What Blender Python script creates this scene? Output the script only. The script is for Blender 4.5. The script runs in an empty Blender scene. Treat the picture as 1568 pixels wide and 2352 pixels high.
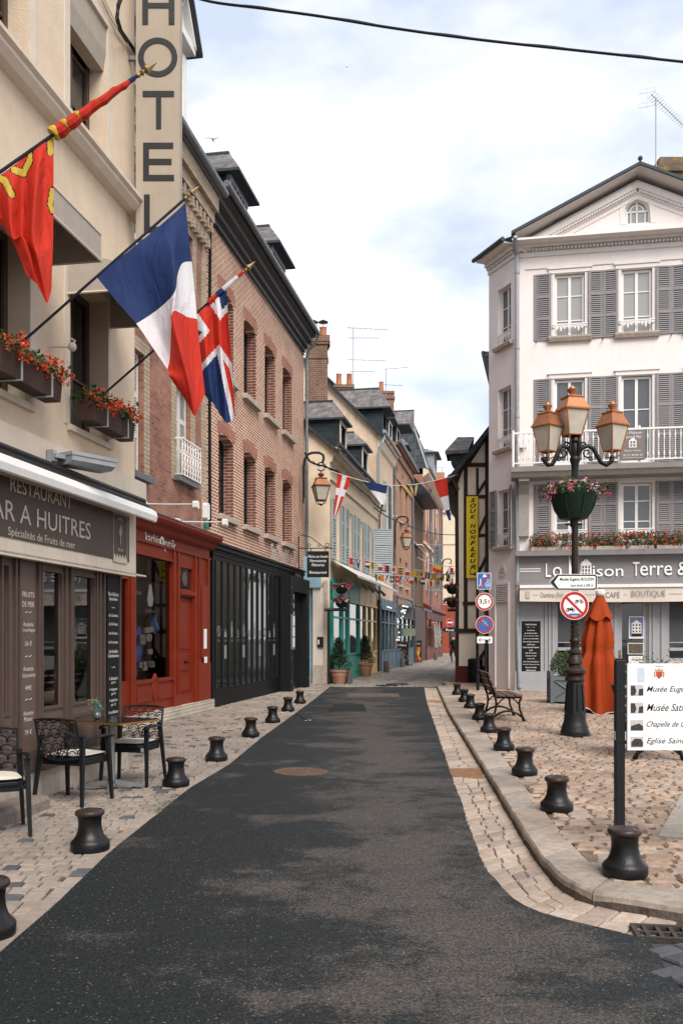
import bpy, math, random
from mathutils import Vector, Matrix
random.seed(7)
S = bpy.context.scene
COL = S.collection
R = math.radians

# ------------------------------------------------------------------ camera, world, sun, exposure
EYE, FOC, HZ, CX, PW = 1.6, 2100.0, 1465.0, 784.0, 1568.0
cam = bpy.data.cameras.new('camera')
camo = bpy.data.objects.new('camera', cam); COL.objects.link(camo)
camo.location = (0, 0, EYE); camo.rotation_euler = (R(90), 0, 0)
cam.sensor_fit = 'HORIZONTAL'; cam.sensor_width = 36
cam.lens = FOC / PW * 36; cam.shift_y = (HZ - 1176) / PW
cam.clip_start = 0.1; cam.clip_end = 2000
S.camera = camo
S.render.resolution_x = 682; S.render.resolution_y = 1024
S.view_settings.view_transform = 'Standard'; S.view_settings.look = 'None'
S.view_settings.gamma = 1; S.view_settings.exposure = 0.88
SUN_EL, SUN_AZ = R(48), R(158)      # azimuth clockwise from +Y
W = bpy.data.worlds.new("World"); S.world = W; W.use_nodes = True
nt = W.node_tree; nd, lk = nt.nodes, nt.links
for n in list(nd): nd.remove(n)
def N(t, **k):
    n = nd.new(t)
    for a, b in k.items(): setattr(n, a, b)
    return n
sky = N('ShaderNodeTexSky', sky_type='NISHITA', sun_disc=False, sun_elevation=SUN_EL, sun_rotation=SUN_AZ)
tc = N('ShaderNodeTexCoord'); mp = N('ShaderNodeMapping'); lk.new(tc.outputs['Generated'], mp.inputs['Vector'])
mp.inputs['Scale'].default_value = (1, 1, 2.2); mp.inputs['Location'].default_value = (.15, .3, .55)
no = N('ShaderNodeTexNoise'); no.inputs['Scale'].default_value = 2.6; no.inputs['Detail'].default_value = 9
no.inputs['Roughness'].default_value = .52; lk.new(mp.outputs[0], no.inputs['Vector'])
sx = N('ShaderNodeSeparateXYZ'); lk.new(tc.outputs['Generated'], sx.inputs[0])
# clouds thicken towards the horizon
ma = N('ShaderNodeMath', operation='MULTIPLY_ADD'); lk.new(sx.outputs['Z'], ma.inputs[0]); ma.inputs[1].default_value = -.42; ma.inputs[2].default_value = .165
ad = N('ShaderNodeMath', operation='ADD'); lk.new(no.outputs['Fac'], ad.inputs[0]); lk.new(ma.outputs[0], ad.inputs[1])
cr = N('ShaderNodeValToRGB'); lk.new(ad.outputs[0], cr.inputs[0])
cr.color_ramp.elements[0].position = .40; cr.color_ramp.elements[0].color = (0, 0, 0, 1)
cr.color_ramp.elements[1].position = .66; cr.color_ramp.elements[1].color = (1, 1, 1, 1)
haze_mix = N('ShaderNodeMixRGB'); haze_mix.inputs[0].default_value = .85   # thin high veil over the blue
lk.new(sky.outputs[0], haze_mix.inputs[1]); haze_mix.inputs[2].default_value = (3.9, 4.35, 5.2, 1)
mx = N('ShaderNodeMixRGB'); lk.new(cr.outputs[0], mx.inputs[0]); lk.new(haze_mix.outputs[0], mx.inputs[1])
mx.inputs[2].default_value = (7.6, 7.5, 7.45, 1)
bg = N('ShaderNodeBackground'); bg.inputs['Strength'].default_value = .11; lk.new(mx.outputs[0], bg.inputs['Color'])
ow = N('ShaderNodeOutputWorld'); lk.new(bg.outputs[0], ow.inputs['Surface'])
sl = bpy.data.lights.new('sun', 'SUN'); sl.energy = 2.5; sl.angle = R(36); sl.color = (1, .93, .84)
so = bpy.data.objects.new('sun', sl); COL.objects.link(so); so.location = (0, -5, 30)
sd = Vector((math.sin(SUN_AZ)*math.cos(SUN_EL), math.cos(SUN_AZ)*math.cos(SUN_EL), math.sin(SUN_EL)))
so.rotation_euler = (-sd).to_track_quat('-Z', 'Y').to_euler()

# ------------------------------------------------------------------ measuring helpers (photo pixel at 1568 wide -> metres)
def rx(px): return (px - CX) / FOC
def P(px, py, Y): return Vector((rx(px)*Y, Y, EYE - (py - HZ)/FOC*Y))
def G(px, py, z=0.0):
    Y = (EYE - z)*FOC/(py - HZ); return Vector((rx(px)*Y, Y, z))
class Facade:
    """vertical plane: x runs to the right seen from outside, y goes into the building, z up"""
    def __init__(s, px, Y, vp=None, d=None):
        s.O = Vector((rx(px)*Y, Y, 0))
        d = Vector(((vp - CX)/FOC, 1)) if vp is not None else Vector(d)
        s.d = d.normalized(); s.ang = math.atan2(s.d.y, s.d.x)
        s.out = Vector((s.d.y, -s.d.x))
    def u(s, px, w=0.0):
        O = Vector((s.O.x + s.out.x*w, s.O.y + s.out.y*w)); r = rx(px)
        return (r*O.y - O.x)/(s.d.x - r*s.d.y)
    def uz(s, px, py, w=0.0):
        u = s.u(px, w); Y = s.O.y + s.out.y*w + u*s.d.y
        return u, EYE - (py - HZ)/FOC*Y
    def z(s, px, py, w=0.0): return s.uz(px, py, w)[1]
    def world(s, u, w=0, z=0):
        return Vector((s.O.x + s.d.x*u + s.out.x*w, s.O.y + s.d.y*u + s.out.y*w, z))

# ------------------------------------------------------------------ object helpers
def thing(name, label, cat, loc=(0, 0, 0), rot=0, group=None):
    o = bpy.data.objects.new(name, None); COL.objects.link(o); o.empty_display_size = .2
    o.location = loc; o.rotation_euler = (0, 0, rot); o['label'] = label; o['category'] = cat
    if group: o['group'] = group
    return o
def fthing(name, label, cat, F, **k): return thing(name, label, cat, (F.O.x, F.O.y, 0), F.ang, **k)
def tag(o, label, cat, group=None):
    o['label'] = label; o['category'] = cat
    if group: o['group'] = group
    return o
def copy_thing(root, loc, rot, label):
    def rec(o, par):
        c = o.copy(); COL.objects.link(c); c.parent = par
        for ch in o.children: rec(ch, c)
        return c
    r = rec(root, None); r.location = loc; r.rotation_euler = (0, 0, rot); r['label'] = label
    return r
_txt = {}
def text_geo(s, shear=0.0, bold=0.0):
    k = (s, shear, bold)
    if k not in _txt:
        c = bpy.data.curves.new('txt', 'FONT'); c.body = s; c.shear = shear; c.resolution_u = 3; c.offset = bold
        c.align_x = 'CENTER'
        o = bpy.data.objects.new('txt', c); m = bpy.data.meshes.new_from_object(o)
        vs = [tuple(v.co) for v in m.vertices]; fs = [tuple(p.vertices) for p in m.polygons]
        bpy.data.objects.remove(o); bpy.data.curves.remove(c); bpy.data.meshes.remove(m)
        x0 = min(v[0] for v in vs); x1 = max(v[0] for v in vs); y0 = min(v[1] for v in vs); y1 = max(v[1] for v in vs)
        _txt[k] = ([((v[0]-x0)/(x1-x0)-.5, (v[1]-y0)/(y1-y0)-.5) for v in vs], fs)
    return _txt[k]
class MB:
    def __init__(s, m=None): s.v = []; s.f = []; s.mi = []; s.cur = 0; s.M = m
    def add(s, vs, fs):
        b = len(s.v)
        s.v += [tuple(s.M @ Vector(v)) for v in vs] if s.M is not None else [tuple(v) for v in vs]
        s.f += [tuple(b+i for i in f) for f in fs]; s.mi += [s.cur]*len(fs); return s
    def box(s, x0, x1, y0, y1, z0, z1):
        if x0 > x1: x0, x1 = x1, x0
        if y0 > y1: y0, y1 = y1, y0
        if z0 > z1: z0, z1 = z1, z0
        return s.add([(x0,y0,z0),(x1,y0,z0),(x1,y1,z0),(x0,y1,z0),(x0,y0,z1),(x1,y0,z1),(x1,y1,z1),(x0,y1,z1)],
            [(0,3,2,1),(4,5,6,7),(0,1,5,4),(1,2,6,5),(2,3,7,6),(3,0,4,7)])
    def bev(s, x0, x1, y0, y1, z0, z1, b=.01):
        """box whose front/top edges are chamfered"""
        pr = [(x0+b,z0),(x1-b,z0),(x1,z0+b),(x1,z1-b),(x1-b,z1),(x0+b,z1),(x0,z1-b),(x0,z0+b)]
        return s.prism(pr, y0, y1)
    def quad(s, a, b, c, d): return s.add([a,b,c,d], [(0,1,2,3)])
    def prism(s, pts, y0, y1):
        n = len(pts)
        return s.add([(p[0],y0,p[1]) for p in pts]+[(p[0],y1,p[1]) for p in pts],
            [tuple(range(n)), tuple(range(2*n-1,n-1,-1))]+[(i,i+n,(i+1)%n+n,(i+1)%n) for i in range(n)])
    def prismx(s, pts, x0, x1):     # profile (y,z) run along x
        n = len(pts)
        return s.add([(x0,p[0],p[1]) for p in pts]+[(x1,p[0],p[1]) for p in pts],
            [tuple(range(n)), tuple(range(2*n-1,n-1,-1))]+[(i,i+n,(i+1)%n+n,(i+1)%n) for i in range(n)])
    def prismz(s, pts, z0, z1):
        n = len(pts)
        return s.add([(p[0],p[1],z0) for p in pts]+[(p[0],p[1],z1) for p in pts],
            [tuple(range(n-1,-1,-1)), tuple(range(n,2*n))]+[(i,(i+1)%n,(i+1)%n+n,i+n) for i in range(n)])
    def tube(s, pts, r, n=6, closed=False):
        pts = [Vector(p) for p in pts]; m = len(pts)
        rs = r if isinstance(r, (list, tuple)) else [r]*m
        vs = []; up = None
        for i, p in enumerate(pts):
            t = (pts[min(i+1,m-1)] - pts[max(i-1,0)])
            if t.length < 1e-9: t = Vector((0,0,1))
            t.normalize()
            if up is None: up = Vector((0,0,1)) if abs(t.z) < .9 else Vector((1,0,0))
            a = t.cross(up)
            if a.length < 1e-5: a = t.cross(Vector((0,1,0)))
            a.normalize(); b = a.cross(t).normalized(); up = b
            for k in range(n):
                q = 2*math.pi*k/n; vs.append(p + (a*math.cos(q) + b*math.sin(q))*rs[i])
        fs = [(i*n+k, i*n+(k+1)%n, (i+1)*n+(k+1)%n, (i+1)*n+k) for i in range(m-1) for k in range(n)]
        fs += [tuple(range(n-1,-1,-1)), tuple(range((m-1)*n, m*n))]
        return s.add(vs, fs)
    def lathe(s, prof, n=16, c=(0,0,0), sx=1, sy=1, rot=0):
        vs = []
        for r, z in prof:
            for k in range(n):
                q = 2*math.pi*k/n+rot; vs.append((c[0]+r*sx*math.cos(q), c[1]+r*sy*math.sin(q), c[2]+z))
        m = len(prof)
        fs = [(i*n+k, i*n+(k+1)%n, (i+1)*n+(k+1)%n, (i+1)*n+k) for i in range(m-1) for k in range(n)]
        fs += [tuple(range(n-1,-1,-1)), tuple(range((m-1)*n, m*n))]
        return s.add(vs, fs)
    def disc(s, cx, y, cz, r, n=28, th=.006, sx=1):
        return s.prism([(cx+r*sx*math.cos(2*math.pi*k/n), cz+r*math.sin(2*math.pi*k/n)) for k in range(n)], y, y-th)
    def ring(s, cx, y, cz, r0, r1, n=28, th=.006):
        vs = []; fs = []
        for k in range(n):
            q = 2*math.pi*k/n
            for r in (r0, r1):
                for yy in (y, y-th): vs.append((cx+r*math.cos(q), yy, cz+r*math.sin(q)))
        for k in range(n):
            a = k*4; b = ((k+1)%n)*4
            fs += [(a+1,b+1,b+3,a+3),(a,a+2,b+2,b),(a+2,a+3,b+3,b+2),(a,b,b+1,a+1)]
        return s.add(vs, fs)
    def text(s, t, cx, y, cz, w, h, shear=0, bold=0, th=0.0):
        vs, fs = text_geo(t, shear, bold)
        s.add([(cx+v[0]*w, y, cz+v[1]*h) for v in vs], fs)
        return s
    def sphere(s, c, r, n=8, m=6, sz=1):
        return s.lathe([(max(1e-4, r*math.sin(math.pi*i/m)), -r*sz*math.cos(math.pi*i/m)) for i in range(m+1)], n, c)
    def build(s, name, mat, parent=None, smooth=False, auto=None, bevel=None):
        me = bpy.data.meshes.new(name); me.from_pydata(s.v, [], s.f)
        mats = mat if isinstance(mat, (list, tuple)) else [mat]
        for m in mats: me.materials.append(m)
        if len(mats) > 1: me.polygons.foreach_set('material_index', s.mi)
        if smooth: me.polygons.foreach_set('use_smooth', [True]*len(s.f))
        me.update()
        o = bpy.data.objects.new(name, me); COL.objects.link(o)
        if parent: o.parent = parent
        if smooth and auto is not None:
            try: me.set_sharp_from_angle(angle=R(auto))
            except Exception: pass
        if bevel:
            b = o.modifiers.new('bevel', 'BEVEL'); b.width = bevel; b.segments = 2; b.limit_method = 'ANGLE'
        return o
def struct(o): o['kind'] = 'structure'; return o

# ------------------------------------------------------------------ materials
def _mat(name):
    m = bpy.data.materials.new(name); m.use_nodes = True
    t = m.node_tree; b = t.nodes['Principled BSDF']
    return m, t, b
_mc = {}
def C4(c): return (c[0], c[1], c[2], 1)
def mat(name, col, rough=.6, var=.12, vs=4.0, bump=.15, bs=60.0, metal=0.0, streak=0.0, spec=.22, dirt=None, emit=None, coat=0, sub=0):
    if name in _mc: return _mc[name]
    m, t, b = _mat(name); n, l = t.nodes, t.links
    tc = n.new('ShaderNodeTexCoord')
    no = n.new('ShaderNodeTexNoise'); no.inputs['Scale'].default_value = vs; no.inputs['Detail'].default_value = 8; no.inputs['Roughness'].default_value = .65
    l.new(tc.outputs['Object'], no.inputs['Vector'])
    mr = n.new('ShaderNodeMapRange'); mr.inputs[1].default_value = .3; mr.inputs[2].default_value = .7
    mr.inputs[3].default_value = 1-var; mr.inputs[4].default_value = 1+var*.6; l.new(no.outputs['Fac'], mr.inputs[0])
    mx = n.new('ShaderNodeVectorMath'); mx.operation = 'SCALE'; mx.inputs[0].default_value = col; l.new(mr.outputs[0], mx.inputs['Scale'])
    out = mx.outputs[0]
    if streak:
        mp = n.new('ShaderNodeMapping'); mp.inputs['Scale'].default_value = (5, 5, .45); l.new(tc.outputs['Object'], mp.inputs['Vector'])
        n2 = n.new('ShaderNodeTexNoise'); n2.inputs['Scale'].default_value = 1.6; n2.inputs['Detail'].default_value = 7; n2.inputs['Roughness'].default_value = .7
        l.new(mp.outputs[0], n2.inputs['Vector'])
        r2 = n.new('ShaderNodeMapRange'); r2.inputs[1].default_value = .5; r2.inputs[2].default_value = .78; r2.inputs[3].default_value = 0; r2.inputs[4].default_value = streak
        l.new(n2.outputs['Fac'], r2.inputs[0])
        m2 = n.new('ShaderNodeMixRGB'); m2.inputs[2].default_value = C4(dirt or tuple(c*.45 for c in col))
        l.new(r2.outputs[0], m2.inputs[0]); l.new(out, m2.inputs[1]); out = m2.outputs[0]
    l.new(out, b.inputs['Base Color'])
    b.inputs['Roughness'].default_value = rough; b.inputs['Metallic'].default_value = metal
    b.inputs['Specular IOR Level'].default_value = spec
    if coat: b.inputs['Coat Weight'].default_value = coat
    if bump:
        n3 = n.new('ShaderNodeTexNoise'); n3.inputs['Scale'].default_value = bs; n3.inputs['Detail'].default_value = 4
        l.new(tc.outputs['Object'], n3.inputs['Vector'])
        bp = n.new('ShaderNodeBump'); bp.inputs['Strength'].default_value = bump; bp.inputs['Distance'].default_value = .02
        l.new(n3.outputs['Fac'], bp.inputs['Height']); l.new(bp.outputs[0], b.inputs['Normal'])
    if emit:
        b.inputs['Emission Color'].default_value = C4(emit[0]); b.inputs['Emission Strength'].default_value = emit[1]
    _mc[name] = m; return m
def brick(name, c1, c2, mortar, bw=.22, bh=.07, ms=.01, rough=.85, plane='xz', bump=.6, wob=0.0, var=.25, off=.5, stain=None):
    if name in _mc: return _mc[name]
    m, t, b = _mat(name); n, l = t.nodes, t.links
    tc = n.new('ShaderNodeTexCoord'); sp = n.new('ShaderNodeSeparateXYZ'); cb = n.new('ShaderNodeCombineXYZ')
    src = tc.outputs['Object']
    if wob:
        nw = n.new('ShaderNodeTexNoise'); nw.inputs['Scale'].default_value = 3.5; l.new(src, nw.inputs['Vector'])
        sb = n.new('ShaderNodeVectorMath'); sb.operation = 'MULTIPLY_ADD'; sb.inputs[1].default_value = (wob,)*3
        l.new(nw.outputs['Color'], sb.inputs[0]); l.new(src, sb.inputs[2]); src = sb.outputs[0]
    l.new(src, sp.inputs[0])
    if plane == 'xz':
        ad = n.new('ShaderNodeMath'); l.new(sp.outputs[0], ad.inputs[0]); l.new(sp.outputs[1], ad.inputs[1])
        l.new(ad.outputs[0], cb.inputs[0]); l.new(sp.outputs[2], cb.inputs[1])
    else:
        l.new(sp.outputs[0], cb.inputs[0]); l.new(sp.outputs[1], cb.inputs[1])
    br = n.new('ShaderNodeTexBrick'); br.offset = off
    for k, v in (('Scale',1),('Mortar Size',ms),('Brick Width',bw),('Row Height',bh),('Mortar Smooth',.2),('Bias',0)): br.inputs[k].default_value = v
    br.inputs['Color1'].default_value = C4(c1); br.inputs['Color2'].default_value = C4(c2); br.inputs['Mortar'].default_value = C4(mortar)
    l.new(cb.outputs[0], br.inputs['Vector'])
    no = n.new('ShaderNodeTexNoise'); no.inputs['Scale'].default_value = 1.3; no.inputs['Detail'].default_value = 9; no.inputs['Roughness'].default_value = .7
    l.new(tc.outputs['Object'], no.inputs['Vector'])
    mr = n.new('ShaderNodeMapRange'); mr.inputs[1].default_value = .3; mr.inputs[2].default_value = .7; mr.inputs[3].default_value = 1-var; mr.inputs[4].default_value = 1+var*.7
    l.new(no.outputs['Fac'], mr.inputs[0])
    mx = n.new('ShaderNodeVectorMath'); mx.operation = 'SCALE'; l.new(br.outputs['Color'], mx.inputs[0]); l.new(mr.outputs[0], mx.inputs['Scale'])
    out = mx.outputs[0]
    if stain:
        n4 = n.new('ShaderNodeTexNoise'); n4.inputs['Scale'].default_value = stain[1]; n4.inputs['Detail'].default_value = 6; l.new(tc.outputs['Object'], n4.inputs['Vector'])
        r4 = n.new('ShaderNodeMapRange'); r4.inputs[1].default_value = .48; r4.inputs[2].default_value = .66; r4.inputs[4].default_value = stain[2]; l.new(n4.outputs['Fac'], r4.inputs[0])
        m4 = n.new('ShaderNodeMixRGB'); l.new(r4.outputs[0], m4.inputs[0]); l.new(out, m4.inputs[1]); m4.inputs[2].default_value = C4(stain[0]); out = m4.outputs[0]
    l.new(out, b.inputs['Base Color'])
    b.inputs['Roughness'].default_value = rough; b.inputs['Specular IOR Level'].default_value = .2
    bp = n.new('ShaderNodeBump'); bp.invert = True; bp.inputs['Strength'].default_value = bump; bp.inputs['Distance'].default_value = .012
    l.new(br.outputs['Fac'], bp.inputs['Height']); l.new(bp.outputs[0], b.inputs['Normal'])
    _mc[name] = m; return m
def stone(name, cols, rough=.8, var=.2, bs=35, spec=.18, stain=.22):
    """each loose stone (mesh island) picks its own colour"""
    m, t, b = _mat(name); n, l = t.nodes, t.links
    ge = n.new('ShaderNodeNewGeometry'); cr = n.new('ShaderNodeValToRGB'); cr.color_ramp.interpolation = 'LINEAR'
    e = cr.color_ramp.elements
    while len(e) < len(cols): e.new(.5)
    for i, c in enumerate(cols): e[i].position = c[0]; e[i].color = C4(c[1])
    l.new(ge.outputs['Random Per Island'], cr.inputs[0])
    tc = n.new('ShaderNodeTexCoord'); no = n.new('ShaderNodeTexNoise'); no.inputs['Scale'].default_value = 14; no.inputs['Detail'].default_value = 8; no.inputs['Roughness'].default_value = .7
    l.new(tc.outputs['Object'], no.inputs['Vector'])
    mr = n.new('ShaderNodeMapRange'); mr.inputs[1].default_value = .3; mr.inputs[2].default_value = .7; mr.inputs[3].default_value = 1-var; mr.inputs[4].default_value = 1+var*.6
    l.new(no.outputs['Fac'], mr.inputs[0])
    mx = n.new('ShaderNodeVectorMath'); mx.operation = 'SCALE'; l.new(cr.outputs[0], mx.inputs[0]); l.new(mr.outputs[0], mx.inputs['Scale'])
    n5 = n.new('ShaderNodeTexNoise'); n5.inputs['Scale'].default_value = .9; n5.inputs['Detail'].default_value = 5; l.new(tc.outputs['Object'], n5.inputs['Vector'])
    r5 = n.new('ShaderNodeMapRange'); r5.inputs[1].default_value = .4; r5.inputs[2].default_value = .7; r5.inputs[3].default_value = 1.08; r5.inputs[4].default_value = 1-stain; l.new(n5.outputs['Fac'], r5.inputs[0])
    m5 = n.new('ShaderNodeVectorMath'); m5.operation = 'SCALE'; l.new(mx.outputs[0], m5.inputs[0]); l.new(r5.outputs[0], m5.inputs['Scale'])
    l.new(m5.outputs[0], b.inputs['Base Color']); b.inputs['Roughness'].default_value = rough; b.inputs['Specular IOR Level'].default_value = spec
    n3 = n.new('ShaderNodeTexNoise'); n3.inputs['Scale'].default_value = bs; n3.inputs['Detail'].default_value = 6; l.new(tc.outputs['Object'], n3.inputs['Vector'])
    bp = n.new('ShaderNodeBump'); bp.inputs['Strength'].default_value = .5; bp.inputs['Distance'].default_value = .015
    l.new(n3.outputs['Fac'], bp.inputs['Height']); l.new(bp.outputs[0], b.inputs['Normal'])
    return m
def glassy(name, col, rough=.05, spec=.7, wav=.05):
    if name in _mc: return _mc[name]
    m, t, b = _mat(name); n, l = t.nodes, t.links
    b.inputs['Base Color'].default_value = C4(col); b.inputs['Roughness'].default_value = rough; b.inputs['Specular IOR Level'].default_value = spec
    tc = n.new('ShaderNodeTexCoord'); n3 = n.new('ShaderNodeTexNoise'); n3.inputs['Scale'].default_value = 2.2; l.new(tc.outputs['Object'], n3.inputs['Vector'])
    bp = n.new('ShaderNodeBump'); bp.inputs['Strength'].default_value = wav; bp.inputs['Distance'].default_value = .1
    l.new(n3.outputs['Fac'], bp.inputs['Height']); l.new(bp.outputs[0], b.inputs['Normal'])
    _mc[name] = m; return m
def clearglass(name, tint=(.85,.88,.88), refl=.12):
    if name in _mc: return _mc[name]
    m = bpy.data.materials.new(name); m.use_nodes = True; t = m.node_tree; n, l = t.nodes, t.links
    n.remove(n['Principled BSDF']); o = n['Material Output']
    tr = n.new('ShaderNodeBsdfTransparent'); tr.inputs[0].default_value = C4(tint)
    gl = n.new('ShaderNodeBsdfGlossy'); gl.inputs['Roughness'].default_value = .02
    fr = n.new('ShaderNodeFresnel'); fr.inputs[0].default_value = 1.5
    ad = n.new('ShaderNodeMath'); ad.operation = 'ADD'; ad.use_clamp = True; ad.inputs[1].default_value = refl; l.new(fr.outputs[0], ad.inputs[0])
    mx = n.new('ShaderNodeMixShader'); l.new(ad.outputs[0], mx.inputs[0]); l.new(tr.outputs[0], mx.inputs[1]); l.new(gl.outputs[0], mx.inputs[2])
    l.new(mx.outputs[0], o.inputs['Surface']); _mc[name] = m; return m

BLK = mat('black_iron', (.008,.009,.010), .42, .25, 8, .25, 90, spec=.3)
BLKM = mat('matt_black', (.006,.007,.008), .6, .2, 6, .1)
WHT = mat('white_paint', (.74,.73,.71), .5, .08, 5, .08, 50)
CREAM = mat('cream_paint', (.62,.57,.48), .6, .08)
ZINC = mat('zinc', (.17,.185,.20), .45, .25, 5, .1, 30, metal=.35)
ZINCL = mat('pale_zinc', (.30,.32,.34), .5, .2, 5, .1, 30, metal=.2)
GLASS = glassy('dark_glass', (.012,.015,.017))
GLASSG = glassy('curtained_glass', (.30,.30,.29), .08, .6)
GLASSM = glassy('grey_glass', (.09,.095,.1), .06, .7)
SLATE = brick('slate_tiles', (.11,.10,.10), (.19,.17,.165), (.05,.05,.055), .22, .14, .006, .6, bump=.5, var=.4, stain=((.30,.29,.26),5,.4))
SLATED = brick('slate_cladding', (.022,.030,.036), (.035,.045,.052), (.010,.013,.015), .24, .16, .006, .5, bump=.5, var=.35)
TERRA = mat('terracotta', (.45,.17,.085), .8, .25, 7, .2, 40)
SLATEC = mat('slate_edge', (.05,.058,.065), .55, .2)
STONEW = mat('sill_stone', (.42,.36,.30), .85, .25, 9, .3, 60, streak=.3)
BRASS = mat('brass', (.24,.16,.07), .45, .2, 9, .05, metal=.5)

# generic pieces -----------------------------------------------------------
def wall(mb, u0, u1, z0, z1, holes, depth=.22, y=0.0):
    us = sorted(set([u0,u1]+[h[0] for h in holes]+[h[1] for h in holes])); us = [a for a in us if u0 <= a <= u1]
    zs = sorted(set([z0,z1]+[h[2] for h in holes]+[h[3] for h in holes])); zs = [a for a in zs if z0 <= a <= z1]
    for i in range(len(us)-1):
        for j in range(len(zs)-1):
            cu, cz = (us[i]+us[i+1])/2, (zs[j]+zs[j+1])/2
            if any(h[0] < cu < h[1] and h[2] < cz < h[3] for h in holes): continue
            mb.quad((us[i],y,zs[j]),(us[i+1],y,zs[j]),(us[i+1],y,zs[j+1]),(us[i],y,zs[j+1]))
    for a,b,c,d in [h[:4] for h in holes]:
        Y = y+depth
        mb.quad((a,y,c),(a,y,d),(a,Y,d),(a,Y,c)); mb.quad((b,y,c),(b,Y,c),(b,Y,d),(b,y,d))
        mb.quad((a,y,c),(a,Y,c),(b,Y,c),(b,y,c)); mb.quad((a,y,d),(b,y,d),(b,Y,d),(a,Y,d))
def shell(mb, u0, u1, z0, z1, y0, y1, left=True):
    if left: mb.quad((u0,y1,z0),(u0,y0,z0),(u0,y0,z1),(u0,y1,z1))
    mb.quad((u1,y0,z0),(u1,y1,z0),(u1,y1,z1),(u1,y0,z1))
    mb.quad((u1,y1,z0),(u0,y1,z0),(u0,y1,z1),(u1,y1,z1))
    mb.quad((u0,y0,z1),(u1,y0,z1),(u1,y1,z1),(u0,y1,z1))
def window(par, a, b, c, d, y, fm, gm, cols=2, rows=(.33,.66), fw=.055, name='window', bar=.028, th=.05):
    m = MB()
    m.box(a,a+fw,y,y+th,c,d); m.box(b-fw,b,y,y+th,c,d); m.box(a+fw,b-fw,y,y+th,d-fw,d); m.box(a+fw,b-fw,y,y+th,c,c+fw)
    for k in range(1,cols):
        x = a+(b-a)*k/cols; m.box(x-fw*.6,x+fw*.6,y-.004,y+th,c+fw,d-fw)
    xs = [a+fw]+[a+(b-a)*k/cols for k in range(1,cols)]+[b-fw]
    for k in range(cols):
        lo = xs[k]+(fw*.6 if k else 0); hi = xs[k+1]-(fw*.6 if k<cols-1 else 0)
        for r in rows:
            z = c+(d-c)*r; m.box(lo,hi,y+.008,y+th-.005,z-bar/2,z+bar/2)
    o = m.build(name, fm, par)
    g = MB(); g.box(a+.01,b-.01,y+.03,y+.04,c+.01,d-.01); g.build('pane', gm, o)
    return o
def louvre(par, a, b, c, d, y, m_, slat=None, panels=(0,.33,.66,1), rot=0, hinge='l', step=.045, name='shutter', th=.035, dark=None):
    """slatted shutter leaf, optionally swung about one edge; built in its own coordinates"""
    w = b-a; h = d-c; m = MB(); fw = min(.07, w*.16)
    m.box(0,fw,-th,0,0,h); m.box(w-fw,w,-th,0,0,h)
    for i, p in enumerate(panels):
        z = h*p; z0 = max(0, z-.05); z1 = min(h, z+.05)
        m.box(fw,w-fw,-th,0,z0,z1)
    for i in range(len(panels)-1):
        z0 = h*panels[i]+.06; z1 = h*panels[i+1]-.06; k = max(2, int((z1-z0)/step))
        for j in range(k):
            zz = z0+(z1-z0)*(j+.5)/k; e = (z1-z0)/k*.42
            m.add([(fw,-th+.004,zz-e),(w-fw,-th+.004,zz-e),(w-fw,-.006,zz+e*.55),(fw,-.006,zz+e*.55),(fw,-th+.004,zz-e+.01),(w-fw,-th+.004,zz-e+.01),(w-fw,-.006,zz+e*.55+.01),(fw,-.006,zz+e*.55+.01)],
                  [(0,1,2,3),(4,7,6,5),(0,4,5,1),(1,5,6,2),(2,6,7,3),(3,7,4,0)])
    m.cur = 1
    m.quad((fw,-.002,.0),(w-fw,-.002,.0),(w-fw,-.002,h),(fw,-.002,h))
    T = Matrix.Translation((a if hinge=='l' else b, y, c)) @ Matrix.Rotation(rot,4,'Z') @ Matrix.Translation((0 if hinge=='l' else -w,0,0))
    m.v = [tuple(T @ Vector(v)) for v in m.v]
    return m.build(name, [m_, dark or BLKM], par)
def leaves(m, n, fn, size=(.02,.04), mats=1):
    """scatter small folded leaf faces; fn() gives a point in the crown"""
    for _ in range(n):
        p = Vector(fn()); s = random.uniform(*size)
        a = Vector((random.gauss(0,1),random.gauss(0,1),random.gauss(0,1))).normalized()
        b = a.cross(Vector((random.gauss(0,1),random.gauss(0,1),random.gauss(0,1)))).normalized(); c = a.cross(b)
        if mats > 1: m.cur = random.randrange(mats)
        m.add([p-a*s, p+b*s*.55+c*s*.15, p+a*s, p-b*s*.55+c*s*.15], [(0,1,2,3)])
LEAFA = mat('leaf_dark', (.022,.05,.020), .55, .4, 9, 0); LEAFB = mat('leaf_mid', (.04,.085,.028), .55, .4, 9, 0); LEAFC = mat('leaf_light', (.07,.12,.035), .55, .3, 9, 0)

# ================================================================== GROUND
PZ, GZ = .06, -.05       # plaza level, gutter level
def inpoly(p, poly):
    c = False; n = len(poly); j = n-1
    for i in range(n):
        a, b = poly[i], poly[j]
        if (a[1] > p[1]) != (b[1] > p[1]) and p[0] < (b[0]-a[0])*(p[1]-a[1])/(b[1]-a[1])+a[0]: c = not c
        j = i
    return c
def xy(l, z=0): return [tuple(G(a, b, z)[:2]) for a, b in l]
leftE = xy([(757,1578),(720,1608),(679,1638),(599,1696),(527,1756),(436,1810),(252,1958),(144,2063),(0,2189)])
leftE += [(leftE[-1][0]-.45, leftE[-1][1]-1.2), (-4.2, 0.5), (-9, -6)]
rightE = xy([(973,1578),(979,1612),(1001,1675),(1031,1768),(1063,1856),(1090,1941),(1122,2006),(1176,2064),(1240,2096),(1317,2118),(1418,2141),(1489,2159)])
rightE += xy([(1532,2230),(1568,2278),(1680,2440)]); rightE += [(3.4, 1.5), (6, -6)]
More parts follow.
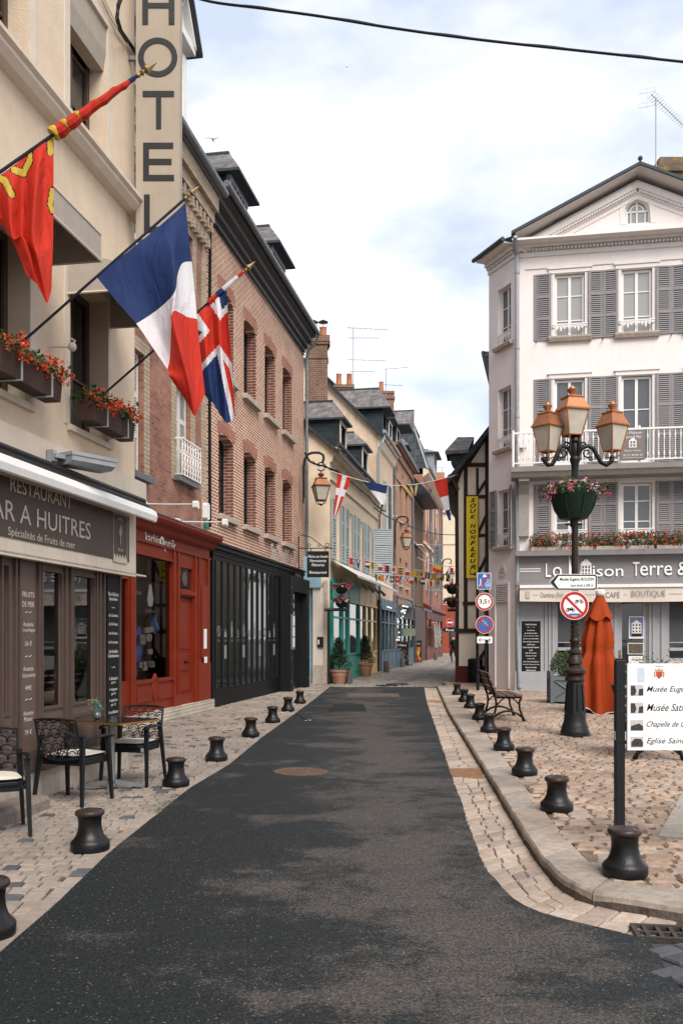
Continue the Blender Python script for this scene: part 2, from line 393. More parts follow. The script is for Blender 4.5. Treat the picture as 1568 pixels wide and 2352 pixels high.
kOut = xy([(1003,1574),(1030,1632),(1072,1697),(1137,1799),(1198,1898),(1237,1956),(1277,2000),(1308,2024),(1345,2038),(1413,2053),(1568,2077),(1800,2112)], PZ)
kOut = kOut + [(kOut[-1][0]+4, kOut[-1][1]-.9)]
kIn = xy([(1027,1574),(1075,1632),(1127,1697),(1201,1799),(1265,1880),(1302,1923),(1342,1968),(1385,2005),(1440,2025),(1568,2040),(1800,2066)], PZ)
kIn = kIn + [(kIn[-1][0]+4, kIn[-1][1]-.7)]

# base sheet to the horizon
SAND = mat('joint_sand', (.15,.112,.078), .95, .4, 5, .5, 90)
SANDD = mat('joint_dark', (.095,.075,.058), .95, .4, 5, .5, 90)
EARTH = mat('ground_base', (.16,.15,.14), .95, .3, .6, .3, 10)
struct(MB().quad((-400,-200,-.16),(400,-200,-.16),(400,800,-.16),(-400,800,-.16)).build('ground', EARTH))

def asphalt():
    m, t, b = _mat('asphalt'); n, l = t.nodes, t.links
    tc = n.new('ShaderNodeTexCoord')
    def noise(sc, det=8, ro=.6, scale=(1,1,1)):
        mp = n.new('ShaderNodeMapping'); mp.inputs['Scale'].default_value = scale; l.new(tc.outputs['Object'], mp.inputs[0])
        x = n.new('ShaderNodeTexNoise'); x.inputs['Scale'].default_value = sc; x.inputs['Detail'].default_value = det; x.inputs['Roughness'].default_value = ro
        l.new(mp.outputs[0], x.inputs['Vector']); return x.outputs['Fac']
    def ramp(src, a, b_, lo=0, hi=1):
        r = n.new('ShaderNodeMapRange'); r.inputs[1].default_value = a; r.inputs[2].default_value = b_; r.inputs[3].default_value = lo; r.inputs[4].default_value = hi
        l.new(src, r.inputs[0]); return r.outputs[0]
    def math_(op, a, b_):
        x = n.new('ShaderNodeMath'); x.operation = op; x.use_clamp = False
        for i, q in enumerate((a, b_)):
            if isinstance(q, (int, float)): x.inputs[i].default_value = q
            else: l.new(q, x.inputs[i])
        return x.outputs[0]
    big = noise(1.15, 12, .74, (.8,1.0,1)); grit = noise(48, 5, .9); fine = noise(95, 2, .6)
    spx = n.new('ShaderNodeSeparateXYZ'); l.new(tc.outputs['Object'], spx.inputs[0])
    # the worn, silted part of the carriageway lies right of its middle
    bias = ramp(math_('ABSOLUTE', math_('SUBTRACT', spx.outputs[0], .55), 0), 0, 1.5, .085, -.10)
    q = math_('ADD', math_('ADD', big, bias), math_('MULTIPLY', math_('SUBTRACT', grit, .5), .62))
    patch = ramp(q, .47, .565)
    mx = n.new('ShaderNodeMixRGB'); mx.inputs[1].default_value = (.0125,.0152,.0160,1); mx.inputs[2].default_value = (.062,.0555,.050,1); l.new(patch, mx.inputs[0])
    vo = n.new('ShaderNodeTexVoronoi'); vo.inputs['Scale'].default_value = 120; l.new(tc.outputs['Object'], vo.inputs['Vector'])
    sp = n.new('ShaderNodeSeparateColor'); l.new(vo.outputs['Color'], sp.inputs[0])
    agg = ramp(sp.outputs[0], .25, 1, .62, 1.75)
    s = n.new('ShaderNodeVectorMath'); s.operation = 'SCALE'; l.new(mx.outputs[0], s.inputs[0]); l.new(agg, s.inputs['Scale'])
    chips = ramp(sp.outputs[1], .985, .99, 0, .55)
    m2 = n.new('ShaderNodeMixRGB'); l.new(chips, m2.inputs[0]); l.new(s.outputs[0], m2.inputs[1]); m2.inputs[2].default_value = (.22,.2,.18,1)
    l.new(m2.outputs[0], b.inputs['Base Color'])
    l.new(ramp(patch, 0, 1, .62, .9), b.inputs['Roughness']); b.inputs['Specular IOR Level'].default_value = .22
    bp = n.new('ShaderNodeBump'); bp.inputs['Strength'].default_value = .55; bp.inputs['Distance'].default_value = .012
    h = math_('ADD', fine, math_('MULTIPLY', sp.outputs[2], .5)); l.new(h, bp.inputs['Height']); l.new(bp.outputs[0], b.inputs['Normal'])
    return m
ASPH = asphalt()
poly = leftE[::-1] + rightE
# ragged edge where the asphalt meets the setts
def ragged(pts, step=.12, amp=.012):
    out = []
    for i in range(len(pts)-1):
        a, b = Vector(pts[i]), Vector(pts[i+1]); k = max(1, int((b-a).length/step)); n = Vector((-(b-a).y, (b-a).x)).normalized()
        for j in range(k): out.append(tuple(a+(b-a)*j/k + n*random.uniform(-amp, amp)))
    out.append(pts[-1]); return out
from mathutils.geometry import tessellate_polygon
def sheet(pts, z0, z1, name, m_):
    mb = MB(); tri = tessellate_polygon([[Vector((p[0],p[1],0)) for p in pts]]); n = len(pts)
    vs = [(p[0],p[1],z1) for p in pts]+[(p[0],p[1],z0) for p in pts]
    fs = []
    for t in tri:
        a, b, c = [Vector(pts[i]) for i in t]
        if (b-a).cross(c-a) < 0: t = (t[0],t[2],t[1])
        fs.append(tuple(t))
    fs += [(i,i+n,(i+1)%n+n,(i+1)%n) for i in range(n)]
    mb.add(vs, fs); return struct(mb.build(name, m_))
rl = ragged(rightE[:12]) + rightE[12:]; ll = ragged(leftE[:9], .2, .006) + leftE[9:]
sheet(ll[::-1] + rl, -.1, 0.0, 'road', ASPH)

rp = [G(x,y,.005) for x,y in ((795,1601),(918,1601),(914,1593),(800,1592))]
struct(MB().quad(*[tuple(p) for p in rp]).build('road_patch', mat('old_patch', (.105,.088,.074), .9, .3, 6, .5, 80)))
rp = [G(x,y,.005) for x,y in ((752,1634),(842,1634),(835,1618),(765,1618))]
struct(MB().quad(*[tuple(p) for p in rp]).build('road_patch', mat('dark_patch', (.014,.016,.017), .8, .3, 6, .5, 80)))
cp = [G(x,y,.003) for x,y in ((679,1641),(690,1646),(697,1652),(710,1657))]; struct(MB().tube(cp, .012, 4).build('road_crack', mat('crack_tar', (.01,.01,.01), .8)))
def stones(mb, poly, org, ang, sx, sy, gap, z, h=.04, jit=.01, off=.5, inset=.012, tilt=.003, rnd=.15, minarea=True):
    ca, sa = math.cos(ang), math.sin(ang)
    loc = [((p[0]-org[0])*ca+(p[1]-org[1])*sa, -(p[0]-org[0])*sa+(p[1]-org[1])*ca) for p in poly]
    x0 = min(p[0] for p in loc); x1 = max(p[0] for p in loc); y0 = min(p[1] for p in loc); y1 = max(p[1] for p in loc)
    y = y0; row = 0
    while y < y1:
        hy = sy*random.uniform(1-rnd*.6, 1+rnd*.6); x = x0 + (off*sx if row % 2 else 0) - sx*random.random()*.3
        while x < x1:
            w = sx*random.uniform(1-rnd*1.6, 1+rnd*1.6); cx, cy = x+w/2, y+hy/2
            if inpoly((cx, cy), loc):
                g = gap/2; zz = z + random.uniform(-tilt, tilt)
                cs = [(x+g,y+g),(x+w-g,y+g),(x+w-g,y+hy-g),(x+g,y+hy-g)]
                cs = [(a+random.uniform(-jit,jit), b+random.uniform(-jit,jit)) for a, b in cs]
                top = [(a+(cx-a)*inset/(w/2), b+(cy-b)*inset/(hy/2)) for a, b in cs]
                vs = []
                for a, b in cs: vs.append((org[0]+a*ca-b*sa, org[1]+a*sa+b*ca, zz-h*.35))
                for a, b in top: vs.append((org[0]+a*ca-b*sa, org[1]+a*sa+b*ca, zz+random.uniform(-tilt,tilt)))
                for i in range(4): vs.append((vs[i][0], vs[i][1], zz-h))
                mb.add(vs, [(4,5,6,7)]+[(i,(i+1)%4,(i+1)%4+4,i+4) for i in range(4)]+[(i+8,(i+1)%4+8,(i+1)%4,i) for i in range(4)])
            x += w
        y += hy; row += 1

# left pavement -------------------------------------------------
FA = Facade(309, 11.26, vp=1140)          # cream hotel
FB = Facade(312, 16.39, vp=1140)          # red shop house
FC = Facade(476, 21.4, vp=1156)           # brick house
FD = Facade(757, 32.0, vp=1180)           # row further down the lane
PAV = stone('tan_pavers', [(0,(.235,.195,.165)),(.35,(.27,.225,.19)),(.7,(.30,.25,.212)),(.94,(.255,.215,.185)),(.955,(.10,.098,.10)),(1,(.08,.08,.085))], .85, .2)
wl = [tuple(FA.world(-16,-.3)[:2]), tuple(FA.world(.3,-.3)[:2]), tuple(FB.world(-3,-.4)[:2]), tuple(FC.world(0,.0)[:2]), tuple(FC.world(10,-.1)[:2]), (-.7,32.3)]
lpoly = [wl[0], wl[1], wl[2], wl[3], wl[4], wl[5]] + [(leftE[0][0], leftE[0][1])] + leftE[1:]
lp2 = [p for p in lpoly]
edge = ragged(leftE[:9], .2, .006)
sheet([(-14,-6),(-14,34),(leftE[0][0]+.02,33.5),(leftE[0][0],leftE[0][1])]+[(p[0]+.0,p[1]) for p in leftE[1:]], -.12, -.022, 'pavement_bed', SANDD)
inner = [(p[0]-.11, p[1]) for p in leftE[:10]]
m = MB(); stones(m, wl + inner, (0,0), R(4), .118, .148, .011, -.001, .03, .003, inset=.007, tilt=.003, rnd=.06)
struct(m.build('pavement', PAV))
# border course along the asphalt
m = MB()
for i in range(len(leftE)-3):
    a, b = Vector(leftE[i]), Vector(leftE[i+1]); L = (b-a).length; d = (b-a)/L; nn = Vector((d.y,-d.x))
    if nn.x > 0: nn = -nn
    k = int(L/.2)
    for j in range(k):
        q = a+d*(L*j/k+.004); q2 = a+d*(L*(j+1)/k-.004)
        w0, w1 = .006, .105
        vs = [q+nn*w0, q2+nn*w0, q2+nn*w1, q+nn*w1]; zz = random.uniform(-.002,.003)
        m.add([(v.x,v.y,-.03) for v in vs]+[(v.x,v.y,zz) for v in vs], [(4,5,6,7),(0,1,5,4),(1,2,6,5),(2,3,7,6),(3,0,4,7)])
struct(m.build('pavement_edge', PAV))

# right: gutter, kerb, plaza ------------------------------------
sheet([p for p in rightE[:12]] + [(4.5,4.3),(9,3.6),(9,6),(9,5.5)] + [(kOut[-1][0],kOut[-1][1])] + kOut[::-1][1:], -.14, GZ-.012, 'gutter_bed', SANDD)
PINK = [(0,(.29,.20,.15)),(.25,(.36,.265,.20)),(.5,(.41,.31,.235)),(.7,(.32,.225,.175)),(.85,(.35,.29,.24)),(1,(.26,.225,.20))]
SETT = stone('plaza_setts', PINK, .85, .35, stain=.35)
GUTS = stone('gutter_setts', [(0,(.34,.27,.215)),(.5,(.42,.34,.28)),(.8,(.33,.255,.2)),(1,(.27,.22,.19))], .8, .25)
def lerp_line(pts, n):
    L = [0]
    for i in range(1,len(pts)): L.append(L[-1]+(Vector(pts[i])-Vector(pts[i-1])).length)
    out = []
    for k in range(n+1):
        t = L[-1]*k/n; i = 0
        while i < len(L)-2 and L[i+1] < t: i += 1
        f = (t-L[i])/max(1e-9, L[i+1]-L[i]); out.append(Vector(pts[i]).lerp(Vector(pts[i+1]), f))
    return out
gout = [p for p in rightE[:12]]; gin = [p for p in kOut[:11]]
m = MB(); rows = 150
A_, B_ = lerp_line(gout, rows), lerp_line(gin[:-1] + [(gin[-1][0]*.9+gin[-2][0]*.1, gin[-1][1])], rows)
# match by arclength of the kerb so courses stay square to it
A_ = lerp_line(gout, rows); 
for i in range(rows):
    cuts = [0]; 
    wid = (A_[i]-B_[i]).length; k = max(2, int(round(wid/.21)))
    cuts = [0]+[min(.97,max(.03,(c+1)/k+random.uniform(-.06,.06))) for c in range(k-1)]+[1]
    for c in range(k):
        q = [A_[i].lerp(B_[i],cuts[c]), A_[i].lerp(B_[i],cuts[c+1]), A_[i+1].lerp(B_[i+1],cuts[c+1]), A_[i+1].lerp(B_[i+1],cuts[c])]
        ce = (q[0]+q[1]+q[2]+q[3])/4; g = .012/wid
        q = [ce+(v-ce)*(1-.06) + Vector((random.uniform(-.005,.005),random.uniform(-.005,.005))) for v in q]
        t = [ce+(v-ce)*(1-.13) for v in q]; zz = GZ+.012+ (.02*(1-(cuts[c]+cuts[c+1])/2))+random.uniform(-.004,.004)
        m.add([(v.x,v.y,zz-.05) for v in q]+[(v.x,v.y,zz-.012) for v in q]+[(v.x,v.y,zz+random.uniform(-.002,.002)) for v in t],
              [(8,9,10,11)]+[(j+4,(j+1)%4+4,(j+1)%4+8,j+8) for j in range(4)]+[(j,(j+1)%4,(j+1)%4+4,j+4) for j in range(4)])
def fixnorm(m):
    # make every top face point up
    nf = []
    for f in m.f:
        a, b, c = [Vector(m.v[i]) for i in f[:3]]; nrm = (b-a).cross(c-a)
        nf.append(tuple(reversed(f)) if nrm.z < -1e-9 and abs(nrm.z) > .5*nrm.length else f)
    m.f = nf
fixnorm(m); struct(m.build('gutter', GUTS))
# kerb of long granite blocks with worn arrises
KERB = stone('kerb_granite', [(0,(.31,.25,.20)),(.5,(.36,.30,.25)),(1,(.28,.24,.205))], .8, .3, 22, stain=.45)
m = MB(); K = 34; A_, B_ = lerp_line(kOut, K*6), lerp_line(kIn, K*6)
for k in range(K):
    a = [A_[k*6+j] for j in range(7)]; b = [B_[k*6+j] for j in range(7)]
    # shrink ends for the joint
    a[0] = a[0].lerp(a[1],.03); a[6] = a[6].lerp(a[5],.03); b[0] = b[0].lerp(b[1],.03); b[6] = b[6].lerp(b[5],.03)
    zz = PZ+random.uniform(-.006,.006); prof = []
    for j in range(7):
        o_ = (a[j]-b[j]).normalized(); e = random.uniform(0,.006)
        e2 = .02 if j in (0,6) else 0
        prof.append([(a[j]+o_*(.010+e),GZ-.08),(a[j]+o_*(.004+e),zz-.05-e2),(a[j]+o_*(-.002+e),zz-.016-e-e2*.6),(a[j]-o_*(.016+e),zz-.002-e2*.5),(b[j]+o_*.015,zz-e2*.3),(b[j],zz-.02),(b[j],GZ-.08)])
    n = 7
    vs = [(p.x,p.y,z) for row in prof for p, z in row]
    fs = [(j*n+i, j*n+i+1, (j+1)*n+i+1, (j+1)*n+i) for j in range(6) for i in range(n-1)]
    fs += [tuple(range(n)), tuple(6*n+i for i in range(n-1,-1,-1))]
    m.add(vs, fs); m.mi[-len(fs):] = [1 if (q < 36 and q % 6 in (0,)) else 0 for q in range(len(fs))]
KERB_FRONT = mat('dark_granite', (.105,.085,.07), .9, .45, 6, .6, 30)  # darker granite tone for the vertical front faces of the kerb
struct(m.build('kerb', [KERB, KERB_FRONT]))
# plaza bed and setts
ppoly = [(p[0]+.01,p[1]) for p in kIn] + [(kIn[-1][0]+7, kIn[-1][1]-1.2), (15, 28), (3.45, 31.6)]
sheet(ppoly, -.12, PZ-.016, 'plaza_bed', SAND)
m = MB()
stones(m, ppoly[:-2]+[(13.5,27),(3.6,31.6)], (0,0), R(-5), .175, .125, .018, PZ, .045, .010, inset=.017, tilt=.005, rnd=.22)
fixnorm(m); struct(m.build('plaza', SETT))
# granite slab path at the right
SLAB = stone('path_slabs', [(0,(.30,.265,.225)),(1,(.36,.32,.27))], .85, .25)
q = [G(1511,1922,PZ), G(1600,1762,PZ)]; m = MB(); d = (q[1]-q[0]).normalized(); nn = Vector((d.y,-d.x,0))
for k in range(6):
    a = q[0]+d*(k*.95); b = a+d*.94
    vs = [a, a+nn*1.25, b+nn*1.25, b]
    m.add([(v.x,v.y,PZ-.03) for v in vs]+[(v.x,v.y,PZ+.008) for v in vs], [(4,5,6,7),(0,1,5,4),(1,2,6,5),(2,3,7,6),(3,0,4,7)])
fixnorm(m); struct(m.build('path', SLAB))
# slate-grey setts of the crossing at bottom right
gs = [rightE[11],rightE[12],rightE[13],rightE[14],(3.4,1.5),(7,1.5),(7,4.2),(4.0,4.55)]
GREY = stone('grey_setts', [(0,(.045,.05,.058)),(.6,(.065,.07,.08)),(1,(.085,.088,.095))], .75, .2)
sheet(gs, -.1, -.02, 'crossing_bed', mat('dark_joint', (.05,.05,.05), .9))
m = MB(); stones(m, gs, (0,0), R(28), .20, .115, .012, 0, .03, .004, inset=.01, tilt=.003, rnd=.1); fixnorm(m); struct(m.build('crossing', GREY))
# cobbled lane beyond the asphalt
COB = stone('lane_setts', [(0,(.14,.12,.105)),(.4,(.21,.175,.15)),(.8,(.26,.22,.185)),(1,(.13,.12,.115))], .6, .3, spec=.6)
lane = [(-1.6,30.55),(3.2,30.5),(3.9,31.4),(4.3,32.6),(6.2,45),(9.2,60),(14,80),(16,110),(4,110),(4,70),(FD.world(26).x-.2,FD.world(26).y),(-.6,31.6)]
lane = [(leftE[0][0],leftE[0][1]),(rightE[0][0],rightE[0][1]),(4.0,31.0),(12,31.2),(16,60),(24,110),(6,110),tuple(FD.world(47,-.3)[:2]),tuple(FD.world(0,-.3)[:2]),(-1.8,31.4)]
sheet(lane, -.12, -.02, 'lane_bed', mat('lane_joint', (.12,.105,.09), .95, .3))
m = MB(); stones(m, [p for p in lane], (0,0), R(3), .19, .15, .02, 0, .04, .012, inset=.02, tilt=.009, rnd=.25); fixnorm(m); struct(m.build('lane', COB))
# drain channel of long flat stones winding down the lane
m = MB(); pts = [G(x,y) for x,y in ((905,1574),(950,1556),(990,1542),(1030,1528),(1050,1519))]; pts = [Vector((p.x,p.y)) for p in pts]
LL = lerp_line(pts, 90)
for i in range(90):
    a, b = LL[i], LL[i+1]; d = (b-a).normalized(); nn = Vector((-d.y,d.x))
    for s_ in (-1,0):
        vs = [a+nn*.22*s_+d*.012, b+nn*.22*s_, b+nn*.22*(s_+1)-nn*.012, a+nn*.22*(s_+1)+d*.012-nn*.012]
        m.add([(v.x,v.y,.002) for v in vs]+[(v.x,v.y,.014) for v in vs], [(4,5,6,7),(0,1,5,4),(1,2,6,5),(2,3,7,6),(3,0,4,7)])
fixnorm(m); struct(m.build('lane_channel', stone('channel_stone', [(0,(.15,.14,.13)),(1,(.2,.18,.165))], .6)))

# ironwork in the ground
RUST = mat('cast_rusty', (.13,.088,.062), .7, .4, 14, .4, 40, metal=.2)
c = G(690,1773.5); t = thing('manhole_cover', 'round rusty cast iron manhole cover set in the asphalt', 'manhole cover', (c.x,c.y,.004))
m = MB(); m.lathe([(.325,-.01),(.325,.006),(.30,.008),(.298,.003)], 36); m.build('rim', RUST, t)
m = MB(); m.lathe([(.292,-.01),(.292,.002)], 36)
for i in range(-6,7):
    for j in range(-6,7):
        if math.hypot(i,j) < 6.3: m.box(i*.042-.014,i*.042+.014,j*.042-.008,j*.042+.008,.002,.008) if (i+j)%2 else m.box(i*.042-.008,i*.042+.008,j*.042-.014,j*.042+.014,.002,.008)
m.build('lid', RUST, t)
def grate(name, label, c, w, d, rot, mt, nx=10, ny=2, group=None):
    t = thing(name, label, 'drain', (c.x,c.y,c.z), rot, group=group)
    m = MB(); b = .025
    m.box(-w/2,w/2,-d/2,-d/2+b,-.02,.012); m.box(-w/2,w/2,d/2-b,d/2,-.02,.012); m.box(-w/2,-w/2+b,-d/2+b,d/2-b,-.02,.012); m.box(w/2-b,w/2,-d/2+b,d/2-b,-.02,.012)
    m.build('frame', mt, t)
    m = MB()
    for i in range(1,nx): x = -w/2+w*i/nx; m.box(x-.011,x+.011,-d/2+b,d/2-b,-.01,.008)
    for i in range(1,ny): y = -d/2+d*i/ny; m.box(-w/2+b,w/2-b,y-.012,y+.012,-.012,.0075)
    m.build('bars', mt, t)
    MB().box(-w/2+b,w/2-b,-d/2+b,d/2-b,-.018,-.013).build('pit', BLKM, t)
    return t
IRON = mat('drain_iron', (.06,.052,.045), .6, .3, 9, .3, metal=.3)
c = G(1545,2147,-.02); c.z = -.015; grate('drain_grate', 'heavy iron drain grate in the gutter at the kerb corner', c, .42, .24, R(-8), IRON, 6, 2)
c = G(863,1607); c.z = .005; grate('drain_grate', 'wide slotted drain across the far end of the asphalt', c, 1.05, .3, 0, IRON, 26, 1)
c = G(888,1576); c.z = .02; grate('drain_grate', 'square iron grate among cobbles, left one of the pair', c, .62, .5, R(20), IRON, 12, 2)
c = G(913,1573); c.z = .02; grate('drain_grate', 'square iron grate among cobbles, right one of the pair', c, .62, .5, R(20), IRON, 12, 2)
WOODP = mat('rusty_plate', (.27,.155,.085), .75, .3, 20, .3)
q = [G(1029,1766,GZ+.03),G(1102,1766,GZ+.03),G(1110,1786,GZ+.03),G(1037,1786,GZ+.03)]
m = MB(); m.add([(v.x,v.y,GZ+.0) for v in q]+[(v.x,v.y,GZ+.032) for v in q], [(4,5,6,7),(0,1,5,4),(1,2,6,5),(2,3,7,6),(3,0,4,7)])
a, b = q[0], q[3]
for k in range(22):
    f = (k+.5)/22; p0 = q[0].lerp(q[1],f); p1 = q[3].lerp(q[2],f); m.tube([(p0.x,p0.y,GZ+.032),(p1.x,p1.y,GZ+.032)], .006, 4)
fixnorm(m); tag(m.build('gutter_plate', WOODP), 'rust brown ribbed plate lying across the paved gutter', 'drain cover')
m = MB()
q = [G(979,1609,GZ+.03),G(1018,1609,GZ+.03),G(1021,1614,GZ+.03),G(980,1614,GZ+.03)]
m.add([(v.x,v.y,GZ+.0) for v in q]+[(v.x,v.y,GZ+.032) for v in q], [(4,5,6,7),(0,1,5,4),(1,2,6,5),(2,3,7,6),(3,0,4,7)])
fixnorm(m); tag(m.build('gutter_plate', WOODP), 'small brown plate across the gutter at its far end', 'drain cover')
# spilt white paint marks by the last bollards on the left
m = MB()
for (a, b, w) in (((640,1640),(668,1634),.03),((672,1618),(688,1614),.03),((690,1590),(735,1592),.05),((700,1584),(735,1586),.04),((700,1656),(714,1655),.025)):
    p, q = G(*a), G(*b); n = 9
    for i in range(n):
        c0 = p.lerp(q, i/n); c1 = p.lerp(q, (i+1)/n); w_ = w*random.uniform(.6,1.6)
        m.add([(c0.x,c0.y-w_*2,.006),(c1.x,c1.y-w_*2,.006),(c1.x,c1.y+w_*2,.006),(c0.x,c0.y+w_*2,.006)], [(0,1,2,3)])
fixnorm(m); struct(m.build('road_marking', mat('worn_white', (.5,.49,.47), .8, .3, 20)))
# moss and weeds in the joints
m = MB()
for (px,py,n,s_) in ((372,1860,120,.16),(390,1845,120,.16),(410,1828,80,.1)):
    c = G(px,py); leaves(m, n, lambda c=c,s_=s_: (c.x+random.gauss(0,.025)-.02, c.y+random.gauss(0,s_*.7), .002+random.random()*.008), (.003,.008))
o = m.build('moss', LEAFB); tag(o, 'green moss growing at the edge of the pavement', 'moss'); o['kind'] = 'stuff'
m = MB()
for (px,py,n) in ((1170,1643,60),(1155,1645,50),(1185,1640,40),(1355,1689,30),(1455,1800,20),(1484,1877,16),(1541,1855,30),(1567,1815,20),(1463,1758,12),(1405,1755,10)):
    c = G(px,py,PZ); leaves(m, n, lambda c=c: (c.x+random.gauss(0,.03), c.y+random.gauss(0,.05), PZ+random.random()*.02), (.006,.014), 3)
for (px,py) in ((1075,1765),(1500,2165)):
    c = G(px,py,GZ)
o = m.build('weeds', [LEAFA,LEAFB,LEAFC]); tag(o, 'small green weeds growing between the plaza setts', 'weeds'); o['kind'] = 'stuff'

# ================================================================== LEFT ROW
# ---- A: cream hotel with the restaurant ---------------------------
F = FA
PLAS = mat('beige_render', (.63,.51,.385), .9, .10, 2.5, .35, 70, streak=.22, dirt=(.36,.27,.19))
PLASL = mat('light_trim', (.60,.52,.43), .85, .10, 3, .2, 60, streak=.25)
BROWNW = mat('window_brown', (.085,.055,.042), .45, .2, 6, .1)
SHOPBR = mat('taupe_paint', (.112,.078,.064), .5, .12, 5, .1)
SHOPBD = mat('taupe_dark', (.085,.058,.048), .5, .12, 5, .1)
A = fthing('hotel', 'cream rendered hotel with a taupe restaurant front at far left', 'building', F)
u_w2 = (F.u(159), F.u(247)); pitch = u_w2[1]-F.u(67)
wins = []
for k in range(6):
    a, b = u_w2[0]-pitch*k, u_w2[1]-pitch*k
    wins.append((a,b,3.82,5.45)); wins.append((a,b,6.9,8.6)); wins.append((a,b,9.75,11.2))
ul, ur = -15.0, 0.0
m = MB(); wall(m, ul, ur, 2.35, 12.4, wins, .30); shell(m, ul, ur, 2.35, 12.4, 0, 7); shell(m, ul, F.u(276,-.08), 0, 2.35, .08, 7); m.quad((ul,7,2.349),(ur,7,2.349),(ur,0,2.349),(ul,0,2.349))
m.quad((ul,.3,2.35),(ur,.3,2.35),(ur,.001,2.35),(ul,.001,2.35))
m.build('wall', PLAS, A)
m = MB()     # string courses
m.prismx([(0,6.72),(-.10,6.74),(-.16,6.80),(-.16,6.84),(-.20,6.86),(-.20,6.90),(0,6.93)], ul, ur+.12)
m.build('string_course', PLASL, A)
m = MB(); m.box(ul, ur+.16, -.09, .0, 3.28, 3.52); m.build('fascia_band', PLASL, A)
for a,b,c,d in wins:
    o = window(A, a, b, c, d, .22, BROWNW, GLASS, 2, (.36,.68) if c > 4 else (.4,), .07)
    m = MB(); m.prismz([(a-.12,-.012),(a-.12,0),(a,0),(a,-.012)][::-1], c, d+.1); m.box(b,b+.12,-.012,0,c,d+.1); m.box(a,b,-.012,0,d+.002,d+.1); m.build('surround', PLASL, o)
    if c < 4.2:
        m = MB(); m.box(a-.06,b+.06,-.05,.22,c-.06,c); m.build('sill', PLASL, o)
m = MB().box(ul-.3, ur+.3, -.5, 7.2, 12.4, 12.75); m.build('eave', PLASL, A)
m = MB(); m.prismx([(-.4,12.75),(7.2,12.75),(4,16.5),(2.6,16.5)], ul, ur); m.build('roof', SLATE, A)
CANV = mat('taupe_canvas', (.36,.315,.265), .85, .1, 8, .2, 90); CANVD = mat('taupe_canvas_side', (.30,.26,.215), .85, .1)
for k in range(2):    # fixed blinds over the first-floor windows
    a, b = F.u(159)-pitch*k-.06, F.u(247)-pitch*k+.06
    m = MB(); m.add([(a,0,5.62),(b,0,5.62),(b,-.7,5.42),(a,-.7,5.42)], [(0,3,2,1)])
    m.prismx([(-.70,5.17),(-.70,5.42),(-.685,5.42),(-.685,5.17)], a, b)
    m.prismx([(0,5.17),(-.685,5.17),(-.685,5.42),(0,5.62)], a, a+.012); m.prismx([(0,5.17),(-.685,5.17),(-.685,5.42),(0,5.62)], b-.012, b)
    o = m.build('blind', CANV, A)
    m = MB(); m.tube([(a,-.70,5.17),(b,-.70,5.17)], .013, 6); m.tube([(a,-.70,5.42),(b,-.70,5.42)], .010, 6)
    m.tube([(a,0,5.17),(a,-.7,5.17)], .012, 5); m.tube([(b,0,5.17),(b,-.7,5.17)], .012, 5); m.build('rail', PLASL, o)
a, b = u_w2      # rolled blind in the upper window with its printed panel
for k in range(2):
    a_, b_ = a-pitch*k, b-pitch*k
    m = MB(); m.prismx([(.19,8.6),(.02,8.6),(.02,8.3),(.05,8.1),(.19,8.1)], a_+.002, b_-.002); m.build('blind', CANV, A)
# restaurant front (recessed 0.08)
y0 = .08
def zA(py, px=269, w=-.08): return F.z(px, py, w)
m = MB(); m.box(ul, 0, y0, .3, 0, .28); m.build('plinth', STONEW, A)
m = MB()
def UA(px): return F.u(px, -.08)
gl = [(UA(94),UA(140)), (UA(168),UA(214))]; gz0, gz1 = F.z(94,1626,-.08), F.z(94,1311,-.08)
gl2 = [(UA(-16),UA(17)),(UA(-70),UA(-28))]
zt = 2.36
holes = [(a,b,gz0,gz1) for a,b in gl] + [(a,b,gz0,gz1) for a,b in gl2]
wall(m, ul, UA(276), .28, zt, holes, .05, y0); m.quad((UA(276),y0,.28),(UA(276),.3,.28),(UA(276),.3,zt),(UA(276),y0,zt))
m.build('shopfront', SHOPBR, A)
m = MB()
for px in (0, 32, 42, 86, 92, 147, 160, 219, 226, 236, 272):     # mouldings and posts
    m.box(UA(px)-.018, UA(px)+.018, y0-.03, y0, .28, zt)
m.box(UA(46)-.02, UA(83)+.02, y0-.025, y0, .30, .50); m.box(UA(238), UA(275), y0-.03, y0, .28, .46)
for a,b in gl+gl2:
    m.box(a-.03,a,y0-.015,y0,gz0-.03,gz1+.03); m.box(b,b+.03,y0-.015,y0,gz0-.03,gz1+.03); m.box(a,b,y0-.015,y0,gz0-.03,gz0); m.box(a,b,y0-.015,y0,gz1,gz1+.03)
    m.box(a-.02,b+.02,y0-.012,y0,.42,.46); m.box(a-.02,b+.02,y0-.012,y0,gz0-.16,gz0-.12); m.box(a-.02,a+.01,y0-.012,y0,.46,gz0-.16); m.box(b-.01,b+.02,y0-.012,y0,.46,gz0-.16)
m.build('moulding', SHOPBD, A)
m = MB(); m.prismx([(y0-.05,.28),(y0-.05,.34),(y0-.02,.38),(y0,.38),(y0,.28)], UA(88), UA(235)); m.build('bottom_rail', SHOPBD, A)
CG = clearglass('restaurant_glass', (.85,.87,.87), .07)
for a,b in gl+gl2:
    MB().quad((a,y0+.03,gz0),(b,y0+.03,gz0),(b,y0+.03,gz1),(a,y0+.03,gz1)).build('shop_window', CG, A)
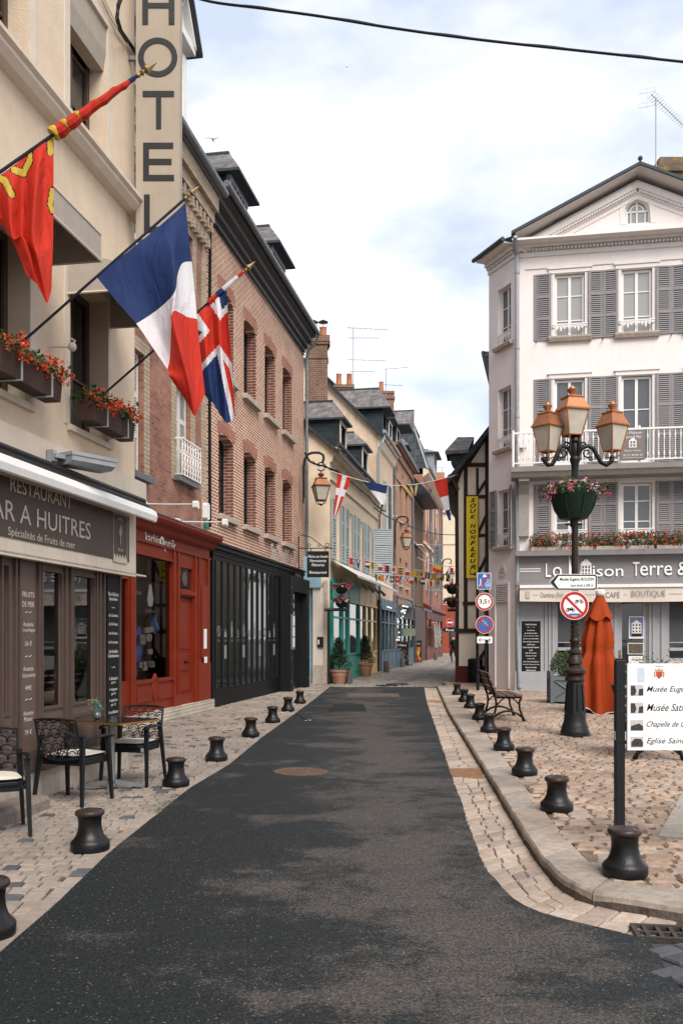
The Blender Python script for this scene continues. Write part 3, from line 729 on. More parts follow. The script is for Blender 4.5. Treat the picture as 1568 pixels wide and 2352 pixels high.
# dim dining room behind the glass
RM = mat('room_wall', (.13,.10,.085), .8)
m = MB(); m.quad((ul,.31,0),(ul,6,0),(ul,6,3.2),(ul,.31,3.2)); m.box(-6,-.3,3.0,3.1,.3,2.6); m.quad((-14,.31,.31),(-.1,.31,.31),(-.1,6,.31),(-14,6,.31)); m.quad((-14,.31,2.9),(-.1,.31,2.9),(-.1,6,2.9),(-14,6,2.9))
m.build('room', RM, A)
m = MB(); m.box(-4.5,-.5,2.0,2.5,.32,1.25); 
for z in (1.5,1.8): m.box(-4.5,-.5,2.75,2.98,z,z+.03)
sh = m.build('bar_counter', mat('bar_wood', (.20,.12,.07), .5), A)
m = MB()
for k in range(34):
    x = -4.4+k*.115; z = random.choice((1.53,1.83)); m.lathe([(.03,0),(.03,.14),(.012,.18),(.012,.24)], 6, (x,2.85,z))
m.build('bottles', glassy('bottle_glass', (.10,.13,.09), .15), sh)
# lettering panels
TXT = mat('lettering_cream', (.62,.57,.48), .6, .04, 5, 0); TXW = mat('lettering_white', (.70,.69,.66), .6, .04, 5, 0)
m = MB(); lx = (UA(46)+UA(83))/2; ww = UA(83)-UA(46)
def tline(m, s, px, py, hpx, wfrac, y, bold=0, w=-.08, uc=None, width=None):
    z = F.z(px, py, w); h = hpx/FOC*(F.O.y+F.u(px,w)*F.d.y)
    m.text(s, uc, y, z, width, h, bold=bold)
cx_ = (UA(48)+UA(80))/2; W_ = UA(80)-UA(48)
for s,py,h,wf in (('FRUITS',1366,12,.85),('DE MER',1388,12,.86),('Assiette',1434,10,.72),('Coquillages',1448,10,.98),('26 €',1478,11,.5),('Assiette',1536,10,.72),('Découverte',1551,10,.98),('49€',1580,11,.46),('Assiette',1638,10,.72),('Plaisir',1652,10,.6),('79 €',1682,11,.5)):
    m.text(s, cx_, y0-.004, F.z(64,py,-.08), W_*wf, h/FOC*9.0)
for py in (1407,1508,1607):
    z = F.z(64,py,-.08); m.tube([(cx_-.06,y0-.004,z-.006),(cx_-.02,y0-.004,z+.006),(cx_+.02,y0-.004,z-.006),(cx_+.06,y0-.004,z+.008)], .003, 4)
m.build('menu_lettering', TXT, A)
m = MB(); m.box(UA(243),UA(269),y0-.02,y0,zA(1640),zA(1325)); mbd = m.build('menu_board', BLKM, A)
m = MB(); cx_ = (UA(243)+UA(269))/2; W_ = UA(269)-UA(243)
for s,py,h,wf in (('Nos Huîtres',1365,9,.9),('Spéciales',1377,9,.74),('du Cotentin,',1414,8,.8),('de St-Vaast,',1434,8,.78),('les Viroises,',1455,8,.76),('les Krystales,',1476,8,.84),('les Asnelles',1496,8,.76),('Calvadosienne',1506,8,.94),('A découvrir',1558,8,.76),('par 6',1568,8,.36),('A déguster',1584,8,.72),('par 9',1594,8,.36),('A apprécier',1609,8,.74),('par 12',1619,8,.4),('A se délecter',1635,8,.86)):
    m.text(s, cx_, y0-.024, F.z(256,py,-.08), W_*wf, h/FOC*10.6, bold=.004)
for py in (1396,1533):
    z = F.z(256,py,-.08); m.tube([(cx_-.05,y0-.024,z+.006),(cx_-.02,y0-.024,z-.006),(cx_+.02,y0-.024,z+.006),(cx_+.05,y0-.024,z-.008)], .003, 4)
m.build('menu_lettering', TXW, mbd)
m = MB(); m.text('2020', UA(207), y0-.008, F.z(207,1612,-.08), .10, .05, bold=.01); 
m2 = MB(); m2.box(UA(201),UA(213),y0-.006,y0-.001,F.z(207,1618,-.08),F.z(207,1607,-.08)); sk = m2.build('window_sticker', mat('sticker_yellow', (.75,.45,.05), .5), A); m.build('sticker_number', BLKM, sk)
# sign box and its white hood
SIGNB = mat('sign_brown', (.075,.055,.046), .5, .12, 2)
m = MB(); m.box(ul, UA(310)+.0, -.07, y0, zt, zt+.02)
m.box(ul, F.u(312,.07), -.07, 0, 2.34, 3.10); m.build('sign_board', PLASL, A)
m = MB(); m.box(ul, F.u(297,.08), -.08, -.071, 2.50, 3.04); sg = m.build('sign_panel', SIGNB, A)
m = MB(); sy = -.084
def band(m, s, pxl, pxr, pyc_l, hpx_l, bold=0, w=.084):
    ua, ub = F.u(pxl,w), F.u(pxr,w); z = F.z(pxl,pyc_l,w); h = hpx_l/FOC*(F.O.y+ua*F.d.y)
    m.text(s, (ua+ub)/2, -w, z, ub-ua, h, bold=bold)
band(m, 'RESTAURANT', 24, 165, 1110, 34); band(m, 'BAR A HUITRES', -42, 208, 1156, 48); band(m, 'Spécialités de Fruits de mer', 19, 172, 1222, 25)
m.build('sign_lettering', mat('sign_gold', (.52,.46,.36), .5, .05, 5, 0), sg)
m = MB(); ua, ub = F.u(260.5,.084), F.u(292,.084); zc0, zc1 = F.z(262,1290,.084), F.z(262,1178,.084); mm_ = (ua+ub)/2
for a_,b_,c_,d_ in ((ua,ua+.005,zc0,zc1),(ub-.005,ub,zc0,zc1),(ua,ub,zc1-.005,zc1),(ua,ub,zc0,zc0+.005)): m.box(a_,b_,-.086,-.082,c_,d_)
H_ = zc1-zc0
m.text('ENTRE', mm_, -.085, zc0+H_*.91, .12, .035); m.text('TERRE et MER', mm_, -.085, zc0+H_*.27, .17, .035)
m.tube([(mm_,-.085,zc0+H_*.36),(mm_,-.085,zc0+H_*.6)], .004, 4)
for k in range(26):
    q = random.uniform(-1.1,1.1); r = random.uniform(.06,.15); m.tube([(mm_,-.085,zc0+H_*.52),(mm_+math.sin(q)*r*.55,-.085,zc0+H_*.55+math.cos(q)*r)], .0018, 3)
pts = [(ua+.005,zc0+.005),(ub-.005,zc0+.005)]
for k in range(5,-1,-1):
    x = ua+.005+(ub-ua-.01)*k/5; pts += [(x,zc0+.045)]
    if k: pts += [(x-(ub-ua)/5*.75,zc0+.10)]
m.prism(pts, -.082, -.086); m.build('tree_emblem', mat('sign_gold', (.40,.35,.27)), sg)
WP = mat('hood_white', (.78,.77,.75), .4, .04)
m = MB(); ue = F.u(364,.37); pr = [(0,3.22),(0,3.26),(-.30,3.15),(-.355,3.115),(-.37,3.06),(-.355,3.0),(-.33,2.99),(-.33,3.03)]
m.prismx(pr, ul, ue-.05); m.prismx([(p[0]*.97,p[1]*.99+.03) for p in pr], ue-.05, ue); m.build('awning_hood', WP, A)
m = MB(); m.prismx([(0,3.262),(0,3.30),(-.22,3.24),(-.30,3.18),(-.30,3.153)], ul, ue-.12); m.tube([(ul,-.24,3.23),(ue-.15,-.24,3.23)], .035, 8); m.build('awning_gutter', BLK, A)
# floodlight on the fascia
fl = thing('flood_light', 'grey street floodlight on a short arm above the restaurant sign', 'floodlight', F.world(F.u(112,.1),.10,F.z(112,1048,.1)), F.ang)
m = MB(Matrix.Translation((.0,-.05,0))@Matrix.Rotation(R(-28),4,'Z'))
m.prismx([(-.16,-.035),(-.10,-.07),(.10,-.07),(.16,-.035),(.16,.015),(-.16,.015)], .10, .62); m.box(-.02,.12,-.06,.06,-.02,.02); m.build('housing', ZINCL, fl)
m = MB(Matrix.Translation((0,-.05,0))@Matrix.Rotation(R(-28),4,'Z')); m.box(.09,.64,-.17,.17,.0155,.05); m.box(-.03,.02,-.03,.03,-.05,.05); m.build('lid', mat('lamp_grey', (.28,.29,.31), .5), fl)
m = MB(); m.box(-.04,.04,-.05,.0,-.06,.06); m.build('bracket', ZINCL, fl)
# small hook
t = thing('wall_hook', 'old whitish iron hook with a round knot between two windows', 'hook', F.world(F.u(114),0,F.z(114,797)), F.ang)
m = MB(); m.tube([(0,0,0),(0,-.2,-.01),(.0,-.26,.02)], .008, 6); m.sphere((0,-.24,-.01), .045, 8, 6); m.tube([(0,-.24,.0),(0,-.27,.05),(0,-.23,.07)], .012, 6); m.build('hook', PLASL, t)
# cables down the wall
t = thing('wall_cable', 'black and cream cables running down the hotel wall beside the hotel sign', 'cable', F.world(F.u(285),0,6), F.ang)
def fpt(px, py, w=.03): 
    u_, z_ = F.uz(px,py,w); return (u_-F.u(285), -w, z_-6)
m = MB(); m.tube([fpt(282,-20,.2), fpt(270,10,.22), fpt(267,40,.2), fpt(275,68,.12), fpt(295,98), fpt(311,122), fpt(316,150)], .016, 7); m.tube([fpt(286,-20,.2), fpt(274,12,.22), fpt(271,40,.2), fpt(279,68,.12), fpt(299,97), fpt(314,119)], .012, 7); m.build('black_cable', BLKM, t)
m = MB(); m.tube([fpt(230,-10), fpt(255,42), fpt(280,82), fpt(312,132)], .012, 6); m.tube([fpt(236,-10), fpt(262,44), fpt(286,84), fpt(314,128)], .008, 6); m.build('cream_cable', CREAM, t)

# HOTEL blade sign
xl, xr = -.2248*11.0, -.1767*11.0
t = thing('hotel_sign', 'tall vertical beige blade sign reading HOTEL in dark letters', 'sign', (xl,11.0,6.4))
ws = xr-xl
HS = mat('sign_beige', (.35,.295,.235), .55, .08, 3, .05, streak=.18)
m = MB(); m.bev(0,ws,0,.16,.0,4.6,.012); m.build('panel', HS, t)
m = MB()
for ch, py, hh in (('H',12,87),('O',131,89),('T',252,87),('E',371,87),('L',490,87)):
    z = EYE-(py-HZ)/FOC*11.0-6.4
    if ch == 'O': m.ring(ws*.50, -.001, z, .17, .236, 36, .008)
    else:
        h = hh/FOC*11; b = .068
        if ch == 'H': m.box(.08,.08+b,-.009,-.001,z-h/2,z+h/2); m.box(.465-b,.465,-.009,-.001,z-h/2,z+h/2); m.box(.08+b,.465-b,-.009,-.001,z-.03,z+.03)
        if ch == 'T': m.box(.085,.46,-.009,-.001,z+h/2-b,z+h/2); m.box(.245,.305,-.009,-.001,z-h/2,z+h/2-b)
        if ch == 'E': m.box(.09,.09+b,-.009,-.001,z-h/2,z+h/2); m.box(.09+b,.45,-.009,-.001,z+h/2-b,z+h/2); m.box(.09+b,.43,-.009,-.001,z-b/2,z+b/2); m.box(.09+b,.46,-.009,-.001,z-h/2,z-h/2+b)
        if ch == 'L': m.box(.10,.10+b,-.009,-.001,z-h/2,z+h/2); m.box(.10+b,.46,-.009,-.001,z-h/2,z-h/2+b)
m.build('letters', BLK, t)
m = MB()
for z in (.4,2.2,4.0): m.box(-.25,0.0,.06,.10,z,z+.05)
m.build('bracket', ZINC, t)

# ---- B: red shop house --------------------------------------------
F = FB
BRB = brick('old_brick', (.23,.085,.06), (.33,.145,.10), (.24,.18,.145), .22, .072, .009, var=.35, bump=.6, stain=((.36,.22,.16),2.5,.5))
QUO = brick('beige_brick', (.38,.30,.215), (.46,.37,.27), (.20,.16,.13), .30, .085, .008, var=.25, bump=.7)
B = fthing('brick_house', 'old red brick house with beige quoins above the red shop', 'building', F)
uB0, uB1 = -2.2, F.u(472,-.25); yw = .25
hB = [(F.u(315,-.25),F.u(328,-.25)+.05,F.z(318,1090,-.25),F.z(318,806,-.25)),
      (F.u(403,-.25),F.u(438,-.25),F.z(403,1092,-.25),F.z(403,880,-.25)),
      (F.u(413,-.25),F.u(441,-.25),8.6,10.4)]
hB[0] = (hB[0][0]-.6,hB[0][1],hB[0][2],hB[0][3]); hB.append((hB[0][0],hB[0][1],8.6,10.4))
m = MB(); wall(m, uB0, uB1, 3.9, 11.4, hB, .22, yw); shell(m, uB0, uB1, 0, 11.4, yw, 7); m.build('wall', BRB, B)
for a,b,c,d in hB:
    MB().prism([(a-.25,c-.1),(a-.001,c-.1),(a-.001,d+.002),(b+.001,d+.002),(b+.001,c-.1),(b+.25,c-.1),(b+.25,d+.25),(a-.25,d+.25)], yw-.02, yw).build('window_quoin', QUO, B)
MB().box(uB1-.32,uB1-.02,yw-.03,yw,4,11.0).build('quoin', QUO, B)
m = MB()    # corbelled brick cornice
m.box(uB0,uB1,yw-.10,yw,10.75,10.9); m.box(uB0,uB1,yw-.22,yw,11.15,11.4); m.box(uB0,uB1,yw-.32,yw,11.4,11.75)
k = 0; x = uB0
while x < uB1-.1:
    m.box(x,x+.12,yw-.20,yw,10.9,11.15); m.box(x,x+.12,yw-.14,yw-.0,10.55,10.75); x += .26
m.build('cornice', QUO, B)
m = MB(); m.tube([(uB0,-.35+yw-.1,11.86),(uB1+.1,-.35+yw-.1,11.86)], .085, 10); m.box(uB0,uB1,yw-.4,yw+.2,11.76,11.84); m.build('gutter', ZINC, B)
m = MB(); m.prismx([(yw-.32,11.8),(yw+.9,14.6),(4,15.6),(7,15.6),(7,11.8)], uB0, uB1-.02); m.build('roof', SLATED, B)
# dormer with pediment
uD0, uD1 = F.u(418,0), F.u(452,0)
m = MB(); yd = yw+.05
wall(m, uD0, uD1, 11.9, 14.25, [(uD0+.3,uD1-.3,12.25,13.9)], .12, yd); m.quad((uD1,yd,11.9),(uD1,yd+1.6,11.9),(uD1,yd+1.6,14.25),(uD1,yd,14.25)); m.quad((uD0,yd+1.6,11.9),(uD0,yd,11.9),(uD0,yd,14.25),(uD0,yd+1.6,14.25))
m.box(uD1-.22,uD1-.02,yd-.08,yd,12.0,14.1); m.box(uD0+.02,uD0+.22,yd-.08,yd,12.0,14.1)
m.box(uD0-.15,uD1+.15,yd-.22,yd,14.25,14.42); m.prism([(uD0-.12,14.42),(uD1+.12,14.42),((uD0+uD1)/2,15.2)], yd-.10, yd)
dm = m.build('dormer', WHT, B)
c_ = (uD0+uD1)/2; m = MB()
for s_ in (-1,1):
    e = c_+s_*((uD1-uD0)/2+.3); m.add([(e,yd-.34,14.30),(c_,yd-.34,15.32),(c_,2.6,15.32),(e,2.6,14.30),(e,yd-.34,14.38),(c_,yd-.34,15.42),(c_,2.6,15.42),(e,2.6,14.38)], [(0,1,2,3),(4,7,6,5),(0,4,5,1),(3,2,6,7),(0,3,7,4)])
m.build('dormer_roof', SLATEC, dm)
m = MB()
for s_ in (-1,1):
    e = c_+s_*((uD1-uD0)/2+.2); m.add([(e,yd-.24,14.40),(c_,yd-.24,15.26),(c_,yd-.24,15.14),(e-s_*.16,yd-.24,14.40),(e,yd,14.40),(c_,yd,15.26),(c_,yd,15.14),(e-s_*.16,yd,14.40)], [(0,1,2,3),(4,7,6,5),(0,4,5,1),(3,2,6,7),(0,3,7,4)])
m.build('pediment', WHT, dm)
window(dm, uD0+.3, uD1-.3, 12.25, 13.9, yd+.06, WHT, GLASSM, 2, (.6,))
SHW = mat('shutter_white', (.62,.59,.55), .6, .1, 5, .05)
for i,(a,b,c,d) in enumerate(hB):
    w_ = (b-a)/2
    if i == 1:
        louvre(B, a+.02, a+w_-.005, c, d, yw+.14, SHW); louvre(B, a+w_+.005, b-.02, c, d, yw+.14, SHW)
    else:
        louvre(B, a+.02, a+w_-.005, c, d, yw+.14, SHW); louvre(B, a+w_+.005, b-.02, c, d, yw+.14, SHW)
    m = MB(); m.box(a-.15,b+.15,yw-.16,yw+.1,c-.12,c-.001); m.build('sill', ZINC, B)
def ironwork(par, a, b, z0, h, y, mt, name='balustrade', bars=9, depth=0):
    m = MB(); r = .012
    m.box(a,b,y-.015,y+.015,z0+h-.03,z0+h); m.box(a,b,y-.012,y+.012,z0,z0+.025)
    for k in range(bars+1): x = a+(b-a)*k/bars; m.box(x-.008,x+.008,y-.008,y+.008,z0+.025,z0+h-.03)
    for k in range(bars):
        x = a+(b-a)*(k+.5)/bars; w_ = (b-a)/bars
        for zz, s_ in ((z0+h*.25,1),(z0+h*.5,-1),(z0+h*.75,1)):
            pts = [(x+math.cos(q)*w_*.42*(1-q/9), y, zz+s_*math.sin(q)*h*.11) for q in [i*.7 for i in range(9)]]
            m.tube(pts, .008, 4)
    for x in (a,b):
        if depth: m.box(x-.01,x+.01,y,y+depth,z0+h-.03,z0+h); m.box(x-.01,x+.01,y,y+depth,z0,z0+.02)
    return m.build(name, mt, par)
a,b,c,d = hB[1]; ironwork(B, a-.1, b+.14, c+.0, .78, yw-.18, WHT, bars=7, depth=.18)
# red shopfront
RED = mat('shop_red', (.185,.018,.004), .5, .2, 3, .12, 60, spec=.25); REDD = mat('shop_red_dark', (.13,.022,.012), .5, .15)
uS0 = -2.2; uS1 = F.u(481); zs0 = .32
def UB(px): return F.u(px)
zF = F.z(481,1285)
wh = [(UB(310),UB(395),F.z(310,1565),F.z(310,1271)), (UB(413),UB(442),F.z(413,1352),F.z(413,1302)), (UB(264),UB(294),F.z(290,1565),F.z(290,1330)),(UB(413),UB(443),.42,F.z(413,1369))]
m = MB(); wall(m, uS0, uS1, .22, 3.62, wh, .10); shell(m, uS0, uS1, .22, 3.62, 0, 1.5); 
m.build('shopfront', RED, B)
m = MB(); m.prismx([(0,3.55),(-.10,3.60),(-.14,3.68),(-.26,3.74),(-.30,3.80),(-.30,3.86),(0,3.90),(yw,3.95),(yw,3.55)], uS0, uS1+.06); m.build('shop_cornice', RED, B)
m = MB(); m.prismx([(-.31,3.861),(-.31,3.88),(yw,3.98),(yw,3.955)], uS0, uS1+.08); m.build('cornice_lead', ZINC, B)
m = MB(); fz = zF
for px in (300,306,398,408,447,456,477): m.bev(UB(px)-.05,UB(px)+.05,-.035,0,.22,fz,.01)
m.box(uS0,uS1,-.04,0,fz-.02,fz+.03); m.box(UB(310)-.05,UB(395)+.05,-.03,0,wh[0][2]-.06,wh[0][2]); m.box(UB(310)-.02,UB(395)+.02,-.03,0,wh[0][3],wh[0][3]+.05)
m.box(UB(413)-.02,UB(443)+.02,-.05,0,F.z(413,1365),F.z(413,1356))
m.bev(UB(300)-.08,UB(306)+.08,-.045,-.002,.22,.45,.01); m.bev(UB(398)-.08,UB(408)+.08,-.045,-.002,.22,.45,.01); m.bev(UB(456)-.12,UB(477)+.08,-.045,-.002,.22,1.05,.02)
m.bev(UB(459),UB(473),-.05,-.03,1.15,2.75,.02)
m.build('pilaster', RED, B)
m = MB(); a,b = UB(312),UB(393); z1_ = wh[0][2]-.12; m.bev(a,a+(b-a)*.40,-.02,0,.42,z1_,.02); m.bev(a+(b-a)*.60,b,-.02,0,.42,z1_,.02); m.lathe([(.01,-.03),(.16,-.03),(.19,-.012),(.19,0)], 24, (0,0,0))
m.v[-4*24:] = [((a+b)/2+x*.8, z_*1.0, .66+y_*1.4) for x,y_,z_ in m.v[-4*24:]]
m.build('apron_panel', RED, B)
dr = wh[3]; m = MB(); m.box(dr[0],dr[1],.05,.09,dr[2],dr[3]-.02); w_ = dr[1]-dr[0]
m.bev(dr[0]+.12,dr[1]-.12,.03,.05,dr[2]+.95,dr[3]-.12,.02); m.bev(dr[0]+.12,dr[1]-.12,.03,.05,dr[2]+.50,dr[2]+.85,.02); m.bev(dr[0]+.12,dr[1]-.12,.03,.05,dr[2]+.08,dr[2]+.42,.02)
do = m.build('door', RED, B)
m = MB(); m.sphere(((dr[0]+dr[1])/2, .0, dr[2]+.68), .035, 8, 6); m.sphere(((dr[0]+dr[1])/2+.12, .0, dr[2]+.68), .03, 8, 6); m.box((dr[0]+dr[1])/2-.06,(dr[0]+dr[1])/2+.2,.02,.031,dr[2]+.66,dr[2]+.70); m.build('knob', BLK, do)
q_ = MB().box(wh[1][0],wh[1][1],.05,.06,wh[1][2],wh[1][3]).build('transom', GLASS, B)
MB().disc((wh[1][0]+wh[1][1])/2, .045, (wh[1][2]+wh[1][3])/2, .15, 20, .01).build('grille', RUST, q_)
SG = clearglass('shop_glass', (.97,.98,.98), .02)
for h_ in (wh[0],wh[2]): MB().quad((h_[0],.055,h_[2]),(h_[1],.055,h_[2]),(h_[1],.055,h_[3]),(h_[0],.055,h_[3])).build('shop_window', SG, B)
a,b,c,d = wh[0]; m = MB(); m.box(uS0,uS1-.9,1.3,1.4,.2,3.5); m.box(a-1,b+.02,.1,1.3,c-.25,c-.2); m.build('room', mat('shop_room', (.11,.11,.115), .8), B)
m = MB(); m.box(a+.02,b-.25,.09,.10,c+(d-c)*.53,c+(d-c)*.80); pb = m.build('window_poster', BLKM, B)
m = MB(); m.text('RACING', a+.32, .085, c+(d-c)*.70, .4, .06); m.text('FEEL THE COLOUR', (a+b)/2, .085, c+(d-c)*.56, .5, .04)
m.prism([((a+b)/2-.1,c+(d-c)*.6),((a+b)/2+.1,c+(d-c)*.6),((a+b)/2+.16,c+(d-c)*.66),((a+b)/2+.05,c+(d-c)*.78),((a+b)/2-.05,c+(d-c)*.78),((a+b)/2-.16,c+(d-c)*.66)], .088, .08)
m.build('poster_print', TXT, pb)
DSP = mat('display_blue', (.06,.13,.34), .5, .4, 5)
m = MB()
for k in range(9):
    x = random.uniform(a+.2,b-.2); z = random.uniform(c+.1,c+(d-c)*.5); r = random.uniform(.1,.24)
    m.add([(x+r*math.cos(q*.9)*random.uniform(.6,1.1), (.20+random.uniform(-.05,.06)), z+r*1.3*math.sin(q*.9)) for q in range(7)], [tuple(range(7))])
m.build('window_display', DSP, B)
m = MB()
for k in range(14):
    x = a+(b-a)*(.25+.35*random.random()); z = c+.15+random.random()*.75; m.box(x,x+.22,.11,.15,z,z+.1)
for k in range(24):
    x = random.uniform(a+.05,b-.05); m.sphere((x,random.uniform(.15,.6),c-.12+.04), .05, 6, 4)
m.build('stones_display', STONEW, B)
ua, ub = UB(333), UB(366)
MB().text('karhin', (ua+ub)/2, -.012, F.z(350,1237), (ub-ua), .17).build('shop_name', WHT, B)
m = MB(); ua, ub = UB(377), UB(403); m.text('ptik', (ua+ub)/2, -.012, F.z(390,1254), (ub-ua), .27)
m.ring(UB(371)-.0, -.004, F.z(371,1245), .05, .11, 20, .01)
m.build('shop_name', WHT, B)
m = MB()
for k in range(12): 
    x = -.2+k*.0; 
m.box(uS0,uS1+.0,-.12,.05,0,.22); m.build('brick_step', brick('white_brick', (.52,.46,.38), (.46,.40,.33), (.3,.26,.2), .21, .07, .008), B)
m = MB(); m.box(UB(463),UB(469),-.06,-.05,F.z(466,1490),F.z(466,1445)); m.box(UB(464),UB(470),-.06,-.05,F.z(466,1523),F.z(466,1509)); m.build('letter_plate', WHT, B)
# swan-neck sign lamps
def arm_lamp(label, px, py, w=.0):
    u_, z_ = F.uz(px, py, w); t = thing('sign_lamp', label, 'lamp', F.world(u_, -.25, z_), F.ang, group='arm lamps over the red shop')
    m = MB(); m.bev(-.10,.10,-.07,0,-.045,.045,.02); m.build('base', WHT, t)
    m = MB(); m.tube([(.1,-.05,0),(.1,-.5,-.02),(.1,-1.0,-.03)], .014, 6); m.build('arm', WHT, t)
    m = MB(); m.bev(.04,.16,-1.08,-.98,-.12,.03,.03); m.build('head', WHT, t)
arm_lamp('white arm lamp over the red shop, nearer the restaurant', 355, 1155); arm_lamp('white arm lamp over the red shop, beside the green cross', 431, 1196)
u_, z_ = F.uz(471, 1172, .1); t = thing('alarm_box', 'white plastic alarm box with a small green cross below', 'alarm box', F.world(F.u(470,-.2),-.25,F.z(470,1172)), F.ang)
m = MB(); m.bev(-.10,.10,-.14,0,-.13,.25,.04); m.build('case', WHT, t)
m = MB(); m.box(-.03,.03,-.12,-.08,-.36,-.16); m.box(-.09,.09,-.118,-.082,-.30,-.22); m.build('green_cross', mat('pharmacy_green', (.01,.20,.12), .4), t)

# ---- C: tall brick house -------------------------------------------
F = FC
BRC = brick('pointed_brick', (.28,.098,.055), (.385,.17,.10), (.76,.66,.54), .235, .078, .0115, var=.22, bump=.5)
BRH = brick('soldier_brick', (.30,.10,.07), (.34,.13,.09), (.45,.37,.3), .075, .30, .006, var=.2, bump=.5, off=0)
BRD = brick('reveal_brick', (.14,.045,.032), (.19,.07,.05), (.42,.35,.29), .26, .078, .009, var=.2)
C_ = fthing('tall_brick_house', 'tall brick house with white pointing above the black shopfront', 'building', F)
uC1 = F.u(697)
hC = []
for xl_, xr_, yt, yb in ((502,535,984,1176),(558,585,1029,1202),(607,631,1068,1227),(649,670,1098,1249)): hC.append((F.u(xl_),F.u(xr_),F.z(xl_,yb),F.z(xl_,yt)))
for xl_, xr_, yt, yb in ((502,535,640,860),(558,586,726,902),(608.5,633,786,947),(650,673,835,988)): hC.append((F.u(xl_),F.u(xr_),F.z(xl_,yb),F.z(xl_,yt)))
za = [sum(h[2] for h in hC[:4])/4, sum(h[3] for h in hC[:4])/4, sum(h[2] for h in hC[4:])/4, sum(h[3] for h in hC[5:])/3]
wC = 1.24; st = (hC[3][0]-hC[0][0])/3; print('C windows', hC, za, st)
hC = [(hC[0][0]+st*k, hC[0][0]+st*k+wC, za[0], za[1]) for k in range(4)] + [(hC[0][0]+st*k, hC[0][0]+st*k+wC, za[2], za[3]) for k in range(4)]
m = MB(); wall(m, 0, uC1, 0, 11.6, hC, .34); shell(m, 0, uC1, 0, 11.6, 0, 7.5); m.build('wall', BRC, C_)
m = MB(); m2 = MB()
for a,b,c,d in hC:     # segmental arch: fill the corners, soldier course over
    n = 10; rise = .10; cx_ = (a+b)/2; hw = (b-a)/2
    arc = [(a+(b-a)*i/n, d-rise*((a+(b-a)*i/n-cx_)/hw)**2) for i in range(n+1)]
    for i in range(n): m.prism([arc[i], arc[i+1], (arc[i+1][0], d+.002), (arc[i][0], d+.002)], .004, .30)
    arc2 = [(a-.12+(b-a+.24)*i/n, d+.0-rise*((a-.12+(b-a+.24)*i/n-cx_)/(hw+.12))**2) for i in range(n+1)]
    lo = [(p[0],p[1]+.03) for p in arc2]; hi = [(p[0],p[1]+.33) for p in arc2]
    m2.prism(lo+hi[::-1], -.006, .05)
    o = window(C_, a+.005, b-.005, c+.01, d-.01, .26, BLK, GLASS, 2, (.5,), .06)
    m.build('arch_corner', BRC, o); m2.build('soldier_arch', BRH, o); m = MB(); m2 = MB()
    MB().box(b-.004,b-.001,.002,.255,c,d).build('reveal', BRD, o)
    MB().bev(a-.14,b+.14,-.14,.10,c-.14,c-.002,.012).build('sill', STONEW, o)
m = MB(); m.prismx([(0,11.5),(-.06,11.5),(-.06,11.62),(-.16,11.66),(-.16,11.78),(-.30,11.84),(-.30,11.98),(-.42,12.04),(-.42,12.18),(0,12.18)], -.05, uC1+.05)
m.build('cornice', mat('cornice_dark', (.035,.038,.04), .5, .15), C_)
m = MB(); m.tube([(-.1,-.50,12.16),(uC1+.15,-.50,12.16)], .08, 10); m.build('gutter', ZINC, C_)
m = MB()
for k in range(44): m.tube([(k*.24,-.46,12.22),(k*.24+random.uniform(-.05,.05),-.5,12.42)], .004, 3)
m.build('bird_spikes', ZINCL, C_)
m = MB(); m.prismx([(-.42,12.2),(1.8,15.2),(5.5,15.2),(7.5,12.2)], 0, uC1); m.build('roof', SLATED, C_)
gy = -.12
m = MB(); m.tube([(uC1+.05,-.50,12.12),(uC1+.1,-.45,11.9),(uC1+.06,-.18,11.6),(uC1+.06,-.10,11.3),(uC1+.06,-.10,3.3)], .055, 8)
for z in (10,7.8,5.6,3.9): m.lathe([(.07,0),(.07,.05)], 8, (uC1+.06,-.10,z))
m.build('downpipe', ZINC, C_)
m = MB(); m.tube([(.12,-.03,11.45),(.08,-.05,11.2),(.07,-.04,9.5),(.06,-.04,7.0),(.08,-.04,4.2)], .035, 6); m.tube([(.12,-.03,11.45),(3,-.05,11.42),(6,-.05,11.44),(uC1,-.04,11.4)], .022, 6); m.build('wall_cable', BLKM, C_)
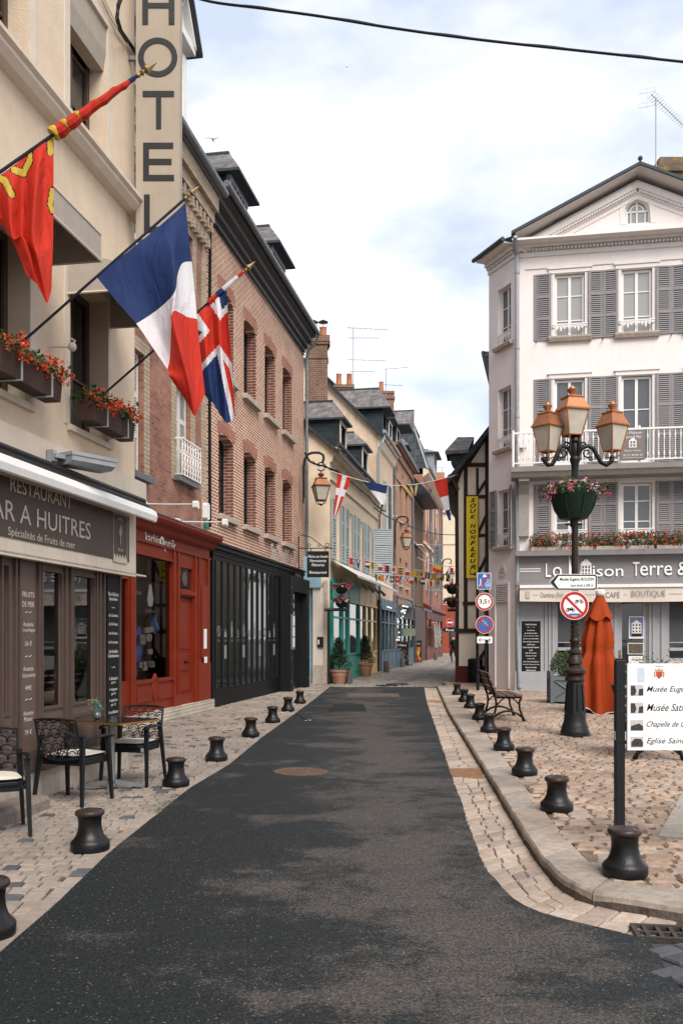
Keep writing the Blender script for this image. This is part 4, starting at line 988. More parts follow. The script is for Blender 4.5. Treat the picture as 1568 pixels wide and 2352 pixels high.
def dormer(par, a, b, zb, ze, zr, yf, yb, fm=SLATED, rm=SLATE, wm=None, gm=GLASS, over=.32, closed=False, post=None, hip=.35, name='dormer'):
    m = MB(); wall(m, a, b, zb, ze, [(a+.14,b-.14,zb+.15,ze-.22)], .1, yf)
    m.quad((a,yb,zb),(a,yf,zb),(a,yf,ze),(a,yb,ze)); m.quad((b,yf,zb),(b,yb,zb),(b,yb,ze),(b,yf,ze)); d_ = m.build(name, fm, par)
    m = MB(); 
    m.box(a-.01,a+.14,yf-.03,yf-.001,zb,ze-.05); m.box(b-.14,b+.01,yf-.03,yf-.001,zb,ze-.05); m.box(a-.01,b+.01,yf-.05,yf-.031,ze-.22,ze-.0); m.build('dormer_frame', post or ZINCL, d_)
    e0, e1 = a-over*.6, b+over*.6; yf2 = yf-over; cx_ = (a+b)/2; rb = yb+.4
    m = MB(); r0 = (cx_,yf2+(b-a)*hip,zr); r1 = (cx_,rb,zr)
    m.add([(e0,yf2,ze),(e1,yf2,ze),(e1,rb,ze),(e0,rb,ze),r0,r1], [(0,1,4),(1,2,5,4),(3,0,4,5)]); m.build('dormer_roof', rm, d_)
    m = MB(); m.add([(e0,yf2,ze-.07),(e1,yf2,ze-.07),(e1,rb,ze-.07),(e0,rb,ze-.07),(e0,yf2,ze-.004),(e1,yf2,ze-.004),(e1,rb,ze-.004),(e0,rb,ze-.004)], [(0,3,2,1),(4,5,6,7),(0,1,5,4),(1,2,6,5),(2,3,7,6),(3,0,4,7)])
    m.box(cx_-.06,cx_+.06,r0[1],rb,zr-.03,zr+.03); m.build('dormer_eave', SLATEC, d_)
    if closed:
        m = MB(); n = int((ze-zb)/.09)
        for k in range(n-3): z = zb+.16+k*.09; m.box(a+.15,b-.15,yf+.01,yf+.03,z,z+.06)
        m.build('dormer_shutter', ZINC, d_)
    else: window(d_, a+.14, b-.14, zb+.15, ze-.22, yf+.05, wm or BLK, gm, 2, (.5,), .05)
    return d_
for pl, pr_, cl in ((524,564,True),(621,651,False)):
    a = F.u(pl,.0); b = F.u(pr_,.0); dormer(C_, a, b, 12.0, 13.35, 14.25, -.02, 1.6, closed=cl)
# black shopfront
w_ = .30
uK0, uK1 = F.u(488,w_), F.u(697,w_); zk = F.z(488,1256,w_); print('shop h', zk, F.z(697,1330,w_), F.z(488,1628,w_))
zk = 3.75
eu0 = F.u(655,w_)
m = MB(); m.box(uK0,uK1,-w_,-.001,zk-.35,zk); m.box(uK0,uK0+.25,-w_,-.001,0,zk-.35); m.box(uK0+.25,eu0,-w_,-.001,0,.42); m.box(uK0,uK1,-w_-.05,-w_,zk-.1,zk-.02); m.box(uK0-.1,uK1,-w_-.08,-.001,zk,zk+.06)
for z in (zk-.16,zk-.24): m.box(uK0,uK1,-w_-.02,-w_,z,z+.02)
m.build('shopfront', mat('anthracite', (.006,.007,.008), .5, .15, 4, .05, spec=.12), C_)
m = MB(); m.box(uK0+.25,eu0,-w_+.02,-w_+.04,.42,zk-.35); gp = m.build('shop_window', glassy('black_glass', (.008,.011,.012), .03, .6, .02), C_)
m = MB(); n = 13
for k in range(n+1):
    x = uK0+.25+(eu0-uK0-.25)*k/n; m.box(x-.03,x+.03,-w_-.015,-w_+.02,.42,zk-.35)
m.build('glazing_fins', BLK, C_)
icw = mat('icon_white', (.22,.22,.22), .6)
for k in range(11):
    m = MB()
    x = uK0+.25+(eu0-uK0-.25)*(k+.5)/n; z = 1.75+.0*k; y_ = -w_+.018
    kind = k%4
    if kind == 0: m.ring(x,y_,z,.11,.13,18,.004); m.box(x-.01,x+.01,y_-.004,y_,z-.12,z+.12)
    elif kind == 1: m.box(x-.08,x+.08,y_-.004,y_,z-.14,z-.02); m.box(x-.06,x-.04,y_-.004,y_,z-.02,z+.05); m.box(x+.03,x+.05,y_-.004,y_,z-.02,z+.05)
    elif kind == 2: m.prism([(x-.05,z-.14),(x+.05,z-.14),(x+.06,z+.08),(x+.02,z+.16),(x+.02,z+.26),(x-.02,z+.26),(x-.02,z+.16),(x-.06,z+.08)], y_, y_-.004)
    else: m.ring(x,y_,z-.02,.05,.07,14,.004); m.box(x-.07,x+.07,y_-.004,y_,z-.14,z-.11)
    m.text(('FAIT MAISON','DESSERT','CUISINE','PRODUITS')[kind], x, y_-.002, z-.22, .2, .045)
    if k%3 == 1: m.box(x-.09,x+.09,y_-.002,y_,1.1,1.42)
    m.build('window_icon', icw, gp)
m = MB(); ua, ub = F.u(622,.34), F.u(671,.34); zc = F.z(622,1288,.34)-.05
m.text('SaQuaNa', (ua+ub)/2, -w_-.02, zk+.30, (ub-ua)*.95, .5, bold=.02); m.text('épicerie', F.u(684,.34), -w_-.055, zk-.16, .8, .14, bold=.02)
tp = m.build('shop_name', mat('brushed_steel', (.42,.40,.37), .3, .1, 5, 0, metal=.8), C_)
# black entrance box at the right end
e0, e1 = F.u(655,.45), F.u(699,.45); ze = 3.45
m = MB(); m.box(e0,e1+.0,-.62,-.30-.002,ze-.45,ze); m.box(e0,e0+.35,-.62,-.302,0,ze-.45); m.box(e1-.35,e1,-.62,-.302,0,ze-.45)
m.box(uK1,e1,-.30,0,0,ze)
m.build('entrance_box', BLKM, C_)
MB().box(e0+.35,e1-.35,-.40,-.38,0,ze-.45).build('entrance_door', GLASS, C_)
m = MB()
for z in (.3,1.0,1.9,2.6,3.1):
    for x in (e0+.08,e1-.08): m.sphere((x,-.622,z), .014, 6, 4)
m.build('bolt', ZINCL, C_)
m = MB(); m.box(e0-.02,e0+.28,-.68,-.622,1.25,2.3); mc = m.build('menu_case', ZINC, C_)
m = MB(); 
for k in range(3): m.box(e0+.02,e0+.24,-.684,-.6801,1.32+k*.32,1.60+k*.32)
m.build('menu_sheet', WHT, mc)
m = MB(); m.disc(F.u(687,.05), -.0, F.z(687,1305,0), .16, 20, .04); m.build('wall_plaque', STONEW, C_)

# ================================================================== THE LANE BEYOND (left side)
F = FD
CRM = mat('cream_render', (.66,.545,.41), .9, .10, 1.6, .3, 60, streak=.35, dirt=(.30,.24,.18))
CRMD = mat('stained_render', (.60,.46,.34), .95, .2, 1.2, .4, 50, streak=.75, dirt=(.20,.15,.11))
PKW = mat('pier_render', (.60,.54,.48), .9, .08, 2, .3)
LBLUE = mat('pale_blue_paint', (.22,.36,.43), .55, .1, 4, .1); TEAL = mat('teal_paint', (.025,.30,.25), .5, .15, 4, .1, spec=.3); YEL = mat('yellow_paint', (.66,.41,.09), .5, .15, 4, .1, spec=.3)
SHB = mat('shutter_pale_blue', (.40,.45,.47), .6, .08, 5, .05); SHBL = mat('shutter_blue', (.05,.13,.20), .6, .15); BLUEG = mat('blue_grey_paint', (.075,.125,.155), .55, .2, 4, .15); PURP = mat('slate_blue_paint', (.06,.07,.11), .6, .2)
def zr(px, py, w=0): return FD.z(px, py, w)
Dh = fthing('cream_house', 'low cream house with pale blue shutters above the teal and yellow shop', 'building', F)
uD1 = F.u(867)
hD = [(F.u(769.5),F.u(780),4.45,6.5),(F.u(799),F.u(807.5),4.45,6.5),(F.u(824),F.u(832),4.45,6.5),(F.u(846.5),F.u(853),4.45,6.5)]
wD = 1.0; hD = [(b-wD, b, c, d) for a,b,c,d in hD]
ez = 8.3
m = MB(); wall(m, 0, uD1, 3.6, ez, hD, .2); shell(m, 0, uD1, 0, ez, 0, 8, left=False)
# gable end, facing the square
gx = Vector((math.cos(-F.ang), math.sin(-F.ang)))
m.add([(0,0,3.1),(0,0,ez),(0,.0,ez),(0,0,3.1)], [])
L_ = 7.6
gd = (-L_*math.cos(F.ang), L_*math.sin(F.ang))   # world -X in local axes
m.add([(0,0,0),(0,0,ez),(gd[0]*.55,gd[1]*.55,ez+L_*.55*.84),(gd[0],gd[1],ez),(gd[0],gd[1],0)], [(0,1,2,3,4)])
m.build('wall', CRM, Dh)
m = MB(); rh = L_*.55*.84
uu = uD1
def rl(t, u, dz=0, dy=0): return (u+gd[0]*t, gd[1]*t, ez+ (rh*t/.55 if t < .56 else rh*(1-(t-.55)/.45))+dz)
m.add([rl(-.05,-.2), rl(-.05,uu), rl(.55,uu), rl(.55,-.2), rl(-.05,-.2,.12), rl(-.05,uu,.12), rl(.55,uu,.12), rl(.55,-.2,.12)], [(0,3,2,1),(4,5,6,7),(0,1,5,4),(1,2,6,5),(2,3,7,6),(3,0,4,7)])
m.add([rl(1.0,-.2), rl(1.0,uu), rl(.55,uu,.121), rl(.55,-.2,.121)], [(0,1,2,3)])
m.build('roof', SLATED, Dh)
m = MB(); m.prismx([(0,ez-.55),(-.08,ez-.5),(-.12,ez-.32),(-.28,ez-.2),(-.3,ez-.02),(0,ez-.02)], .02, uD1-.02); m.box(.02,uD1-.02,-.06,0,ez-1.15,ez-1.05); m.build('cornice', CRM, Dh)
m = MB(); m.tube([(-.3,-.38,ez+.02),(uD1,-.38,ez+.02)], .075, 8); m.build('gutter', SLATEC, Dh)
for i,(a,b,c,d) in enumerate(hD):
    window(Dh, a, b, c, d, .1, WHT, GLASSM, 2, (.5,), .05)
for pl, pr_ in ((759,769.4),(780.2,789),(790,799),(807.8,815.5),(816,823.8),(832.2,839),(839.5,846.5)):
    louvre(Dh, F.u(pl)+.03, F.u(pr_)-.03, 4.4, 6.55, -.03, SHB, panels=(0,.3,.68,1), step=.09)
u_ = F.u(853.5); louvre(Dh, u_, u_+.95, 4.4, 6.55, -.05, SHB, panels=(0,.3,.68,1), step=.09, rot=-R(62))
for pl, pr_, ze_, zr_ in ((780,794,9.75,10.55),(831,843,9.8,10.5)):
    dormer(Dh, F.u(pl), F.u(pr_), ez+.02, ze_, zr_, .0, 3.4, over=.24, post=CREAM, hip=.5)
m = MB(); m.tube([(uD1-.05,-.36,ez),(uD1-.05,-.2,ez-.5),(uD1-.05,-.1,ez-1),(uD1-.05,-.1,0)], .055, 8); m.build('downpipe', ZINC, Dh)
# tall chimney
t = thing('chimney', 'tall old brick chimney with two capped clay pots', 'chimney', (rx(702)*35, 35, 9.0))
CHB = brick('chimney_brick', (.14,.075,.05), (.23,.115,.075), (.28,.22,.17), .22, .075, .011, var=.35, bump=.6)
m = MB(); m.box(0,.83,0,.7,0,3.3); m.box(-.03,.86,-.03,.73,3.3,3.36); m.box(0,.83,0,.7,3.36,3.85); m.box(-.05,.88,-.05,.75,3.85,3.95); m.box(-.08,.92,-.08,.78,3.95,4.18); m.build('stack', CHB, t)
for x in (.28,.66):
    m = MB(); m.lathe([(.15,0),(.13,.1),(.13,.38),(.15,.42),(.12,.42)], 14, (x,.35,4.17)); p_ = m.build('chimney_pot', TERRA, t, smooth=True, auto=40)
    m = MB(); m.lathe([(.19,.62),(.20,.64),(.02,.74)], 10, (x,.35,4.17))
    for q in range(4): m.tube([(x+.11*math.cos(q*1.57),.35+.11*math.sin(q*1.57),4.5),(x+.15*math.cos(q*1.57),.35+.15*math.sin(q*1.57),4.8)], .008, 4)
    m.build('cowl', BLK, p_)
# blue garage door and pale pier (ground floor of the gable)
Y_ = 31.75
def X(px, Y=Y_): return rx(px)*Y
def Z(py, Y=Y_): return EYE-(py-HZ)/FOC*Y
m = MB(Matrix.Rotation(-F.ang,4,'Z')@Matrix.Translation((-F.O.x,-F.O.y,0)))
m.box(X(700)-.3,X(718),Y_+.12,Y_+.2,0,Z(1350)); m.build('garage_door', LBLUE, Dh)
m = MB(Matrix.Rotation(-F.ang,4,'Z')@Matrix.Translation((-F.O.x,-F.O.y,0))); m.box(X(696),X(737),Y_-.1,Y_+.24,Z(1350)+.0,Z(1278)); m.build('blue_lintel', LBLUE, Dh)
MT = Matrix.Rotation(-F.ang,4,'Z')@Matrix.Translation((-F.O.x,-F.O.y,0))
m = MB(MT); m.box(X(718),X(742),Y_,Y_+.23,.65,Z(1350)-.002); m.build('pier', PKW, Dh)
m = MB(MT); m.box(X(718)-.01,X(742)+.01,Y_-.02,Y_+.23,0,.65); m.box(X(742)+.011,X(752),Y_+.0,Y_+.22,0,3.6); m.build('pier_base', STONEW, Dh)
m = MB(MT); m.box(X(728.5),X(734.5),Y_-.06,Y_-.001,Z(1487),Z(1463)); m.box(X(734.5)+.004,X(742),Y_-.08,Y_-.001,Z(1487),Z(1463)); nb = m.build('number_plate', BLK, Dh)
m = MB(MT); m.text('1', X(731.5), Y_-.064, Z(1475), .05, .16, bold=.02); m.build('number', WHT, nb)
# teal and yellow shopfront
uT0, uT1, uT2 = .12, F.u(821), F.u(860)
def shop(par, a, b, bays, mt, y=-.08, z0=.0, zb=1.0, zt_=2.95, zf=3.7, gm=GLASSM, nm='shopfront', bar=2.3):
    m = MB(); m.box(a,b,y,y+.1,z0,zb-.001); m.box(a,b,y,y+.1,zt_+.001,zf); m.box(a,b,y-.05,y,zb-.06,zb); m.box(a,b,y-.06,y,zt_,zt_+.09); m.box(a,b,y-.03,y,z0,z0+.15)
    n = len(bays); x = a
    for k, w_ in enumerate(bays):
        x2 = a+(b-a)*sum(bays[:k+1])/sum(bays)
        m.box(x,x+.10,y-.02,y+.1,z0+.15,zf-.1); m.box(x2-.10,x2,y-.02,y+.1,z0+.15,zf-.1); m.box(x+.1,x2-.1,y+.0,y+.09,bar,bar+.07)
        m.bev(x+.2,x2-.2,y-.015,y,z0+.25,zb-.15,.02); m.bev(x+.16,x2-.16,y-.015,y,zt_+.2,zf-.15,.02)
        x = x2
    o = m.build(nm, mt, par)
    MB().box(a+.02,b-.02,y+.06,y+.07,zb,zt_).build('shop_glass', gm, o)
    return o
shop(Dh, uT0, uT1, (1.3,.8,1.6), TEAL); shop(Dh, uT1, uT2, (1,.9,1), YEL)
a_, b_ = F.u(791)-.1, F.u(801)+.1
FAB = mat('awning_fabric', (.70,.68,.64), .8, .06, 3, .1)
m = MB(); n = 10
for k in range(n):
    x0 = uT0-.2+(uD1-.2-uT0)*k/n; x1 = uT0-.2+(uD1-.2-uT0)*(k+1)/n; s0 = .06*(k%2); s1 = .06*((k+1)%2)
    m.add([(x0,-.05,4.35),(x1,-.05,4.35),(x1,-1.0,3.78+s1*.4),(x0,-1.0,3.78+s0*.4),(x0,-1.02,3.70),(x1,-1.02,3.70)], [(0,3,2,1),(3,4,5,2)])
m.build('awning', FAB, Dh)
m = MB(); m.tube([(uT0-.2,-1.0,3.74),(uD1-.4,-1.0,3.74)], .02, 5)
for k in range(6):
    x = uT0+.5+k*1.6; m.tube([(x,-.5,3.72),(x,-.75,3.45)], [.03,.07], 8)
m.build('awning_lamp', ZINCL, Dh)
# ---- E ----------------------------------------------------------------
uE0, uE1 = uD1, F.u(902)
E_ = fthing('stained_gable_house', 'taller house with stained beige gable, slate dormers and blue shutters', 'building', F)
ezE = 11.3
m = MB(); hE = [(F.u(885),F.u(891),6.9,9.4),(F.u(884),F.u(890),4.4,6.0)]
wall(m, uE0, uE1, 3.4, ezE, hE, .2); shell(m, uE0, uE1, 0, ezE, 0, 9, left=False)
Lg = 9.0; gd = (-Lg*math.cos(F.ang), Lg*math.sin(F.ang)); hp = Lg*.5*.98
m.add([(uE0,0,3),(uE0,0,ezE),(uE0+gd[0]*.5,gd[1]*.5,ezE+hp),(uE0+gd[0],gd[1],ezE),(uE0+gd[0],gd[1],3)], [(0,1,2,3,4)])
m.build('wall', CRMD, E_)
def gabled(par, u0, u1, ez, L, f, pitch, m_, over=.25, th=.14, name='roof'):
    gd = (-L*math.cos(F.ang), L*math.sin(F.ang)); m = MB()
    def q(t, u, dz=0): return (u+gd[0]*t, gd[1]*t, ez+(pitch*L*t if t <= f else pitch*L*f*(1-(t-f)/(1-f)))+dz)
    for t0, t1 in ((-.03,f),(f,1)):
        m.add([q(t0,u0-over), q(t0,u1), q(t1,u1), q(t1,u0-over), q(t0,u0-over,th), q(t0,u1,th), q(t1,u1,th), q(t1,u0-over,th)], [(0,3,2,1),(4,5,6,7),(0,1,5,4),(1,2,6,5),(2,3,7,6),(3,0,4,7)])
    return m.build(name, m_, par)
gabled(E_, uE0, uE1, ezE, Lg, .5, .98, SLATED)
m = MB(); m.prismx([(0,ezE-.7),(-.1,ezE-.6),(-.3,ezE-.1),(0,ezE-.05)], uE0+.02, uE1); m.build('cornice', CRM, E_)
m = MB(); m.tube([(uE0-.3,-.36,ezE),(uE1,-.36,ezE)], .09, 8); m.tube([(uE0+.0,-.36,ezE-.02),(uE0-.15,-.25,ezE-.5),(uE0-.15,-.1,ezE-.9),(uE0-.15,-.1,8.5)], .05, 8); m.build('gutter', ZINCL, E_)
for a,b,c,d in hE: window(E_, a,b,c,d,.1,WHT,GLASSM,2,(.5,),.05)
for a,b,c,d in hE[:1]:
    louvre(E_, a-.85, a-.02, c, d, -.03, SHB, step=.1); louvre(E_, b+.02, b+.85, c, d, -.03, SHBL, step=.1)
    MB().box(a-.2,b+.2,-.2,0,c-.15,c).build('sill', STONEW, E_)
dormer(E_, F.u(877), F.u(886), ezE+.02, 12.85, 14.0, .0, 3.6, over=.45, post=SLATED, hip=.5)
dormer(E_, F.u(892), F.u(899), ezE+.02, 12.9, 13.4, .0, 3.0, over=.35, post=WHT, hip=.4)
t = thing('chimney', 'low brick chimney with two tall bare clay pots', 'chimney', (rx(768)*46, 46, 12.2))
m = MB(); m.box(0,.95,0,.8,0,2.0); m.box(-.05,1.0,-.05,.85,2.0,2.15); m.build('stack', CHB, t)
for x in (.22,.75):
    m = MB(); m.lathe([(.19,0),(.14,.3),(.13,.62),(.15,.66),(.11,.66)], 14, (x,.4,2.12)); m.build('chimney_pot', TERRA, t, smooth=True, auto=40)
shop(E_, F.u(869), F.u(886), (1,1), BLUEG, y=-.12, zf=3.5, gm=GLASS); shop(E_, F.u(886), F.u(903), (1,1), BLUEG, y=-.12, zf=3.5, gm=GLASS)
# ---- F: brick house ---------------------------------------------------
uF0, uF1 = uE1, F.u(945)
Fh = fthing('brick_house', 'orange brick house with narrow deep windows halfway down the lane', 'building', F)
BRF = brick('far_brick', (.30,.12,.065), (.40,.18,.105), (.40,.31,.23), .22, .08, .012, var=.3, bump=.6)
hF = []
for pl, pr_ in ((903,911),(917,924.5),(931,938.5)):
    a, b = F.u(pl), F.u(pr_); b = a+1.0; hF.append((a,b,zr(907,1186),zr(907,1095))); hF.append((a,b,3.9+.7,6.1))
m = MB(); wall(m, uF0, uF1, 3.4, 11.9, hF, .4); shell(m, uF0, uF1, 0, 11.9, 0, 8); m.build('wall', BRF, Fh)
for a,b,c,d in hF:
    o = window(Fh, a,b,c,d,.3,WHT,GLASSM,1,(.5,),.06); MB().box(a-.12,b+.12,-.15,.1,c-.15,c).build('sill', STONEW, o)
m = MB(); m.box(uF0,uF1,-.06,0,10.3,10.42); m.box(uF0,uF1,-.08,0,3.9,4.05); m.box(uF0,uF1,-.12,0,11.5,11.9); m.box(uF0,uF1,-.3,0,11.9,12.05); m.build('cornice', BRF, Fh)
m = MB()
for px in (911,924,940): m.ring(F.u(px), -.01, 10.9, .07, .12, 12, .02)
m.build('tie_ring', BLK, Fh)
m = MB(); m.tube([(uF0-.1,-.38,12.08),(uF1+.2,-.38,12.08)], .1, 8); m.tube([(uF1-.1,-.1,12),(uF1-.1,-.1,0)], .06, 6); m.tube([(uF0+.1,-.1,11.3),(uF0+.1,-.1,0)], .06, 6); m.build('gutter', ZINC, Fh)
gabled(Fh, uF0, uF1, 12.1, 8, .5, .95, SLATED, over=0)
dormer(Fh, F.u(906,-.3), F.u(913,-.3), 12, 13.6, 14.6, .2, 3.6, over=.8, post=WHT, hip=-.1)
dormer(Fh, F.u(925,-.3), F.u(931,-.3), 12, 13.3, 13.9, .3, 3.0, over=.4, post=WHT, hip=.4)
t = thing('chimney', 'small brick chimney with one clay pot behind the dormers', 'chimney', (rx(874)*52, 52, 13.0))
m = MB(); m.box(0,.75,0,.8,0,2.5); m.box(-.06,.81,-.06,.86,2.2,2.35); m.box(-.03,.78,-.03,.83,2.5,2.65); m.build('stack', CHB, t)
m = MB(); m.lathe([(.17,0),(.13,.3),(.12,.55),(.15,.6)], 10, (.05,.4,2.65)); m.build('chimney_pot', TERRA, t)
DARKSH = mat('dark_shop', (.03,.038,.045), .5, .2)
shop(Fh, F.u(903)+.2, F.u(944), (1,1,1,1), BLUEG, y=-.15, zf=3.4, gm=GLASS, zt_=2.7)
m = MB(); m.add([(F.u(905),-.1,3.9),(F.u(913),-.1,3.9),(F.u(913),-.8,3.5),(F.u(905),-.8,3.5),(F.u(905),-.8,3.3),(F.u(913),-.8,3.3)], [(0,3,2,1),(3,4,5,2)]); m.build('blue_awning', mat('awning_blue', (.02,.14,.33), .6), Fh)
m = MB(); m.add([(F.u(919),-.1,3.6),(F.u(944),-.1,3.6),(F.u(944),-1.3,3.3),(F.u(919),-1.3,3.3)], [(0,3,2,1)]); m.box(F.u(919),F.u(944),-1.32,-1.28,3.15,3.3); m.build('shop_canopy', DARKSH, Fh)
BULB = mat('lit_bulb', (1,.8,.5), .5, 0, 1, 0, emit=((1,.78,.5),1.2)); TUBE = mat('lit_tube', (1,1,1), .5, 0, 1, 0, emit=((.9,.96,1),.5))
lg = fthing('festoon_lights', 'string of small lit bulbs in the dark shop window down the lane', 'lights', F)
m = MB()
for px, py in ((915,1428),(916,1453),(917,1464),(916,1470),(911,1470),(934,1435),(921,1420),(925,1416)):
    u_, z_ = F.uz(px, py, .25); m.sphere((u_,-.25,z_), .035, 8, 5)
m.build('bulb', BULB, lg)
m = MB(); 
for px, py, r in ((922,1405,.14),(926,1403,.2),(929,1408,.16),(931,1402,.13)):
    u_, z_ = F.uz(px, py, .5); m.sphere((u_,-.5,z_), r*.34, 10, 6)
m.build('lit_globe', TUBE, lg)
m = MB(); u_, z_ = F.uz(889,1394,.3); m.tube([(u_,-.3,z_),(u_+1.5,-.3,z_-.02)], .03, 5); u_, z_ = F.uz(925,1392,.5); m.tube([(u_,-.5,z_),(u_+2.2,-.5,z_+.02)], .04, 5); m.build('lit_tube', TUBE, lg)
# ---- G: narrow timber-framed house -------------------------------------
uG0, uG1 = uF1, F.u(971)
Gh = fthing('timber_house', 'narrow timber-framed house with weathered grey posts in the lane', 'building', F)
TIM = mat('grey_timber', (.13,.095,.072), .85, .3, 8, .4, 40); INF = mat('infill_plaster', (.42,.34,.27), .95, .15, 3, .3, streak=.5)
m = MB(); wall(m, uG0, uG1, 0, 10.6, [], .1); shell(m, uG0, uG1, 0, 10.6, 0, 8); m.build('wall', INF, Gh)
m = MB(); x = uG0+.1
while x < uG1-.2: m.box(x,x+.16,-.05,0,3.6,10.5); x += .42
for z in (3.5,5.4,7.6,10.3): m.box(uG0,uG1,-.09,-.051,z,z+.22)
m.build('timber_frame', TIM, Gh)
for z in (5.65,7.85):
    for k in range(2):
        a = F.u(951)+k*2.6; window(Gh, a, a+1.2, z, z+1.7, -.06, TIM, GLASS, 2, (.5,), .06)
m = MB(); m.prismx([(-1.0,10.7),(-1.0,10.85),(0,11.9),(.8,12.6),(.8,10.6)], uG0, uG1); m.build('roof', SLATED, Gh)
m = MB(); m.tube([(uG0,-1.05,10.75),(uG1,-1.05,10.75)], .09, 8); m.build('gutter', SLATEC, Gh)
m = MB(); m.box(uG0+.05,uG1-.05,-.2,0,0,3.5); m.build('shopfront', mat('brown_shop', (.06,.035,.028), .6, .2), Gh)
m = MB(); m.tube([(uG0+.5,-.1,7.7),(uG1-.6,-.45,7.2),(uG1-.6,-.45,7.0)], .03, 5); m.box(F.u(951),F.u(956),-.5,-.1,7.6,7.65); m.build('rail', WHT, Gh)
# ---- H: red brick mansard house -----------------------------------------
uH0, uH1 = uG1, F.u(1013)
Hh = fthing('mansard_house', 'red brick house with diamond slate mansard above the dark red shop', 'building', F)
hH = []
for pl in (978,990,1001):
    a = F.u(pl); hH += [(a,a+1.3,9.3,11.9),(a,a+1.3,5.2,7.6)]
m = MB(); wall(m, uH0, uH1, 3.4, 13.2, hH, .3); shell(m, uH0, uH1, 0, 13.2, 0, 9); m.build('wall', brick('far_red_brick', (.28,.09,.06), (.36,.13,.09), (.38,.27,.2), .22, .08, .01, var=.25), Hh)
for a,b,c,d in hH:
    o = window(Hh, a,b,c,d,.2,WHT,GLASSM,2,(.5,),.06); MB().prism([(a-.22,c-.1),(a-.001,c-.1),(a-.001,d+.001),(b+.001,d+.001),(b+.001,c-.1),(b+.22,c-.1),(b+.22,d+.3),(a-.22,d+.3)], -.05, 0).build('surround', PLASL, o)
    m = MB(); m.box(a,b,-.3,-.28,c,c+.9); m.build('balustrade', BLK, o)
m = MB(); m.prismx([(0,13.0),(-.4,13.3),(-.4,13.6),(0,13.6)], uH0, uH1); m.box(uH0,uH1,-.1,0,8.3,8.5); m.build('cornice', CRM, Hh)
m = MB(); m.tube([(uH0-.1,-.48,13.65),(uH1,-.48,13.65)], .1, 8); m.tube([(uH1-.3,-.1,13),(uH1-.3,-.1,0)], .07, 6); m.tube([(uH0+5.5,-.1,13),(uH0+5.5,-.1,0)], .07, 6); m.build('gutter', ZINC, Hh)
DIA = brick('diamond_slate', (.05,.06,.065), (.08,.09,.095), (.015,.018,.02), .5, .5, .02, .5, var=.2)
m = MB(); m.add([(uH0,-.3,13.6),(uH1,-.3,13.6),(uH1,.7,16.7),(uH0,.7,16.7),(uH0,5,16.7),(uH1,5,16.7),(uH0,8,13.6),(uH1,8,13.6)], [(0,1,2,3),(3,2,5,4),(0,3,4,6),(1,7,5,2),(4,5,7,6)]); m.build('mansard_roof', DIA, Hh)
m = MB(); m.tube([(uH0,-.3,13.6),(uH0,.7,16.7),(uH0,5,16.72)], .08, 5); m.box(uH0-.05,uH0+4,.6,.9,16.65,16.8); m.build('roof_edge', ZINCL, Hh)
dormer(Hh, F.u(988,0), F.u(995,0), 13.6, 15.9, 16.4, -.25, 1.2, over=.4, post=ZINCL, fm=ZINCL, rm=ZINC, wm=WHT)
REDS = mat('oxblood_paint', (.13,.022,.016), .5, .2, 4, .1)
shop(Hh, uH0+.1, F.u(1009), (1,1,1,1), REDS, y=-.25, zf=3.6, gm=GLASS)
m = MB(); m.prismx([(-.25,3.5),(-.6,3.6),(-.6,3.75),(0,4.1),(0,3.5)], uH0, F.u(1012)); m.build('shop_cornice', REDS, Hh)
NET = mat('fishing_net', (.28,.25,.22), .8, .2); m = MB()
for k in range(26):
    x = uH0+3+k*.24; s_ = .5+.4*math.sin(k*.9); m.tube([(x,-.5,2.6+.3*math.sin(k*.7)),(x+.15,-.55,1.6-s_*.5),(x+.3,-.5,.9)], .02, 4)
for k in range(60):
    x = uH0+3+random.random()*6.5; m.sphere((x,-.55,random.uniform(.8,2.6)), random.uniform(.04,.09), 5, 4)
m.build('net_decoration', NET, Hh)
# ---- I: cream house closing the lane --------------------------------------
t = thing('end_house', 'cream house with slate roof closing the lane, red shop below', 'building', (8.6,95,0)); m = MB()
m.box(0,8,0,8,0,14.6); m.build('wall', CRM, t)
m = MB(); m.box(-.2,8.2,-.25,8.2,14.6,14.9); m.box(0,8,-.08,0,11.3,11.5); m.box(0,8,-.12,0,5.2,5.5); m.build('cornice', PLASL, t)
m = MB(); m.prismx([(-.3,14.9),(4,18.6),(8,14.9)], -.1, 8.1); m.build('roof', SLATE, t)
m = MB(); m.box(1.2,6,-.3,0,0,5.0); m.box(2.5,3.2,-.33,-.301,2.0,4.2); m.build('shopfront', mat('rust_red_paint', (.27,.06,.03), .5, .2), t)
m = MB(); m.box(2.55,3.1,-.34,-.331,.9,3.6); m.build('shop_glass', GLASS, t)
m = MB(); m.tube([(4.2,-.12,14.4),(4.2,-.12,5.5)], .07, 6); m.build('downpipe', ZINC, t)
